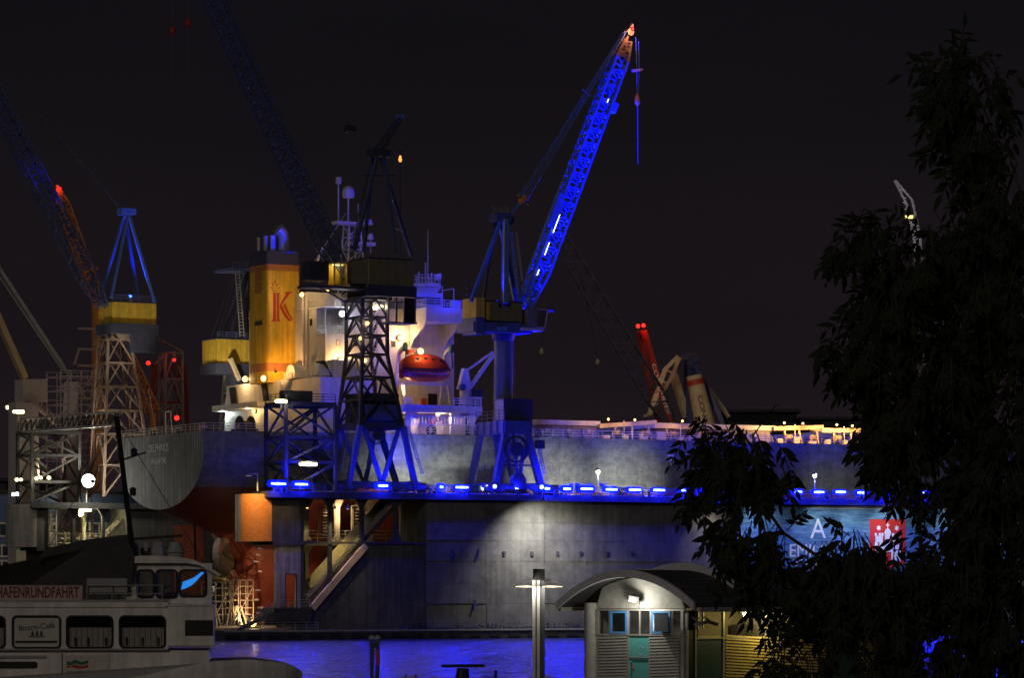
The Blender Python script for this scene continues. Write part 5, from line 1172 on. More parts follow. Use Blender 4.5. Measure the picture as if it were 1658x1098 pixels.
for k, (px, ytop, r_) in enumerate(((419, 383, .28), (430, 379, .35), (441, 377, .5), (469, 395, .2), (472, 396, .2))):
    p = Q(px, 406, fv0 + 2 + k * .4); MB().lathe(p, [(r_, 0), (r_, Z(ytop, f_u0, fv0) - p.z), (r_ * .8, Z(ytop, f_u0, fv0) - p.z + .02)], 12).build('exhaust_pipe', 'galvanised', fn, True)
pth = [(456, 406), (456, 390), (455, 381), (452, 375), (447, 371)]
rings = []
pp = [Q(x + 3, y, fv0 + 3.4) for x, y in pth]
for i, p in enumerate(pp):
    d_ = (pp[min(i + 1, len(pp) - 1)] - pp[max(i - 1, 0)]).normalized(); x_ = d_.cross(VD).normalized(); rings.append([p + (x_ * math.cos(a) + VD * math.sin(a)) * .95 for a in [2 * math.pi * q / 16 for q in range(16)]])
MB().loft(rings).build('exhaust_bend', 'galvanised', fn, True)
# the K emblem with a crown of darts, flat on the starboard side
def fp(px, py, d=.04): px = 443.5 + (px - 446) * .88; u, z = UZ(px, py, fv0 - d); return P(u, fv0 - d, z)
lg = MB()
def poly(pts, d=.04): lg.prism([fp(x, y, d) for x, y in pts], VD * .03)
poly([(445, 472), (450, 475), (450, 517), (453, 520), (440, 521), (444.5, 517)]); poly([(451.5, 475), (456, 472), (456, 517), (459, 521), (453.6, 520.5), (451.5, 517)])
poly([(456.6, 494), (468, 476), (464.5, 473), (481, 472), (475, 475.5), (458, 497.5), (456.6, 497)], .045)
poly([(457, 498), (462, 494), (466, 504), (472, 513), (477, 517.5), (480.5, 519.5), (474, 519.5), (467, 514), (462, 507)], .05)
poly([(463.2, 493), (467, 490.5), (470, 499), (475, 509), (480, 515), (482, 518), (478.5, 516.8), (473.5, 511.5), (468, 503.5)], .055)
for (x, y), (x2, y2), w_ in (((448, 460), (448, 451.5), 1.3), ((446, 464), (441.5, 456), 1.2), ((450, 464), (454.5, 457), 1.2), ((445, 468), (439.5, 464), 1.0), ((452, 468), (457, 464.5), 1.0), ((449, 471), (442, 469.5), 0.9), ((450, 471), (455, 470), .9)):
    dx, dy = x2 - x, y2 - y; l_ = math.hypot(dx, dy); nx, ny = -dy / l_ * w_, dx / l_ * w_
    poly([(x, y), (x + dx * .35 + nx, y + dy * .35 + ny), (x2, y2), (x + dx * .35 - nx, y + dy * .35 - ny)])
lg.build('emblem', 'logo_red', fn)
# ---- masts above the bridge
msv = 31.0
mt = part('bridge_mast', ship)
bm0 = Q(689, 494, msv); zpl = Z(466, U(689, msv), msv)
MB().lathe(Vector((bm0.x, bm0.y, zBR)), [(1.5, 0), (1.4, zpl - zBR - 1.2), (2.2, zpl - zBR - .1)], 16).build('trunk', 'ship_white', mt, True)
MB().lathe(Vector((bm0.x, bm0.y, zpl)), [(2.3, 0), (2.3, .6)], 20).build('platform', 'ship_white', mt)
pc = Vector((bm0.x, bm0.y, zpl + .6)); b = MB()
for k in range(14): a = 6.283 * k / 14; b.bar(pc + Vector((math.cos(a), math.sin(a), 0)) * 2.2, pc + Vector((math.cos(a), math.sin(a), .55)) * 2.2, .07)
for hh in (.6, 1.2):
    for k in range(14): a, a2 = 6.283 * k / 14, 6.283 * (k + 1) / 14; b.bar(pc + Vector((math.cos(a) * 2.2, math.sin(a) * 2.2, hh)), pc + Vector((math.cos(a2) * 2.2, math.sin(a2) * 2.2, hh)), .06)
b.build('railing', 'ship_rail', mt)
for dx, y_, r_ in ((-1.0, 440, .22), (0, 425, .12), (.35, 372, .06), (.9, 442, .2)):
    p = pc + Vector((dx, 0, 0)); MB().tube(p, Vector((p.x, p.y, Z(y_, U(689, msv), msv))), r_, r_ * .6, 8).build('aerial', 'ship_white', mt)
MB().obox(pc + Vector((1.9, -.5, 1.0)), Vector((.45, 0, .1)), Vector((0, .5, 0)), ZD * .4).build('search_lamp', 'ship_white', mt)
rmv = 33.0
rm = part('radar_mast', ship); rb0 = Q(570, 470, rmv); rb1 = Q(570, 410, rmv)
def leg4(c, h): return [c + UD * a + VD * q for a, q in ((-h, -h), (h, -h), (h, h), (-h, h))]
truss('mast_frame', leg4(Vector((rb0.x, rb0.y, zBR + 2.6)), 1.6), leg4(Q(570, 365, rmv), .9), 6, .18, .1, 'ship_rail', ship)
MB().obox(Q(567, 362, rmv), UD * 3.0, VD * 1.5, ZD * .15).build('platform', 'ship_white', rm)
for px, yb_, yt_, r_ in ((564, 360, 320, .14), (548, 362, 290, .12), (593, 362, 338, .12), (600, 410, 380, .1), (580, 362, 330, .08)):
    p = Q(px, yb_, rmv); MB().tube(p, Q(px, yt_, rmv), r_, r_ * .7, 8).build('aerial', 'ship_rail', rm)
MB().lathe(Q(564, 320, rmv), [(.85, 0), (.9, .3), (.88, 1.0), (.7, 1.45), (.35, 1.7), (.02, 1.78)], 18).build('radome', 'ship_white', rm, True)
MB().lathe(Q(592, 350, rmv), [(.35, 0), (.35, .9), (.2, 1.1)], 12).build('radome', 'ship_white', rm, True); MB().lathe(Q(600, 388, rmv), [(.5, 0), (.5, .5), (.2, .9)], 12).build('radome', 'ship_white', rm, True)
MB().obox(Q(591, 357, rmv), UD * 1.0, VD * .3, ZD * .2).build('scanner', 'ship_white', rm); MB().obox(Q(585, 395, rmv), UD * 2.0, VD * .8, ZD * .25).build('platform', 'ship_white', rm)
MB().obox(Q(548, 292, rmv), UD * .3, VD * .3, ZD * .5).build('mast_lamp', 'ship_white', rm)
b = MB(); b.bar(Q(505, 430, 26), Q(560, 345, rmv), .12); b.bar(Q(513, 425, 26), Q(523, 400, 26), .25); b.build('mast_stay', 'ship_rail', rm)
# ---- ship lamps
SHIP = [((681, 569), 13.9, .42, WARM, 300, 'dazzling amber lamp right above the lifeboat canopy', .6, 'glow_warm'),
        ((648, 547), 19.6, .34, WARM, 700, 'amber lamp on the house side above the lifeboat stern davit', .5, 'glow_warm'),
        ((552, 583), 19.6, .32, WARM, 700, 'amber lamp on the house side just left of the lattice tower', .5, 'glow_warm'),
        ((554, 508), 19.4, .40, WHITE, 260, 'white lamp above the aft balcony of the house', .5, 'glow_white'),
        ((653, 626), 16.5, .2, WARM, 260, 'small amber lamp behind the lifeboat davit foot', .8, 'glow_warm'),
        ((709, 672), 14.8, .3, WARM, 420, 'amber lamp over the passage under the boat deck', .8, 'glow_warm'),
        ((660, 680), 15.5, .2, WARM, 250, 'dim amber lamp at the passage end beside the lattice crane', .8, 'glow_warm')]
for (px, py), v, r_, c, pw, lab, off, gl in SHIP: bulkhead_lamp(Q(px, py, v), r_, gl, c, pw, lab, 'lamps on the ship', -VD, off, 'ship_lamp')
for (px, py), v, r_, c, pw, lab, gl in (((489, 477), 24, .32, WARM, 500, 'amber lamp between the funnel and the house', 'glow_warm'), ((530, 469), 22, .28, WARM, 260, 'amber lamp on the upper bridge deck behind the crane walkway', 'glow_warm'),
        ((427, 613), 27, .42, (1, .5, .1), 700, 'orange lamp at the foot of the funnel', 'glow_warm'), ((397, 614), 40, .42, WARM, 700, 'amber lamp on the casing roof left of the funnel', 'glow_warm'),
        ((411, 666), 36.5, .26, WARM, 320, 'amber lamp on the casing wall beside the mooring winch', 'glow_warm'), ((372, 671), 47, .42, (.8, 1, .95), 260, 'cold white lamp at the port corner of the stern deck', 'glow_white'),
        ((403, 614), 40, .2, WARM, 300, 'small amber lamp just right of the casing roof lamp', 'glow_warm')):
    p = Q(px, py, v); bulkhead_lamp(p, r_, gl, c, pw, lab, 'lamps on the ship', -UD, .7, 'ship_lamp')
# floodlight that lights the emblem and one for the casing wall
flood(P(f_u1 + 1.8, fv0 - 5.5, Z(545, f_u1, fv0)), P((f_u0 + f_u1) / 2 + .6, fv0, Z(497, f_u0, fv0)), 5200, (1, .66, .22), 60, 'small floodlight on the house deck aimed at the funnel emblem', None, 'glow_warm', .14, 'emblem_floodlight', .9)
flood(P(uA - 5, 26, z36 + 1.2), P(uA, 30, 38.0), 1500, (1, .5, .16), 110, 'orange floodlight on the side house aimed at the house wall', None, 'glow_warm', .16, 'wall_floodlight', .9)
# ================================================================== YARD ON THE LEFT AND FAR CRANES
# scaffold under the propeller and its lamp
def scaffold(t, u0, u1, v0, v1, z0, lifts, lh, bays, m_, boards=True, tube=.06):
    b = MB()
    for i in range(bays + 1):
        u = lerp(u0, u1, i / bays)
        for v in (v0, v1): b.bar(P(u, v, z0), P(u, v, z0 + lifts * lh + .8), tube * 2)
    b.build('standards', m_, t)
    for k in range(1, lifts + 1):
        z = z0 + k * lh; b = MB()
        for v in (v0, v1):
            b.bar(P(u0, v, z), P(u1, v, z), tube * 1.8); b.bar(P(u0, v, z + .9), P(u1, v, z + .9), tube * 1.5)
        for i in range(bays + 1): u = lerp(u0, u1, i / bays); b.bar(P(u, v0, z), P(u, v1, z), tube * 1.8)
        b.build('ledger', m_, t)
        if boards: MB().dbox(u0, u1, v0, v1, z + .06, z + .12).build('board', m_, t)
    for k in range(lifts):
        for i in range(bays):
            if (i + k) % 2 == 0:
                ua_, ub_ = lerp(u0, u1, i / bays), lerp(u0, u1, (i + 1) / bays); bar('brace', P(ua_, v0 - .07, z0 + k * lh), P(ub_, v0 - .07, z0 + (k + 1) * lh), tube * 1.8, m_, t)
s1 = thing('scaffold', P(SU + 7, SV - 4, 0), 'lit steel scaffold round the ship propeller beside a glaring ground lamp', 'scaffold', 'scaffolds')
scaffold(s1, U(338, SV - 6), U(372, SV - 6), SV - 6, SV - 3.4, 0, 3, 1.9, 3, 'scaffold_steel'); scaffold(s1, U(374, SV - 6.5), U(410, SV - 6.5), SV - 6.5, SV - 4.6, 0, 3, 2.0, 3, 'scaffold_steel', False)
for k in range(9): u = U(345 + k * 7, SV - 7); bar('raker', P(u, SV - 7, 0), P(u + random.uniform(-1.2, 1.2), SV - 6.6, 3.2), .2, 'scaffold_steel', s1)
MB().dbox(U(336, SV - 8), U(440, SV - 8), SV - 9.5, SV - 8.2, .01, .35).build('plank', 'scaffold_steel', s1)
gl = Q(408, 1010, 22)
t = thing('ground_floodlight', Vector((gl.x, gl.y, 0)), 'glaring warm ground floodlight on the dock floor under the stern', 'floodlight')
MB().bar(Vector((gl.x, gl.y, 0)), gl - ZD * .3, .12).build('stand', 'galvanised', t)
MB().lathe(gl - VD * .1, [(.4, 0), (.5, .2), (.45, .4), (.1, .55)], 14, -VD).build('lens', 'glow_warm', t, True); MB().obox(gl + VD * .25, UD * .5, VD * .2, ZD * .35).build('housing', 'dock_dark', t)
light(t, gl + VD * .9 + ZD * .3, (1, .60, .28), 2600, .25, P(SU + 14, 31, 4.6), 88, .25); light(t, gl - VD * 1.0 + ZD * .5, (1, .68, .35), 350, .3)
flood(P(U(545, 4), 4.5, z_open + 4.8), P(U(560, 13), 14, 12), 1500, (1, .7, .4), 130, 'amber gallery lamp turned to the red hull behind the dock stair', None, 'glow_warm', .16, 'gallery_lamp', .9)
flood(P(U(500, 4), 4.5, z_open + 4.8), P(U(500, 1) , 1, 4), 1400, (1, .8, .4), 120, 'amber gallery lamp over the dock stair foot', None, 'glow_warm', .16, 'gallery_lamp', .9)
flood(P(U(610, 4), 3.2, z_open + 4.8), P(U(560, 1), 1.5, 8), 1500, (1, .78, .3), 110, 'yellow gallery lamp over the upper dock stair', None, 'glow_warm', .16, 'gallery_lamp', .9)
flood(P(U(600, 3), 3.0, z_open - .9), Q(535, 930, 1.6), 3600, (1, .74, .25), 120, 'yellow lamp under the gallery floor lighting the long dock stair', None, 'glow_warm', .16, 'gallery_lamp', .9)  # added lamp, put in so the stair shows yellow below the floor
flood(P(U(560, -1), -1.6, z_open + 4.6), Q(545, 915, 1.0), 2600, (1, .74, .25), 90, 'yellow lamp under the deck edge lighting the dock stair from outside', None, 'glow_warm', .16, 'gallery_lamp', .9)
# white clad pillar crane
v_ = 80.5
t = thing('yard_crane', P(U(48, v_), v_, 1.4), 'small yard crane of pale corrugated cladding with box cab on the far left', 'crane')
def pil(px0, px1, y): return [P(U(px0, v_), v_, Z(y, U(px0, v_), v_)), P(U(px1, v_), v_, Z(y, U(px1, v_), v_)), P(U(px1, v_), v_ + 3.5, Z(y, U(px1, v_), v_)), P(U(px0, v_), v_ + 3.5, Z(y, U(px0, v_), v_))]
MB().hexa(pil(26, 66, 960), pil(27, 62, 651)).build('pillar', 'pale_cladding', t); MB().hexa(pil(37, 77, 650), pil(37, 77, 614)).build('cab_box', 'pale_cladding', t)
MB().dbox(U(37, v_) - .02, U(37, v_), v_, v_ + .1, Z(640, U(37, v_), v_), Z(630, U(37, v_), v_)).build('vent', 'dock_dark', t)
b = MB()
for k in range(16): p = lerp(pil(37, 77, 650)[0], pil(37, 77, 650)[1], (k + .5) / 16); b.bar(p - VD * .04 + ZD * .1, p - VD * .04 + ZD * 3.4, .06)
b.build('cladding_rib', 'pale_cladding', t)
cs_ = part('outside_stair', t); a, c = Q(50, 648, v_ - .8), Q(95, 690, v_ - .8)
for dv in (0, .9): bar('stringer', a + VD * dv, c + VD * dv, .12, 'scaffold_dim', cs_, .3)
for k in range(14): box_part('step', lerp(a, c, (k + .5) / 14) + VD * .45, UD * .3, VD * .85, ZD * .06, 'galvanised', cs_)
railing(cs_, [Q(37, 648, v_ - .8), a, c], 1.1, 1.2, 'scaffold_dim', .04)
bar('jib', Q(40, 613, v_ + 1), Q(-30, 455, v_ + 1), 1.5, 'beige_paint', t, .9); bar('jib_stay', Q(48, 613, v_ + 1), Q(-20, 480, v_ + 1), .3, 'dock_dark', t)
# lamp on left for this crane's pillar and house
# thin raking pole
t = thing('raking_boom', Q(110, 600, 100), 'thin dark raking boom with a tiny red lamp over the scaffold', 'crane'); bar('boom', Q(-40, 375, 100), Q(112, 608, 100), .5, 'lattice_grey', t); bar('stay', Q(-40, 390, 100), Q(100, 598, 100), .2, 'lattice_grey', t)
# scaffolded pylon
v_ = 92.0
t = thing('scaffold', P(U(130, v_), v_, 1.4), 'dim purple grey scaffold round a pale pylon behind the yard', 'scaffold', 'scaffolds')
scaffold(t, U(98, v_), U(165, v_), v_, v_ + 6, 1.4, 17, 2.25, 4, 'scaffold_dim', False, .075)
for y in (532, 565, 592, 620, 645): u0_, z0_ = UZ(126, y, v_ - .3); u1_ = U(165, v_ - .3); MB().dbox(u0_, u1_, v_ - .5, v_ - .2, z0_ - .16, z0_ + .16).build('board', 'lattice_tan', t)
for k, (x0, y0_, x1, y1_) in enumerate(((150, 560, 160, 540), (152, 615, 162, 595), (128, 625, 138, 645), (150, 668, 160, 648), (128, 565, 120, 590))): bar('raker', Q(x0, y0_, v_ - .4), Q(x1, y1_, v_ - .4), .3, 'lattice_tan', t)
A4_ = [Q(98, 682, v_ + 1), Q(134, 682, v_ + 1), Q(134, 682, v_ + 1) + VD * 4, Q(98, 682, v_ + 1) + VD * 4]
T4_ = [Q(112, 618, v_ + 1.5), Q(126, 618, v_ + 1.5), Q(126, 618, v_ + 1.5) + VD * 2, Q(112, 618, v_ + 1.5) + VD * 2]
o_ = MB().hexa([Vector((p.x, p.y, 1.4)) for p in A4_], T4_).build('pylon', 'pale_cladding'); tag(o_, 'pale tapering pylon inside the dim scaffold', 'pylon')
# orange boom with red lamp
v_ = 125.0
def red_lamp(px, py, v, r_, label, power=60):
    return bulkhead_lamp(Q(px, py, v), r_, 'glow_red', (1, .05, .02), power, label, 'red aviation lamps', name='aviation_lamp')
t = thing('slim_crane', P(U(158, v_), v_, 1.4), 'slim orange lattice boom with a red lamp at its tip, behind the blue boom', 'crane')
f_, tp = Q(156, 482, v_), Q(96, 312, v_); boom(t, f_, tp, .9, .9, 16, 'orange_paint', .22, .13); bar('mast', P(U(158, v_), v_, 1.4), f_, 1.2, 'orange_paint', t); bar('cross_arm', Q(138, 440, v_), Q(158, 434, v_), .5, 'orange_paint', t)
red_lamp(95, 306, v_, .4, 'red lamp at the tip of the slim orange boom')
t = thing('slim_crane', P(U(225, v_), v_, 1.4), 'orange raking lattice strut right of the far crane tower', 'crane')
f_, tp = Q(248, 668, v_), Q(212, 575, v_); truss('strut', quad(f_, (tp - f_).normalized(), 1.1, .9), quad(tp, (tp - f_).normalized(), .5, .4), 8, .22, .14, 'orange_paint', t); bar('mast', Q(240, 1000, v_), f_, .8, 'orange_paint', t)
# small lattice crane with two red lamps
v_ = 140.0
t = thing('lattice_mast', P(U(285, v_), v_, 1.4), 'grey lattice mast with raking struts behind the ship stern', 'mast')
A4_ = [P(U(268, v_), v_, 1.4), P(U(296, v_), v_, 1.4), P(U(296, v_), v_ + 3, 1.4), P(U(268, v_), v_ + 3, 1.4)]; zz = Z(571, U(268, v_), v_)
frames('mast_frame', A4_, [Vector((p.x, p.y, zz)) for p in A4_], (0, .4, .6, .7, .8, .9, 1), t, .3, .22, 'lattice_grey')
bar('strut', Q(256, 548, v_), Q(296, 570, v_), .25, 'lattice_grey', t); bar('strut', Q(250, 590, v_), Q(268, 573, v_), .25, 'lattice_grey', t)
red_lamp(240, 588, v_ - 1, .34, 'red lamp left of the grey lattice mast', 40); red_lamp(282, 583, v_ - 1, .26, 'red lamp on top of the grey lattice mast', 40); red_lamp(286, 677, 60, .34, 'red lamp on the ship stern rail', 60)
t = thing('lattice_mast', P(U(300, 150), 150, 1.4), 'dim dark red lattice mast behind the ship stern deck', 'mast')
A4_ = [P(U(255, 150), 150, 1.4), P(U(318, 150), 150, 1.4), P(U(318, 150), 154, 1.4), P(U(255, 150), 154, 1.4)]
T4_ = [P(U(258, 150), 150, Z(590, U(258, 150), 150)), P(U(300, 150), 150, Z(590, U(258, 150), 150)), P(U(300, 150), 153, Z(590, U(258, 150), 150)), P(U(258, 150), 153, Z(590, U(258, 150), 150))]
frames('mast_frame', A4_, T4_, (0, .3, .55, .7, .85, 1), t, .4, .25, 'red_paint')
# gangway bridge from tower to stern
t = thing('gangway_bridge', Q(110, 690, 68), 'long dark truss gangway from the far access tower to the ship stern', 'bridge')
a0_, a1_ = Q(38, 699, 70), Q(192, 688, 52)
sd = (a1_ - a0_).normalized().cross(ZD)
for s_ in (-.6, .6):
    for dz, ww in ((0, .3), (1.9, .2)): bar('rail', a0_ + sd * s_ + ZD * dz, a1_ + sd * s_ + ZD * dz, ww, 'galvanised', t)
    for k in range(18):
        p, q = lerp(a0_, a1_, k / 18) + sd * s_, lerp(a0_, a1_, (k + 1) / 18) + sd * s_
        bar('post', p, p + ZD * 1.9, .12, 'dock_dark', t); bar('brace', p, q + ZD * 1.9, .1, 'dock_dark', t)
MB().bar(a0_ - ZD * .1, a1_ - ZD * .1, 1.3, .1).build('walkway', 'dock_dark', t)
# workshop behind the dock
v_ = 112.0
t = thing('workshop_building', P(U(120, v_), v_, 1.4), 'blue workshop with a row of white framed windows behind the far dock gallery', 'building')
zz0, zz1 = 1.4, Z(800, U(120, v_), v_)
MB().dbox(U(-120, v_), U(260, v_), v_, v_ + 18, zz0, zz1).build('wall', 'shed_blue', t)
MB().dbox(U(-120, v_) - .4, U(260, v_) + .4, v_ - .5, v_ + 18.5, zz1 + .003, zz1 + .5).build('roof', 'dock_dark', t)
for row, (y0_, y1_) in enumerate(((849, 867), (885, 900), (910, 932))):
    for k in range(9):
        px = -12 + k * 27 + (4 if row else 0); u0_, u1_ = U(px, v_), U(px + 21, v_); za, zb2 = Z(y1_, u0_, v_), Z(y0_, u0_, v_)
        f = MB()
        for A_ in ((u0_ - .25, u1_ + .25, za - .3, za), (u0_ - .25, u1_ + .25, zb2, zb2 + .3), (u0_ - .25, u0_, za, zb2), (u1_, u1_ + .25, za, zb2), ((u0_ + u1_) / 2 - .12, (u0_ + u1_) / 2 + .12, za, zb2)): f.dbox(A_[0], A_[1], v_ - .15, v_ - .003, A_[2], A_[3])
        fo = f.build('window', 'shed_white', t); MB().dbox(u0_, u1_, v_ - .06, v_ - .004, za, zb2).build('pane', 'window_glass', fo)
for px in (78, 84, 92, 150): u = U(px, v_ - 3); MB().tube(P(u, v_ - 3, 1.4), P(u, v_ - 3, Z(830, u, v_ - 3)), .22, .22, 8).build('pipe', 'gallery_cream', t)
tube_light(Q(120, 838, v_ - 1.5), 2.5, 'strip lamp on the blue workshop wall', 'yellowish strip lamps', 'glow_yellowish', 'glow_yellowish', YEL, 1500, UD, 'strip_lamp', -VD, .3)
bulkhead_lamp(Q(12, 660, 86), .3, 'glow_yellowish', (1, .85, .7), 900, 'yellowish lamp at the far left edge beside the clad crane', None, UD - VD, 2.0, 'yard_lamp')
u, z = UZ(150, 690, 80); 
flood(P(U(60, 80), 80.0, 22), Q(200, 560, 76), 11000, (1, .66, .45), 80, 'amber yard floodlight aimed up at the far crane tower', 'yard floodlights', 'glow_warm', .3, 'yard_floodlight', .9)
flood(P(U(150, 64), 64.0, 22), Q(218, 506, 73), 30000, (1, .9, .7), 24, 'yard floodlight aimed up at the yellow crane house on the left', 'yard floodlights', 'glow_warm', .3, 'yard_floodlight', .9)
flood(P(U(330, 62), 62.0, 28), Q(372, 566, 73), 20000, (1, .85, .6), 40, 'floodlight aimed at the yellow crane house behind the funnel', 'yard floodlights', 'glow_warm', .3, 'yard_floodlight', .9)
for k, (dz_, tz, pw) in enumerate(((1.2, 22, 6500), (1.2, 18, 9000))):  # added lamps, put in only to brighten the transom
    flood(P(-5.2, 72.4 + k * 1.6, DT + dz_), P(SU, SV + 1, tz), pw, (1, .97, .86), 44, ['floodlight on the far dock end aimed at the grey stern, outer one', 'floodlight on the far dock end aimed at the grey stern, inner one'][k], 'floodlights for the stern', 'glow_white', .3, 'stern_floodlight', .8)
flood(Q(212, 484, 72.4), Q(207, 370, 75.5), 9000, (.02, .05, 1), 90, 'blue floodlight on the yellow crane house under the blue a-frame', 'floodlights for the stern', 'glow_blue_edge', .3, 'yard_floodlight', .9)  # added lamp, put in to turn the far a-frame blue
# ---- far floating cranes to the right of the blue crane
YF = 800.0
def fbar(t, name, x0, y0, x1, y1, w_, m_, dy=0, b=None): return bar(name, at(x0, y0, YF + dy), at(x1, y1, YF + dy), w_, m_, t, b)
t = thing('floating_crane', at(1080, 1000, YF), 'far red twin boom crane with lettering and two red lamps behind the cargo hatches', 'crane')
fbar(t, 'boom', 1033, 535, 1070, 700, .9, 'red_paint', 6, .9); fbar(t, 'boom', 1042, 535, 1090, 700, 1.15, 'red_paint', 0, 1.15); fbar(t, 'boom_tie', 1031, 537, 1045, 535, .8, 'red_paint', 3); fbar(t, 'boom_tie', 1045, 600, 1062, 598, .6, 'red_paint', 3)
MB().wbox(at(1060, 700, YF).x, at(1110, 700, YF).x, YF - 8, YF + 12, -6, at(0, 700, YF).z).build('hull', 'dock_dark', t)
d_ = (at(1090, 700, YF) - at(1042, 535, YF)).normalized(); text('CONTAINER', lerp(at(1042, 535, YF - 1.0), at(1090, 700, YF - 1.0), .58), d_, Vector((d_.z, 0, -d_.x)) * -1, 1.15, 'lettering_white', t, sx=1.9)
for k, (px, py) in enumerate(((1033, 528), (1042, 527))): bulkhead_lamp(at(px, py, YF - 1), .42, 'glow_red', (1, .05, .02), 250, ['left one of the paired red lamps on the far red boom', 'right one of the paired red lamps on the far red boom'][k], 'red aviation lamps', name='aviation_lamp')
t = thing('floating_crane', at(1120, 1000, YF), 'far beige floating crane with folded lattice jib, blue posts and banded boom', 'crane')
W_, N_ = 1.1, .8
for x0, y0, x1, y1, w_, m_, dy in ((1051, 672, 1077, 598, 1.1, 'beige_paint', 0), (1052, 672, 1090, 605, .9, 'beige_paint', 4), (1077, 598, 1098, 577, .9, 'beige_paint', 0), (1090, 605, 1100, 579, .9, 'beige_paint', 4), (1077, 598, 1090, 605, .5, 'beige_paint', 2), (1072, 616, 1080, 622, .5, 'beige_paint', 2), (1042, 674, 1052, 671, .6, 'beige_paint', 0),
        (1090, 606, 1112, 676, 1.5, 'beige_paint', 8), (1099, 580, 1128, 574, 1.2, 'crane_dark', 6), (1122, 578, 1120, 700, 2.0, 'crane_blue', 6), (1114, 580, 1112, 700, 1.4, 'crane_blue', 10), (1126, 591, 1172, 690, 1.2, 'crane_blue', 4), (1148, 630, 1180, 676, 1.0, 'beige_paint', 10), (1124, 595, 1148, 640, .8, 'beige_paint', 12)):
    fbar(t, 'strut', x0, y0, x1, y1, w_, m_, dy)
bp0, bp1 = at(1124, 608, YF), at(1144, 700, YF)
MB().tube(bp0, bp1, 1.9, 2.6, 14).build('boom', 'beige_paint', t, True); MB().tube(lerp(bp0, bp1, .08), lerp(bp0, bp1, .17), 2.05, 2.15, 14).build('boom_band', 'red_paint', t, True)
d_ = (bp1 - bp0).normalized(); text('CONTAI', lerp(bp0, bp1, .68) - Vector((0, 2.7, 0)), d_, Vector((-d_.z, 0, d_.x)), 1.6, 'ink', t, sx=1.4)
MB().wbox(at(1095, 700, YF).x, at(1190, 700, YF).x, YF - 6, YF + 16, -6, at(0, 695, YF).z).build('hull', 'dock_dark', t)
flood(at(1128, 690, YF - 30), at(1120, 620, YF), 5000, (1, .72, .45), 60, 'far amber floodlight aimed at the folded beige crane', 'far floodlights', 'glow_warm', .3, 'yard_floodlight', .9)
flood(at(1068, 696, YF - 20), at(1060, 610, YF), 2200, (1, .5, .35), 40, 'far amber floodlight aimed at the red twin boom', 'far floodlights', 'glow_warm', .3, 'yard_floodlight', .9)
YG = 700.0
t = thing('lattice_crane', at(1092, 1000, YG), 'faint dark lattice boom leaning left behind the blue crane', 'crane')
d0, d1 = at(1090, 690, YG), at(902, 378, YG); d_ = (d1 - d0).normalized(); n_ = Vector((0, 1, 0)).cross(d_)
def q4(c, h): return [c + n_ * a * h + Vector((0, 1, 0)) * q * h for a, q in ((-1, -1), (1, -1), (1, 1), (-1, 1))]
truss('boom', q4(d0, 1.0), q4(lerp(d0, d1, .15), 2.0), 4, .35, .2, 'faded_steel', t); truss('boom', q4(lerp(d0, d1, .15), 2.0), q4(d1, 1.5), 20, .3, .16, 'faded_steel', t)
bar('mast', at(1091, 1000, YG), d0, 3.0, 'crane_dark', t)
for k, (px, py) in enumerate(((877, 570), (968, 587))):
    c = at(px, py, YG); o_ = MB().lathe(c - ZD * .8, [(.1, 0), (.5, .5), (.5, 1.0), (.1, 1.6)], 10).build('hook_block', 'hatch_gear', t); bar('rope', c + ZD * .8, d1 if k == 0 else lerp(d0, d1, .8), .12, 'rope', t)
# ship crane tip seen over the tree
t = thing('lattice_crane', at(1500, 900, 640), 'pale curved lattice jib tip rising beside the tree', 'crane')
pts = [(1492, 700), (1481, 390), (1468, 330), (1448, 292)]
for o_ in (0, 1):
    for (x0, y0), (x1, y1) in zip(pts[:-1], pts[1:]): bar('chord', at(x0 + o_ * 9 * (0 if y0 < 300 else 1), y0 - o_ * 6, 640), at(x1 + o_ * (9 if y1 > 300 else 2), y1 - o_ * (6 if y1 > 300 else 0), 640), .35, 'lattice_grey', t)
for k in range(14):
    y = 305 + k * 11; x = 1455 + (y - 305) * .30; bar('brace', at(x, y, 640), at(x + 9, y + 5, 640), .22, 'lattice_grey', t)
MB().obox(at(1472, 351, 639), Vector((.7, 0, 0)), Vector((0, .4, 0)), ZD * .25).build('jib_lamp', 'glow_soft_yellow', t)
flood(at(1440, 640, 600), at(1470, 350, 640), 60000, (.85, .8, 1), 18, 'far floodlight aimed up at the pale jib tip', 'far floodlights', 'glow_white', .3, 'yard_floodlight', .9)
# far low sheds along the horizon
for k, (x0, x1, y, Y) in enumerate(((1180, 1290, 668, 900), (1300, 1560, 680, 1000), (900, 1050, 800, 1000), (-200, 40, 780, 760))):
    t = thing('far_shed', at((x0 + x1) / 2, 1000, Y), ['low dark far shed behind the hatches beside the beige crane', 'wide dark far shed behind the tree', 'low far shed hidden low behind the ship', 'dark far shed at the left edge of the yard'][k], 'building')
    a, c = at(x0, y, Y), at(x1, y, Y); MB().wbox(a.x, c.x, Y, Y + 40, 1.2, a.z).build('wall', 'far_building', t); MB().wbox(a.x - 1, c.x + 1, Y - 1, Y + 41, a.z + .01, a.z + .8).build('roof', 'far_building', t)
    for q in range(6): px = lerp(x0, x1, (q + .5) / 6); p = at(px, y + 8, Y); MB().wbox(p.x - 1.5, p.x + 1.5, Y - .2, Y - .01, p.z - 1.2, p.z + 1.2).build('window', 'window_glass', t)
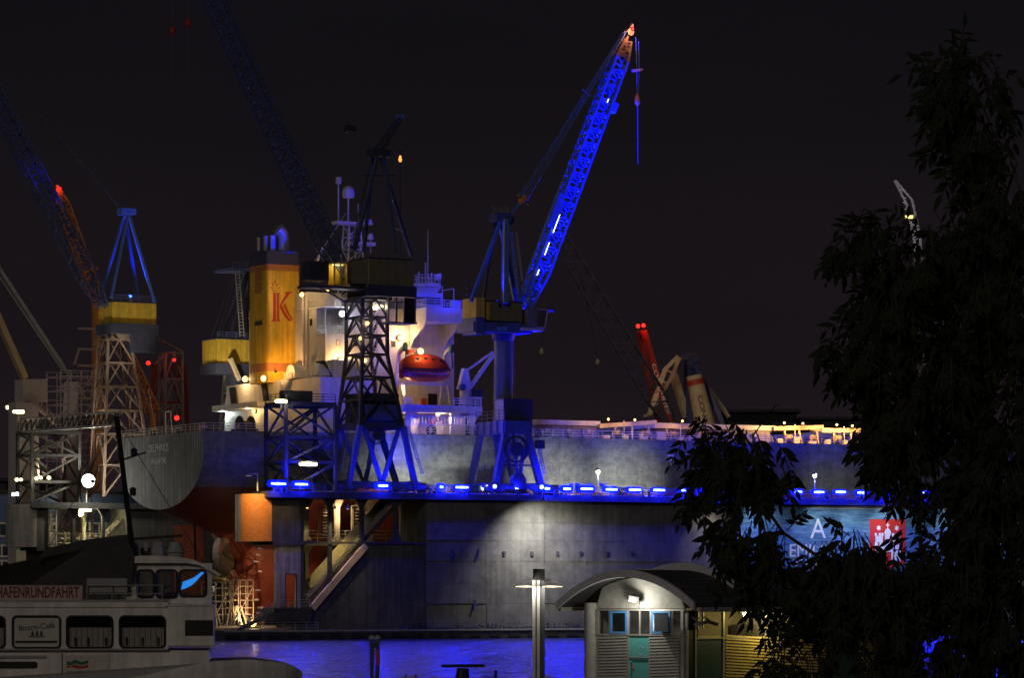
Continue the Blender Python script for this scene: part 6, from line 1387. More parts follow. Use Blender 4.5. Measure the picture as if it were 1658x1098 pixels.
# weeds on the pontoon ledge
b = MB(); rnd = random.Random(3)
for k in range(2600):
    u = rnd.uniform(u4(640), u4(1000)); dens = .5 + .5 * math.sin(u * .9) * math.sin(u * .37 + 1); h = rnd.random() ** 1.5 * 1.3 * max(.15, dens)
    c = P(u, rnd.uniform(-1.2, -.15), h); a = rnd.uniform(0, 6.28); d_ = Vector((math.cos(a), math.sin(a), rnd.uniform(-.2, 1))).normalized() * rnd.uniform(.15, .4); s_ = d_.cross(ZD).normalized() * .07
    if h < .35: c.z = 0.02 + rnd.random() * .2
    b.add([c, c + d_ * .5 + s_, c + d_, c + d_ * .5 - s_], [(0, 1, 2, 3)])
tag(b.build('weeds', 'weed'), 'weeds growing along the dock ledge', 'weeds', None, 'stuff')
# ================================================================== FOREGROUND
# landing stage
o = MB().wbox(-2.5, 60, 100, 185, -2.5, 0.9).build('landing_stage', 'quay'); tag(o, None, None, None, 'structure')
YB = 150.0
def bq(px, py, dy=0.0): p = at(px, py, YB); p.y += dy; return p
def bx(b, x0, x1, y0, y1, d0, d1):
    a, c = bq(x0, y1), bq(x1, y0); b.wbox(a.x, c.x, YB + d0, YB + d1, a.z, c.z); return b
def holes(x0, x1, y0, y1, hs, d0, d1):
    xs = sorted({x0, x1, *[h[0] for h in hs], *[h[1] for h in hs]}); ys = sorted({y0, y1, *[h[2] for h in hs], *[h[3] for h in hs]}); b = MB()
    for i in range(len(xs) - 1):
        for j in range(len(ys) - 1):
            cx_, cy_ = (xs[i] + xs[i + 1]) / 2, (ys[j] + ys[j + 1]) / 2
            if not any(h[0] < cx_ < h[1] and h[2] < cy_ < h[3] for h in hs): bx(b, xs[i], xs[i + 1], ys[j], ys[j + 1], d0, d1)
    return b
def rloop(x0, x1, y0, y1, r_, dy, n=5):
    pts = []
    for cx_, cy_, a0 in ((x1 - r_, y1 - r_, 0), (x0 + r_, y1 - r_, 90), (x0 + r_, y0 + r_, 180), (x1 - r_, y0 + r_, 270)):
        for k in range(n + 1): a = R(a0 + k * 90 / n); pts.append(bq(cx_ + r_ * math.cos(a), cy_ + r_ * math.sin(a), dy))
    return pts
boat = thing('tour_boat', bq(150, 1230), 'dim white harbour tour boat with wheelhouse and dark sundeck cover', 'boat')
def window(x0, x1, y0, y1, r_, d0, pane='window_glass', frame='rubber', parent=boat):
    fr = MB().loft([rloop(x0 - 3, x1 + 3, y0 - 3, y1 + 3, r_ + 3, d0 - .012), rloop(x0 - 3, x1 + 3, y0 - 3, y1 + 3, r_ + 3, d0 - .06), rloop(x0, x1, y0, y1, r_, d0 - .06), rloop(x0, x1, y0, y1, r_, d0 + .02)], True, False).build('window', frame, parent, True)
    l_ = rloop(x0, x1, y0, y1, r_, d0 + .015); MB().add(l_, [tuple(range(len(l_)))]).build('pane', pane, fr); return fr
# hull with raised bow
outl = [(-700, -.7), (-300, -.7), (200, -.7), (300, -.65), (345, -.5), (400, 0.0), (440, .7), (470, 1.5), (485, 2.2), (491, 3.0)]
sheer = [(-700, 1120), (150, 1112), (210, 1098), (280, 1083), (345, 1071.5), (400, 1069.5), (450, 1074), (480, 1083), (491, 1092)]
full = outl + [(x, 6.0 - d) for x, d in reversed(outl[:-1])]
def hring(f_, grow): return [Vector((bq(x, 1000).x + grow * 0, YB + 3 + (d - 3) * (1 + grow), lerp(WZ - .8, bq(0, interp(sheer, x)).z, f_))) for x, d in full]
hl = MB().loft([hring(0, -.25), hring(.3, -.08), hring(.75, -.01), hring(.94, .02), hring(.985, .012), hring(1.0, -.02)], True, False)
hl.build('hull', 'boat_white', boat, True)
MB().add([Vector((p.x, p.y, p.z - .02)) for p in hring(1.0, -.021)], [tuple(range(len(full)))]).build('foredeck', 'boat_grey', boat)
# main side: upper wall with windows, lower wall
wins = [(-130, -62), (-53, 7), (23, 96), (110, 180), (195, 265)]
holes(-700, 275, 984, 1051, [(a, c, 1000, 1048) for a, c in wins], 0.0, .12).build('cabin_side', 'boat_white', boat)
bx(MB(), -700, 272, 976, 984, -.06, 5.4).build('cabin_roof', 'boat_white', boat)
bx(MB(), -700, 266, 972, 976, .1, 5.2).build('roof_edge', 'boat_grey', boat)
bx(MB(), -700, 272, 1051, 1054, -.1, .2).build('belt_rail', 'boat_grey', boat)
bx(MB(), -700, 338, 1054, 1125, .1, 5.3).build('lower_side', 'boat_white', boat)
bx(MB(), -700, 270, 985, 1050, 5.2, 5.3).build('cabin_far_side', 'interior_dark', boat); bx(MB(), -700, 270, 1049, 1050.5, .2, 5.2).build('cabin_floor', 'interior_dark', boat)
for i, (a, c) in enumerate(wins):
    if i == 2:
        window(a, c, 1000, 1048, 5, 0.0, 'cream_panel')
    else:
        window(a, c, 1000, 1048, 6, 0.0)
        b = MB(); n = 16
        for k in range(n):
            x0, x1 = lerp(a, c, k / n), lerp(a, c, (k + 1) / n); bx(b, x0, x1, 1017, 1048, .12 + .05 * (k % 2), .16 + .05 * (k % 2))
        b.build('curtain', 'curtain', boat)
        b = MB()
        for k in range(3): px = lerp(a, c, (k + .5) / 3) + 3 * math.sin(k * 2.3 + i); b.lathe(bq(px, 1046, .08), [(.05, 0), (.04, .1), (.06, .25), (.03, .36)], 8)
        b.build('table_ware', 'interior_dark', boat)
# cafe sign panel
text('Bistro-Café', bq(60, 1016, -.004), (1, 0, .10), (-.10, 0, 1), .34, 'ink', boat, sx=1.0, ext=.003)
b = MB()
for k in range(3): b.prism([bq(51 + k * 7, 1030, -.003), bq(56 + k * 7, 1030, -.003), bq(55 + k * 7, 1024, -.003), bq(53.5 + k * 7, 1021, -.003), bq(52 + k * 7, 1025, -.003)], (0, .004, 0))
bx(b, 47, 74, 1031, 1032.5, -.003, .001); bx(b, 26, 93, 1038, 1042, -.003, .001); b.build('cafe_emblem', 'ink', boat)
# forward block with one dark window
bx(MB(), 272.2, 346, 982, 1046, -.12, 5.5).build('forward_block', 'boat_white', boat)
bx(MB(), 266, 349, 979.5, 981.9, -.18, 5.6).build('block_cap', 'boat_white', boat)
bx(MB(), 299, 344, 1005, 1030, -.16, -.123).build('block_window', 'black', boat); bx(MB(), 271, 348, 1046.1, 1049, -.2, 5.5).build('block_sill', 'boat_grey', boat)
# wheelhouse
wh = [(222, 246, 925, 966), (253, 284, 925, 967), (291, 331, 925, 965)]
wp = part('wheelhouse', boat)
holes(203, 342, 912, 979, wh, .9, 1.02).build('side_wall', 'boat_white', wp); holes(203, 342, 912, 979, wh, 4.4, 4.5).build('far_wall', 'boat_white', wp)
b = MB(); 
for x0, x1, y0, y1 in ((203, 206, 912, 979), (339, 342, 968, 979), (339, 342, 912, 924)): bx(b, x0, x1, y0, y1, 1.021, 4.399)
for d0 in (1.021, 2.6, 4.25): bx(b, 339, 342, 924, 968, d0, d0 + .14)
b.build('end_wall', 'boat_white', wp)
for a, c, y0, y1 in wh: window(a, c, y0, y1, 5, .9, 'clear_glass', 'rubber', wp)
prof = [(196, 912), (198, 906), (206, 902), (230, 900), (280, 901), (310, 906), (332, 915), (347, 924), (358, 932), (352, 932.5), (340, 926), (320, 915), (300, 912)]
MB().prism([bq(x, y, .6) for x, y in prof], (0, 4.2, 0)).build('roof', 'boat_white', wp)
bx(MB(), 206, 339, 976, 979, 1.03, 4.39).build('floor', 'interior_dark', wp); bx(MB(), 256, 300, 960, 976, 2.2, 3.0).build('console', 'interior_dark', wp)
n = 20; cw = bq(271, 962, 1.9); ringw = lambda rr, dx: [cw + Vector((dx + .1 * math.sin(6.283 * i / n), .32 * math.cos(6.283 * i / n), .32 * math.sin(6.283 * i / n))) * 1 for i in range(n)]
rgw = lambda r_, dx: [cw + Vector((r_ * math.cos(6.283 * i / n) * .8, dx + r_ * math.cos(6.283 * i / n) * .5, r_ * math.sin(6.283 * i / n))) for i in range(n)]
MB().loft([rgw(.36, 0), rgw(.31, -.02), rgw(.31, .03), rgw(.36, 0)], True, False).build('steering_wheel', 'black', wp)
# cyan reflection in the third window, built as a glowing shape
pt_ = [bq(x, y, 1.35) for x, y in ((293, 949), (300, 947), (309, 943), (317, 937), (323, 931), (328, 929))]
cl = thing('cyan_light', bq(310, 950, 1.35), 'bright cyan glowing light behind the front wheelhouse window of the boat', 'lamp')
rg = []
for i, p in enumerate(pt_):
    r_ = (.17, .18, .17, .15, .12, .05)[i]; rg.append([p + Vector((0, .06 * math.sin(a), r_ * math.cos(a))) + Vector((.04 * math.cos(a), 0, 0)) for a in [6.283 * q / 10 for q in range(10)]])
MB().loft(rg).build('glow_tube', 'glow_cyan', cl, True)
# name board, sundeck cover
sb = thing('name_board', bq(60, 975, .4), 'pale board lettered HAFENRUNDFAHRT on the boat roof edge', 'sign')
bx(MB(), -70, 133, 948, 972, .3, .4).build('board', 'sign_board', sb)
b = MB(); bx(b, -70, 134.5, 946.6, 948, .26, .44); bx(b, 133.1, 134.5, 948.01, 972, .26, .44); bx(b, -70, 134.5, 972.01, 973, .26, .44); b.build('board_frame', 'timber', sb)
text('HAFENRUNDFAHRT', bq(128, 960.5, .285), (1, 0, 0), (0, 0, 1), .66, 'sign_red', sb, align='RIGHT', ext=.004, sx=.60, bold=.012)
tp = MB(); tops = [(-260, 958), (8, 957), (40, 925), (74, 888), (140, 874), (207, 866), (216, 884)]
N_ = 9
tp.loft([[bq(x, y + (1.2 * math.sin(x * .11 + k) + 14 * max(0, abs(k - 4) - 3)), .5 + k * .55) for x, y in tops] + [bq(212, 944, .5 + k * .55), bq(-260, 968, .5 + k * .55)] for k in range(N_)])
cov = tp.build('sundeck_cover', 'tarpaulin'); tag(cov, 'dark tarpaulin cover over the sundeck of the boat', 'cover')
bx(MB(), 140, 205, 937, 960, .45, .6).build('deck_locker', 'boat_grey', boat)
# logo panel and name of the line
lp = MB(); bx(lp, 104, 177, 1062, 1112, .07, .098); lpo = lp.build('line_panel', 'cream_panel', boat)
b = MB(); b.prism([bq(x, y, .066) for x, y in ((108, 1071), (114, 1073), (122, 1069), (132, 1073), (143, 1070), (143, 1075), (132, 1078), (122, 1075), (114, 1079), (108, 1077))], (0, .003, 0)); b.build('line_emblem', 'ink_green', boat)
b = MB(); b.prism([bq(x, y, .066) for x, y in ((108, 1078), (114, 1080), (122, 1076.5), (132, 1079.5), (143, 1076.5), (143, 1082), (128, 1084), (116, 1081.5), (108, 1083))], (0, .003, 0)); b.build('line_emblem', 'red_paint', boat)
text('Seetouristik und Fährdienst AG', bq(108, 1088.5, .064), (1, 0, 0), (0, 0, 1), .17, 'ink', boat, align='LEFT', ext=.002, sx=.80)
text('Tel 040/311707 www.hadag.de', bq(108, 1094.5, .064), (1, 0, 0), (0, 0, 1), .15, 'ink', boat, align='LEFT', ext=.002, sx=.92)
b = MB(); b.loft([rloop(-120, 61, 1072, 1083, 4, .06), rloop(-120, 61, 1072, 1083, 4, .097)]); b.build('hull_window', 'black', boat)
bx(MB(), -300, 76, 1062, 1066, .02, .097).build('belt_rail', 'boat_grey', boat)
bx(MB(), 76, 100, 1058, 1120, -.02, .097).build('door', 'boat_white', boat)
# gear on the wheelhouse roof
b = MB().lathe(bq(282, 905, 2.5), [(.34, -.2), (.34, .25), (.42, .3), (.3, .55), (.24, .75)], 12); b.build('search_light', 'boat_grey', boat)
b = MB(); bx(b, 216, 222, 876, 903, 2, 2.4); bx(b, 230, 236, 878, 892, 2.4, 2.7); bx(b, 224, 260, 886, 902, 2.8, 3.4); bx(b, 245, 258, 876, 886, 2.9, 3.3); b.build('roof_equipment', 'boat_grey', boat)
MB().bar(bq(205, 872, 3), bq(293, 866, 3), .12).build('aerial_arm', 'black', boat)
MB().tube(bq(315, 905, 2.4), bq(313, 845, 2.4), .06, .05, 8).build('aerial', 'black', boat)
mst = part('mast', boat)
bar('pole', bq(212, 900, 3.2), bq(184, 668, 3.2), .17, 'black', mst, .17); bar('yard', bq(180, 745, 3.2), bq(232, 728, 3.2), .08, 'black', mst)
MB().lathe(bq(213, 735, 3.2), [(.1, 0), (.14, .06), (.14, .26), (.17, .3), (.05, .38)], 10).build('lantern', 'black', mst); MB().lathe(bq(211, 800, 3.2), [(.1, 0), (.14, .06), (.14, .26), (.17, .3), (.05, .38)], 10).build('lantern', 'black', mst)
bar('stay', bq(184, 672, 3.2), bq(40, 950, 3.2), .03, 'black', mst); bar('stay', bq(184, 672, 3.2), bq(330, 915, 3.2), .03, 'black', mst)
# handrails, life ring and fenders of the boat
railing(boat, [bq(140, 976, .3), bq(262, 976, .3)], .75, 1.1, 'boat_grey', .018, mid=1)
# the boat lies a little aslant to the quay
piv = TL[boat]; RM = Matrix.Translation(piv) @ Matrix.Rotation(R(4.5), 4, 'Z') @ Matrix.Translation(-piv)
for o_ in (boat, cl, sb, cov): o_.location = RM @ o_.location; o_.rotation_euler = (0, 0, R(4.5))
# ---- second small boat below the frame: only its radar rises into view
lb2 = thing('moored_launch', Vector((at(740, 1200, 165).x, 165, WZ)), 'moored launch, just its dark radar scanner bar showing above the water', 'boat')
c = at(748, 1098, 165)
MB().loft([[Vector((c.x + x * (1 if k else .8), 165 + y * (1 if k else .75), z)) for x, y in ((-6, -2), (3, -2), (5.5, -1), (7, 0), (5.5, 1), (3, 2), (-6, 2))] for k, z in ((0, WZ - .5), (1, .4))]).build('hull', 'boat_white', lb2)
MB().wbox(c.x - 4, c.x + 2, 163.5, 166.5, .41, 1.45).build('cabin', 'boat_white', lb2)
MB().tube(Vector((c.x, 165, 1.45)), at(750, 1083, 165), .35, .28, 12).build('radar_pedestal', 'black', lb2); MB().obox(at(750, 1079, 165), Vector((1.0, .25, 0)), Vector((-.03, .1, 0)), ZD * .07).build('radar_bar', 'black', lb2)
for px, yt in ((658, 1094), (674, 1093), (803, 1086)): p = at(px, yt, 165); MB().tube(Vector((p.x, 165, 1.4)), p, .09, .07, 8).build('fitting', 'black', lb2)
# ---- twin mooring pile
t = thing('mooring_pile', Vector((at(606, 1100, 160).x, 160, WZ - 1)), 'pair of slim steel piles standing in the river left of the lamp post', 'pile')
for px in (602, 611):
    p = at(px, 1036, 160); MB().tube(Vector((p.x, 160, WZ - 1)), p, .10, .09, 10).build('pile', 'dock_steel', t, True); MB().lathe(p, [(.15, 0), (.15, .12), (.03, .2)], 10).build('cap', 'galvanised', t)
MB().obox(at(606, 1046, 160), Vector((.2, 0, 0)), Vector((0, .08, 0)), ZD * .12).build('shackle', 'black', t); MB().obox(at(612, 1066, 160), Vector((.1, 0, 0)), Vector((0, .1, 0)), ZD * .35).build('mark', 'red_paint', t)
# ---- quay lamp post
YL = 120.0
def lq(px, py, dy=0.0): p = at(px, py, YL); p.y += dy; return p
lpst = thing('quay_lamp_post', Vector((at(872, 1000, YL).x, YL, .9)), 'tall square lamp post with two wing shaped shades in front of the pavilion', 'lamp post')
zt_ = lq(0, 940).z
def lbx(x0, x1, z0, z1, d0, d1): return MB().wbox(lq(x0, 0).x, lq(x1, 0).x, YL + d0, YL + d1, z0, z1)
lbx(862, 867, .9, zt_, -.2, .2).build('profile', 'aluminium', lpst); lbx(869, 874, .9, zt_, -.2, .2).build('profile', 'aluminium', lpst); lbx(867.1, 868.9, .9, zt_, -.12, .16).build('web', 'dock_dark', lpst); lbx(874.1, 882, .9, zt_, -.16, .24).build('mast', 'dock_dark', lpst)
lbx(863, 882, zt_ + .002, lq(0, 922).z, -.22, .22).build('cap_box', 'black', lpst)
for s_ in (-1, 1):
    xs = [10, 18, 26, 34, 40]; tops_ = [937.5, 938, 940.5, 945, 950.5]
    pts = [lq(872.5 + s_ * x, y) for x, y in zip(xs, tops_)] + [lq(872.5 + s_ * x, y + 2.0) for x, y in zip(reversed(xs), reversed(tops_))]
    MB().prism([p - Vector((0, .45, 0)) for p in pts], (0, .9, 0)).build('shade', 'dock_dark', lpst)
    b = MB(); c = lq(872.5 + s_ * 22, 950.5); b.obox(c, Vector((.36, 0, 0)), Vector((0, .34, 0)), ZD * .012); b.build('light_strip', 'glow_window', lpst)
    light(lpst, lq(872.5 + s_ * 20, 955, -.5), (1, .93, .8), 60, .1)
MB().obox(lq(886, 941, -.4), Vector((.12, 0, 0)), Vector((0, .15, 0)), ZD * .07).build('sensor_box', 'galvanised', lpst)
# ---- pavilion with a curved roof
AP = R(50); E1 = Vector((math.cos(AP), math.sin(AP), 0)); E2 = Vector((-math.sin(AP), math.cos(AP), 0)); CP = Vector((at(1108, 0, 150).x, 150, 0))
def onE(px, py, d=0.0):                      # point on the end facade plane, d metres proud
    k = (px - CX) / F; o_ = CP - E1 * d; t_ = (k * o_.y - o_.x) / (E2.x - k * E2.y); p = o_ + E2 * t_; return Vector((p.x, p.y, CZ + (HY - py) * p.y / F))
def onS(px, py, d=0.0):
    k = (px - CX) / F; o_ = CP - E2 * d; t_ = (k * o_.y - o_.x) / (E1.x - k * E1.y); p = o_ + E1 * t_; return Vector((p.x, p.y, CZ + (HY - py) * p.y / F))
pav = thing('pavilion', Vector((CP.x, CP.y, .9)), 'small quay pavilion with curved metal roof, teal door and blue windows', 'building')
def epan(x0, x1, y0, y1, d0, th, m_, name, parent=pav, f=onE, nd=None, zbot=None):
    nd = E1 if f is onE else E2
    p = [f(x0, y1, d0), f(x1, y1, d0), f(x1, y0, d0), f(x0, y0, d0)]
    z0_ = (p[0].z + p[1].z) / 2 if zbot is None else zbot; z1_ = (p[2].z + p[3].z) / 2
    p[0].z = p[1].z = z0_; p[2].z = p[3].z = z1_
    return MB().prism(p, nd * th).build(name, m_, parent)
ZF = .9
GX = [(971, 984), (987, 1015), (1018, 1033.5), (1036, 1051), (1054, 1085), (1088, 1101)]
for x in (965, 985, 1016, 1034.5, 1052, 1086, 1102): epan(x, x + (4 if x in (965, 1102) else 2.4), 989, 1029.5, .06, .1, 'aluminium', 'mullion')
for y in (987, 1027.5): epan(963, 1107, y, y + 2.6, .08, .14, 'aluminium', 'transom_bar')
for i, (a, c) in enumerate(GX):
    if i in (1, 4):
        fr = MB()
        for x0, x1, y0, y1 in ((a, c, 990, 993.5), (a, c, 1023.5, 1027), (a, a + 3, 993.5, 1023.5), (c - 3, c, 993.5, 1023.5)):
            p = [onE(x0, y1, .10), onE(x1, y1, .10), onE(x1, y0, .10), onE(x0, y0, .10)]; fr.prism(p, E1 * .08)
        fo = fr.build('blue_window', 'window_blue', pav)
        if i == 4:
            p = [onE(a + 4, 1023, .55), onE(c - 4, 1023, .55), onE(c - 4, 995, .08), onE(a + 4, 995, .08)]; MB().prism(p, E1 * .02).build('tilted_sash', 'dark_pane', fo)
            p = [onE(a + 3.2, 1023, .56), onE(a + 5, 1023, .56), onE(a + 5, 995, .09), onE(a + 3.2, 995, .09)]; MB().prism(p, E1 * .05).build('sash_edge', 'window_blue', fo)
        else: epan(a + 3, c - 3, 993.5, 1023.5, .05, .02, 'window_glass', 'pane', fo)
    else: epan(a, c, 990, 1027, .03, .02, 'clear_glass', 'pane')
epan(968, 1104, 990, 1027, -1.6, .05, 'render_grey', 'inner_wall')
# corrugated panels built of slats
def slats(x0, x1, ytop, m_, f, parent=pav):
    zt_ = f((x0 + x1) / 2, ytop).z; nd = -E1 if f is onE else -E2; a, c = f(x0, ytop), f(x1, ytop); L_ = (c - a).length; dr = (c - a); dr.z = 0; dr.normalize(); n = int((zt_ - ZF) / .135)
    pn = part('corrugated_panel', parent)
    p = [Vector((a.x, a.y, ZF)), Vector((c.x, c.y, ZF)), Vector((c.x, c.y, zt_)), Vector((a.x, a.y, zt_))]; MB().prism(p, -nd * .08).build('backing', m_, pn)
    for k in range(n):
        z0_ = zt_ - (k + .5) * .135; ctr = Vector(((a.x + c.x) / 2, (a.y + c.y) / 2, z0_)) + nd * .035; box_part('slat', ctr, dr * L_, nd * .09 + ZD * .02, ZD * .07, m_, pn)
slats(970, 1015.5, 1031, 'corrugated', onE); slats(1053, 1101, 1031, 'corrugated', onE)
for x in (964, 1016, 1050.5, 1102): epan(x, x + (5 if x in (964, 1102) else 2.2), 1030.2, 1100, .05, .12, 'aluminium', 'frame_post', zbot=ZF)
epan(1018.3, 1050.3, 1031, 1064, .02, .06, 'teal_panel', 'upper_panel')
dr_ = epan(1018.3, 1050.3, 1066.5, 1098, .02, .06, 'teal_panel', 'door', zbot=ZF)
for x0, x1, y0, y1 in ((1018.3, 1050.3, 1064.2, 1066.3),): epan(x0, x1, y0, y1, .07, .1, 'aluminium', 'transom_bar')
epan(1021, 1024, 1071, 1074, .05, .028, 'teal_panel', 'hinge', dr_); epan(1022, 1048, 1070, 1071.2, .045, .02, 'dark_green_panel', 'panel_groove', dr_); epan(1022, 1023.2, 1071.3, 1098, .045, .02, 'dark_green_panel', 'panel_groove', dr_)
epan(1023.5, 1027, 1076, 1084, .05, .02, 'beige_paint', 'notice', dr_)
for x, y in ((1036, 1047), (1039, 1049), (1034, 1059), (1037, 1060)): epan(x, x + 2.2, y, y + 1.6, .04, .015, 'ship_white', 'sticker')
# gable wall and curved roof
WID = (onE(965, 0) - onE(1107, 0)).length; zE = onE(1035, 986).z
xe = lambda s: CP + E2 * s
n = 18; OV = 1.35; zlow = onS(1118, 986).z - .02; rise = 1.42
def arcp(i, r0=0.0): t_ = i / n; s = -OV + (WID + 2 * OV) * t_; return s, zlow + rise * (1 - (2 * t_ - 1) ** 2) + r0
gab = []
for i in range(n + 1):
    s, z_ = arcp(i)
    if -0.02 <= s <= WID + .02: gab.append(xe(s) + ZD * (z_ - .05))
MB().prism([xe(0) + ZD * (zE)] + gab + [xe(WID) + ZD * zE], E1 * .15).build('gable_wall', 'render_grey', pav)
LEN = 26.0
def roof_strip(r0, r1, a, c, m_, name, sub=1):
    b = MB(); lo = [xe(arcp(i)[0]) + ZD * (arcp(i)[1] + r0) for i in range(n + 1)]; hi = [xe(arcp(i)[0]) + ZD * (arcp(i)[1] + r1) for i in range(n + 1)]
    b.loft([[p + E1 * a for p in lo] + [p + E1 * a for p in reversed(hi)], [p + E1 * c for p in lo] + [p + E1 * c for p in reversed(hi)]]); return b.build(name, m_, pav, True)
roof_strip(-.04, .30, -1.15, -1.0, 'roof_metal', 'fascia'); roof_strip(0, .26, -.999, LEN, 'roof_sheet', 'roof')
for i in range(1, n):                        # standing seams
    s, z_ = arcp(i, .262); bar('roof_seam', xe(s) + E1 * -.7 + ZD * z_, xe(s) + E1 * LEN + ZD * z_, .05, 'roof_sheet', pav)
roof_strip(.29, .62, 3.0, 3.15, 'roof_metal', 'ridge_vent')
g0 = xe(-OV) + ZD * (zlow - .02); bar('gutter', g0 - E1 * .9 - E2 * .1, g0 + E1 * LEN - E2 * .1, .2, 'aluminium', pav); g1_ = xe(WID + OV) + ZD * (zlow - .02); bar('gutter', g1_ - E1 * .9, g1_ + E1 * LEN, .16, 'aluminium', pav)
MB().path([onE(948, 990, .1), onE(948, 1008, .1), onE(953, 1012, .1)], .07).build('downpipe', 'aluminium', pav)
# left end return wall and round corner column
MB().prism([xe(WID) + ZD * ZF, xe(WID) + E1 * LEN + ZD * ZF, xe(WID) + E1 * LEN + ZD * zlow, xe(WID) + ZD * zlow], -E2 * .1).build('left_wall', 'render_grey', pav)
MB().tube(Vector((*onE(957, 0).xy, ZF)), Vector((*onE(957, 0).xy, zlow + .25)), .3, .3, 14).build('round_column', 'render_grey', pav, True)
# side facade
epan(1128, 1171, 990, 1031, .0, .08, 'window_glass', 'pane', f=onS); epan(1128, 1171, 1034, 1100, .02, .1, 'dark_green_panel', 'green_panel', f=onS, zbot=ZF)
for x in (1113, 1126, 1171.2, 1240, 1300, 1335, 1392, 1450): epan(x, x + 2.2, 988, 1100, .05, .12, 'aluminium', 'mullion', f=onS, zbot=ZF)
epan(1112, 1480, 984, 988, .06, .14, 'aluminium', 'transom_bar', f=onS); epan(1126, 1480, 1030.3, 1032.6, .06, .14, 'aluminium', 'transom_bar', f=onS)
epan(1115.5, 1125.8, 990, 1100, .03, .1, 'black', 'dark_panel', f=onS, zbot=ZF)
slats(1174, 1334.5, 1033.2, 'corrugated_yellow', onS); epan(1337.5, 1391.5, 1033, 1100, .02, .1, 'dark_green_panel', 'green_panel', f=onS, zbot=ZF); slats(1394.5, 1449.5, 1033.2, 'corrugated_yellow', onS)
for a, c in ((1174, 1239.5), (1242.5, 1299.5), (1302.5, 1334.5), (1337.5, 1391.5), (1394.5, 1449.5)): epan(a, c, 988.3, 1030, .0, .03, 'clear_glass', 'pane', f=onS)
epan(1130, 1480, 990, 1030, -2.2, .05, 'gallery_cream', 'inner_wall', f=onS)
for a, c in ((1195, 1225), (1262, 1285), (1360, 1385)): epan(a, c, 1012, 1030, -1.6, .4, 'interior_dark', 'shelf', f=onS)
lpos = onS(1290, 992, -1.2); bar('ceiling_tube', lpos - E1 * .6, lpos + E1 * .6, .09, 'glow_yellowish', pav); light(pav, lpos - ZD * .3, (1, .82, .35), 40, .2)
lpos = onS(1205, 992, -1.2); light(pav, lpos - ZD * .3, (1, .82, .35), 6, .2); bar('ceiling_tube', lpos - E1 * .3, lpos + E1 * .3, .06, 'glow_window', pav)
# gable lamp and cameras
gp = onE(1033, 968, .1); gl_ = thing('gable_lamp', gp, 'glowing yellow lamp under the curved pavilion roof', 'lamp')
MB().lathe(gp - E1 * .0, [(.14, 0), (.16, .25), (.12, .4)], 12, -E1).build('housing', 'dock_dark', gl_, True); hd_ = onE(1026, 970, .45); MB().obox(hd_, Vector((.22, .0, -.04)), Vector((0, .16, 0)), ZD * .10).build('head', 'dock_dark', gl_); MB().obox(hd_ - ZD * .115 - Vector((.06, .02, 0)), Vector((.15, 0, -.03)), Vector((0, .13, 0)), ZD * .025).build('lens', 'glow_yellowish', gl_)
MB().bar(onE(1033, 972, .12), onE(1033, 986, .05), .09).build('conduit', 'galvanised', gl_)
light(gl_, onE(1024, 976, .9), (1, .97, .82), 120, .12); 
for k, (x, y) in enumerate(((1134, 1011), (1152, 1009))):
    c = onS(x, y, .5); t = thing('security_camera', c, ['security camera on the pavilion corner pointing at the water', 'security camera on the pavilion side pointing along the quay'][k], 'camera', 'security cameras'); d_ = (Vector((-.9, -.3, -.25)) if k == 0 else Vector((.8, -.5, -.25))).normalized()
    MB().bar(c - d_ * .3, c + d_ * .3, .14, .14).build('housing', 'galvanised', t); MB().lathe(c + d_ * .3, [(.06, 0), (.05, .04)], 10, d_).build('lens', 'black', t); MB().bar(c + ZD * .05, c + E2 * .5 + ZD * .3, .05).build('bracket', 'galvanised', t)
for px in (1130, 1138): MB().path([onS(px, 988, .1), onS(px, 1018, .1)], .05).build('conduit', 'galvanised', pav)
fl = onS(1255, 1000, 2.5); t = thing('wall_lamp', onS(1252, 987, .3), 'small wall lamp under the pavilion eaves over the yellow slats', 'lamp'); MB().obox(onS(1252, 988, .35), E1 * .2, E2 * .12, ZD * .08).build('housing', 'dock_dark', t); MB().obox(onS(1252, 990.5, .35), E1 * .17, E2 * .1, ZD * .015).build('lens', 'glow_yellowish', t); light(t, onS(1252, 996, .75), (1, .8, .25), 230, .1)
# rooftop hatch
p = onE(1058, 930, -3); MB().obox(p + ZD * .1, E1 * .6, E2 * .6, ZD * .12).build('roof_hatch', 'roof_metal', pav)
# ================================================================== TREE at the quay edge
YT = 40.0; rnd = random.Random(11)
def tq(px, py, dy=0.0): p = at(px, py, YT); p.y += dy; return p
tree = thing('leafy_tree', Vector((tq(1590, 0).x, YT, 4.2)), 'big dark leafy tree on the quay edge, drooping over the banner', 'tree')
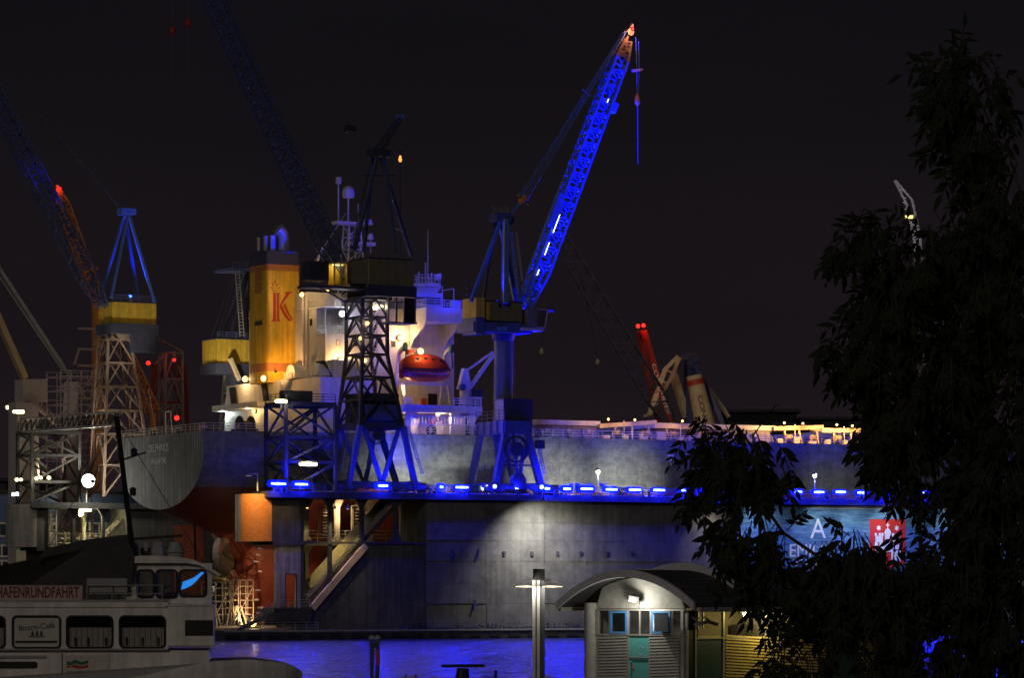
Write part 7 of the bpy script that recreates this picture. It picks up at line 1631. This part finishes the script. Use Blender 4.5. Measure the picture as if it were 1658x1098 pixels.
# (cx, cy, rx, ry, depth, sprays)
blobs = [(1560, 190, 70, 120, .6, 120), (1530, 130, 45, 45, .4, 46), (1600, 330, 75, 120, .8, 150), (1480, 420, 85, 90, .8, 130), (1390, 365, 45, 35, .4, 30), (1360, 400, 30, 30, .3, 16), (1420, 480, 75, 60, .7, 80), (1560, 480, 100, 110, 1.0, 190),
         (1400, 570, 70, 50, .7, 75), (1345, 545, 28, 18, .3, 12), (1500, 620, 110, 100, 1.1, 220), (1620, 640, 70, 150, 1.0, 170), (1440, 690, 60, 80, .8, 110), (1590, 800, 90, 130, 1.1, 260), (1470, 775, 50, 40, .8, 45), (1530, 915, 100, 55, 1.0, 170), (1600, 980, 110, 120, 1.0, 260),
         (1205, 718, 58, 28, .5, 76), (1190, 752, 60, 40, .5, 92), (1240, 770, 55, 45, .5, 48), (1140, 700, 40, 14, .3, 15), (1120, 790, 28, 18, .3, 14), (1215, 850, 48, 40, .5, 56), (1268, 866, 28, 24, .4, 22), (1180, 880, 42, 38, .5, 38), (1240, 912, 38, 22, .4, 34), (1375, 890, 44, 34, .6, 80), (1365, 920, 28, 18, .5, 34), (1400, 930, 80, 35, .6, 95),
         (1262, 958, 36, 24, .5, 44), (1340, 965, 70, 40, .6, 85), (1440, 980, 70, 60, .7, 120), (1265, 1045, 24, 44, .4, 46), (1300, 1075, 40, 28, .4, 42), (1390, 1060, 70, 45, .6, 90), (1500, 1060, 80, 60, .8, 130), (1640, 470, 40, 130, .7, 90), (1640, 860, 40, 160, .7, 110), (1442, 900, 32, 18, .5, 26), (1330, 890, 22, 12, .4, 8)]
LEFT = set(range(17, 36)); LV = []; twig = MB()
def leaf_geo(c, d, nrm, L_, W_): 
    s = d.cross(nrm).normalized(); n = s.cross(d).normalized()
    return [c, c + d * L_ * .30 + s * W_ + n * .008, c + d * L_ * .62 + s * W_ * .8 - n * .004, c + d * L_ - n * .02, c + d * L_ * .62 - s * W_ * .8 - n * .004, c + d * L_ * .30 - s * W_ + n * .008]
LF = [(0, 1, 5), (1, 2, 4, 5), (2, 3, 4)]
trunk_x = tq(1590, 0).x
for bi, (cx_, cy_, rx, ry, dp, ns) in enumerate(blobs):
    if bi < 17: cx_ += 14; rx -= min(28, rx * .35); ry -= min(15, ry * .25)
    for q in range(int(ns * (.36 if bi in LEFT else .56))):
        while True:
            x, y, z = rnd.uniform(-1, 1), rnd.uniform(-1, 1), rnd.uniform(-1, 1)
            if x * x + y * y + z * z < 1: break
        base = tq(cx_ + x * rx, cy_ + y * ry, z * dp)
        out = Vector((x * .7 - .12, z * .6, -.5 - rnd.random() * .6 + (0.7 if y < -.5 else 0))).normalized()
        L_ = rnd.uniform(.28, .5); k = rnd.choice((5, 7, 7, 9)); side = out.cross(Vector((rnd.uniform(-.4, .4), -1, rnd.uniform(-.4, .4)))).normalized()
        twig.bar(base - out * .1, base + out * L_, .010)
        for j in range(k):
            t_ = (j // 2 + 1) / (k // 2 + 1); p = base + out * L_ * (t_ if j < k - 1 else 1.0)
            d = (out * (.55 if j < k - 1 else 1) + side * (0 if j == k - 1 else (1 if j % 2 else -1)) * .75 + Vector((rnd.uniform(-.25, .25), rnd.uniform(-.3, .3), -.25 - rnd.random() * .35))).normalized()
            nrm = Vector((rnd.uniform(-.6, .6), -1, rnd.uniform(-.3, .9))).normalized()
            LV.append((p, d, nrm, *(lambda q_: (q_, q_ * rnd.uniform(.13, .19)))(.075 + .15 * rnd.random() ** .8), bi))
# the leaves that stand out singly are parts, the rest is one mass
front = [i for i, l in enumerate(LV) if l[5] in range(17, 29)]; rnd.shuffle(front)
single = set(front[:300]); cm = MB()
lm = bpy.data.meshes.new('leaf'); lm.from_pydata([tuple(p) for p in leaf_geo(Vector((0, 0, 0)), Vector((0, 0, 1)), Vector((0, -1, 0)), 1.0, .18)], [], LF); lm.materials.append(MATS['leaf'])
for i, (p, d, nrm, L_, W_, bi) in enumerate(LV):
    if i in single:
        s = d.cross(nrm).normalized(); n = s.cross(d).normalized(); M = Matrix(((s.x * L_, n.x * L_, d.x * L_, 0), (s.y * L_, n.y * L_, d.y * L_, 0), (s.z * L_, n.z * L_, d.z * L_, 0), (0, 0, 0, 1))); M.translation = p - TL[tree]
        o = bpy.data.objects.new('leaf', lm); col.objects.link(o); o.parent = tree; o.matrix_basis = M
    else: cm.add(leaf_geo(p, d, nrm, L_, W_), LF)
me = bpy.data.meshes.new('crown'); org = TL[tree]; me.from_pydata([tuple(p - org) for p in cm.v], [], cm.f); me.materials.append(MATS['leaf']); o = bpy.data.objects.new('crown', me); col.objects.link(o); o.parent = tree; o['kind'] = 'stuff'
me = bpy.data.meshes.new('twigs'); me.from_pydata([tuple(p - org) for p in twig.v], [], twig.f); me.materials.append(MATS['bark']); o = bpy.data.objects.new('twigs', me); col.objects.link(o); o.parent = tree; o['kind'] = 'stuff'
# trunk and limbs
b = MB(); tr = [(1590, None, .20), (1585, 1000, .17), (1575, 820, .14), (1580, 640, .11), (1575, 480, .085), (1580, 330, .06), (1560, 200, .035), (1545, 110, .015)]
pp = [Vector((tq(x, y or 0).x, YT + .1 * math.sin(i), 4.2 if y is None else tq(x, y).z)) for i, (x, y, r_) in enumerate(tr)]
for i in range(len(tr) - 1): b.tube(pp[i], pp[i + 1], tr[i][2], tr[i + 1][2], 10)
b.build('trunk', 'bark', tree, True)
for path in ([(1583, 990), (1490, 950), (1400, 930), (1330, 905), (1270, 862), (1215, 790), (1150, 730), (1110, 700)], [(1580, 760), (1500, 700), (1430, 600), (1360, 560)], [(1578, 560), (1500, 470), (1430, 400), (1375, 345)], [(1588, 1040), (1480, 1000), (1370, 1010), (1270, 1040)], [(1270, 862), (1230, 870), (1180, 890)], [(1577, 420), (1620, 350), (1650, 260)], [(1575, 330), (1540, 230), (1500, 110)], [(1490, 950), (1400, 950), (1320, 965), (1250, 955)], [(1580, 700), (1630, 620), (1650, 500)], [(1215, 790), (1230, 740), (1200, 700)]):
    b = MB(); n = len(path); ps = [tq(x, y, .25 * math.sin(i * 1.7 + x)) for i, (x, y) in enumerate(path)]
    for i in range(n - 1): b.tube(ps[i], ps[i + 1], .026 * (1 - i / n) + .005, .026 * (1 - (i + 1) / n) + .005, 8)
    b.build('limb', 'bark', tree, True)

# lettering becomes plain mesh
bpy.context.view_layer.update(); dg = bpy.context.evaluated_depsgraph_get()
for o in FONTS:
    me = bpy.data.meshes.new_from_object(o.evaluated_get(dg)); par, mb_, nm = o.parent, o.matrix_basis.copy(), o.name
    mt_ = o.data.materials[0]; bpy.data.objects.remove(o)
    o2 = bpy.data.objects.new('lettering', me); col.objects.link(o2); o2.parent = par; o2.matrix_basis = mb_
    me.materials.clear(); me.materials.append(mt_)
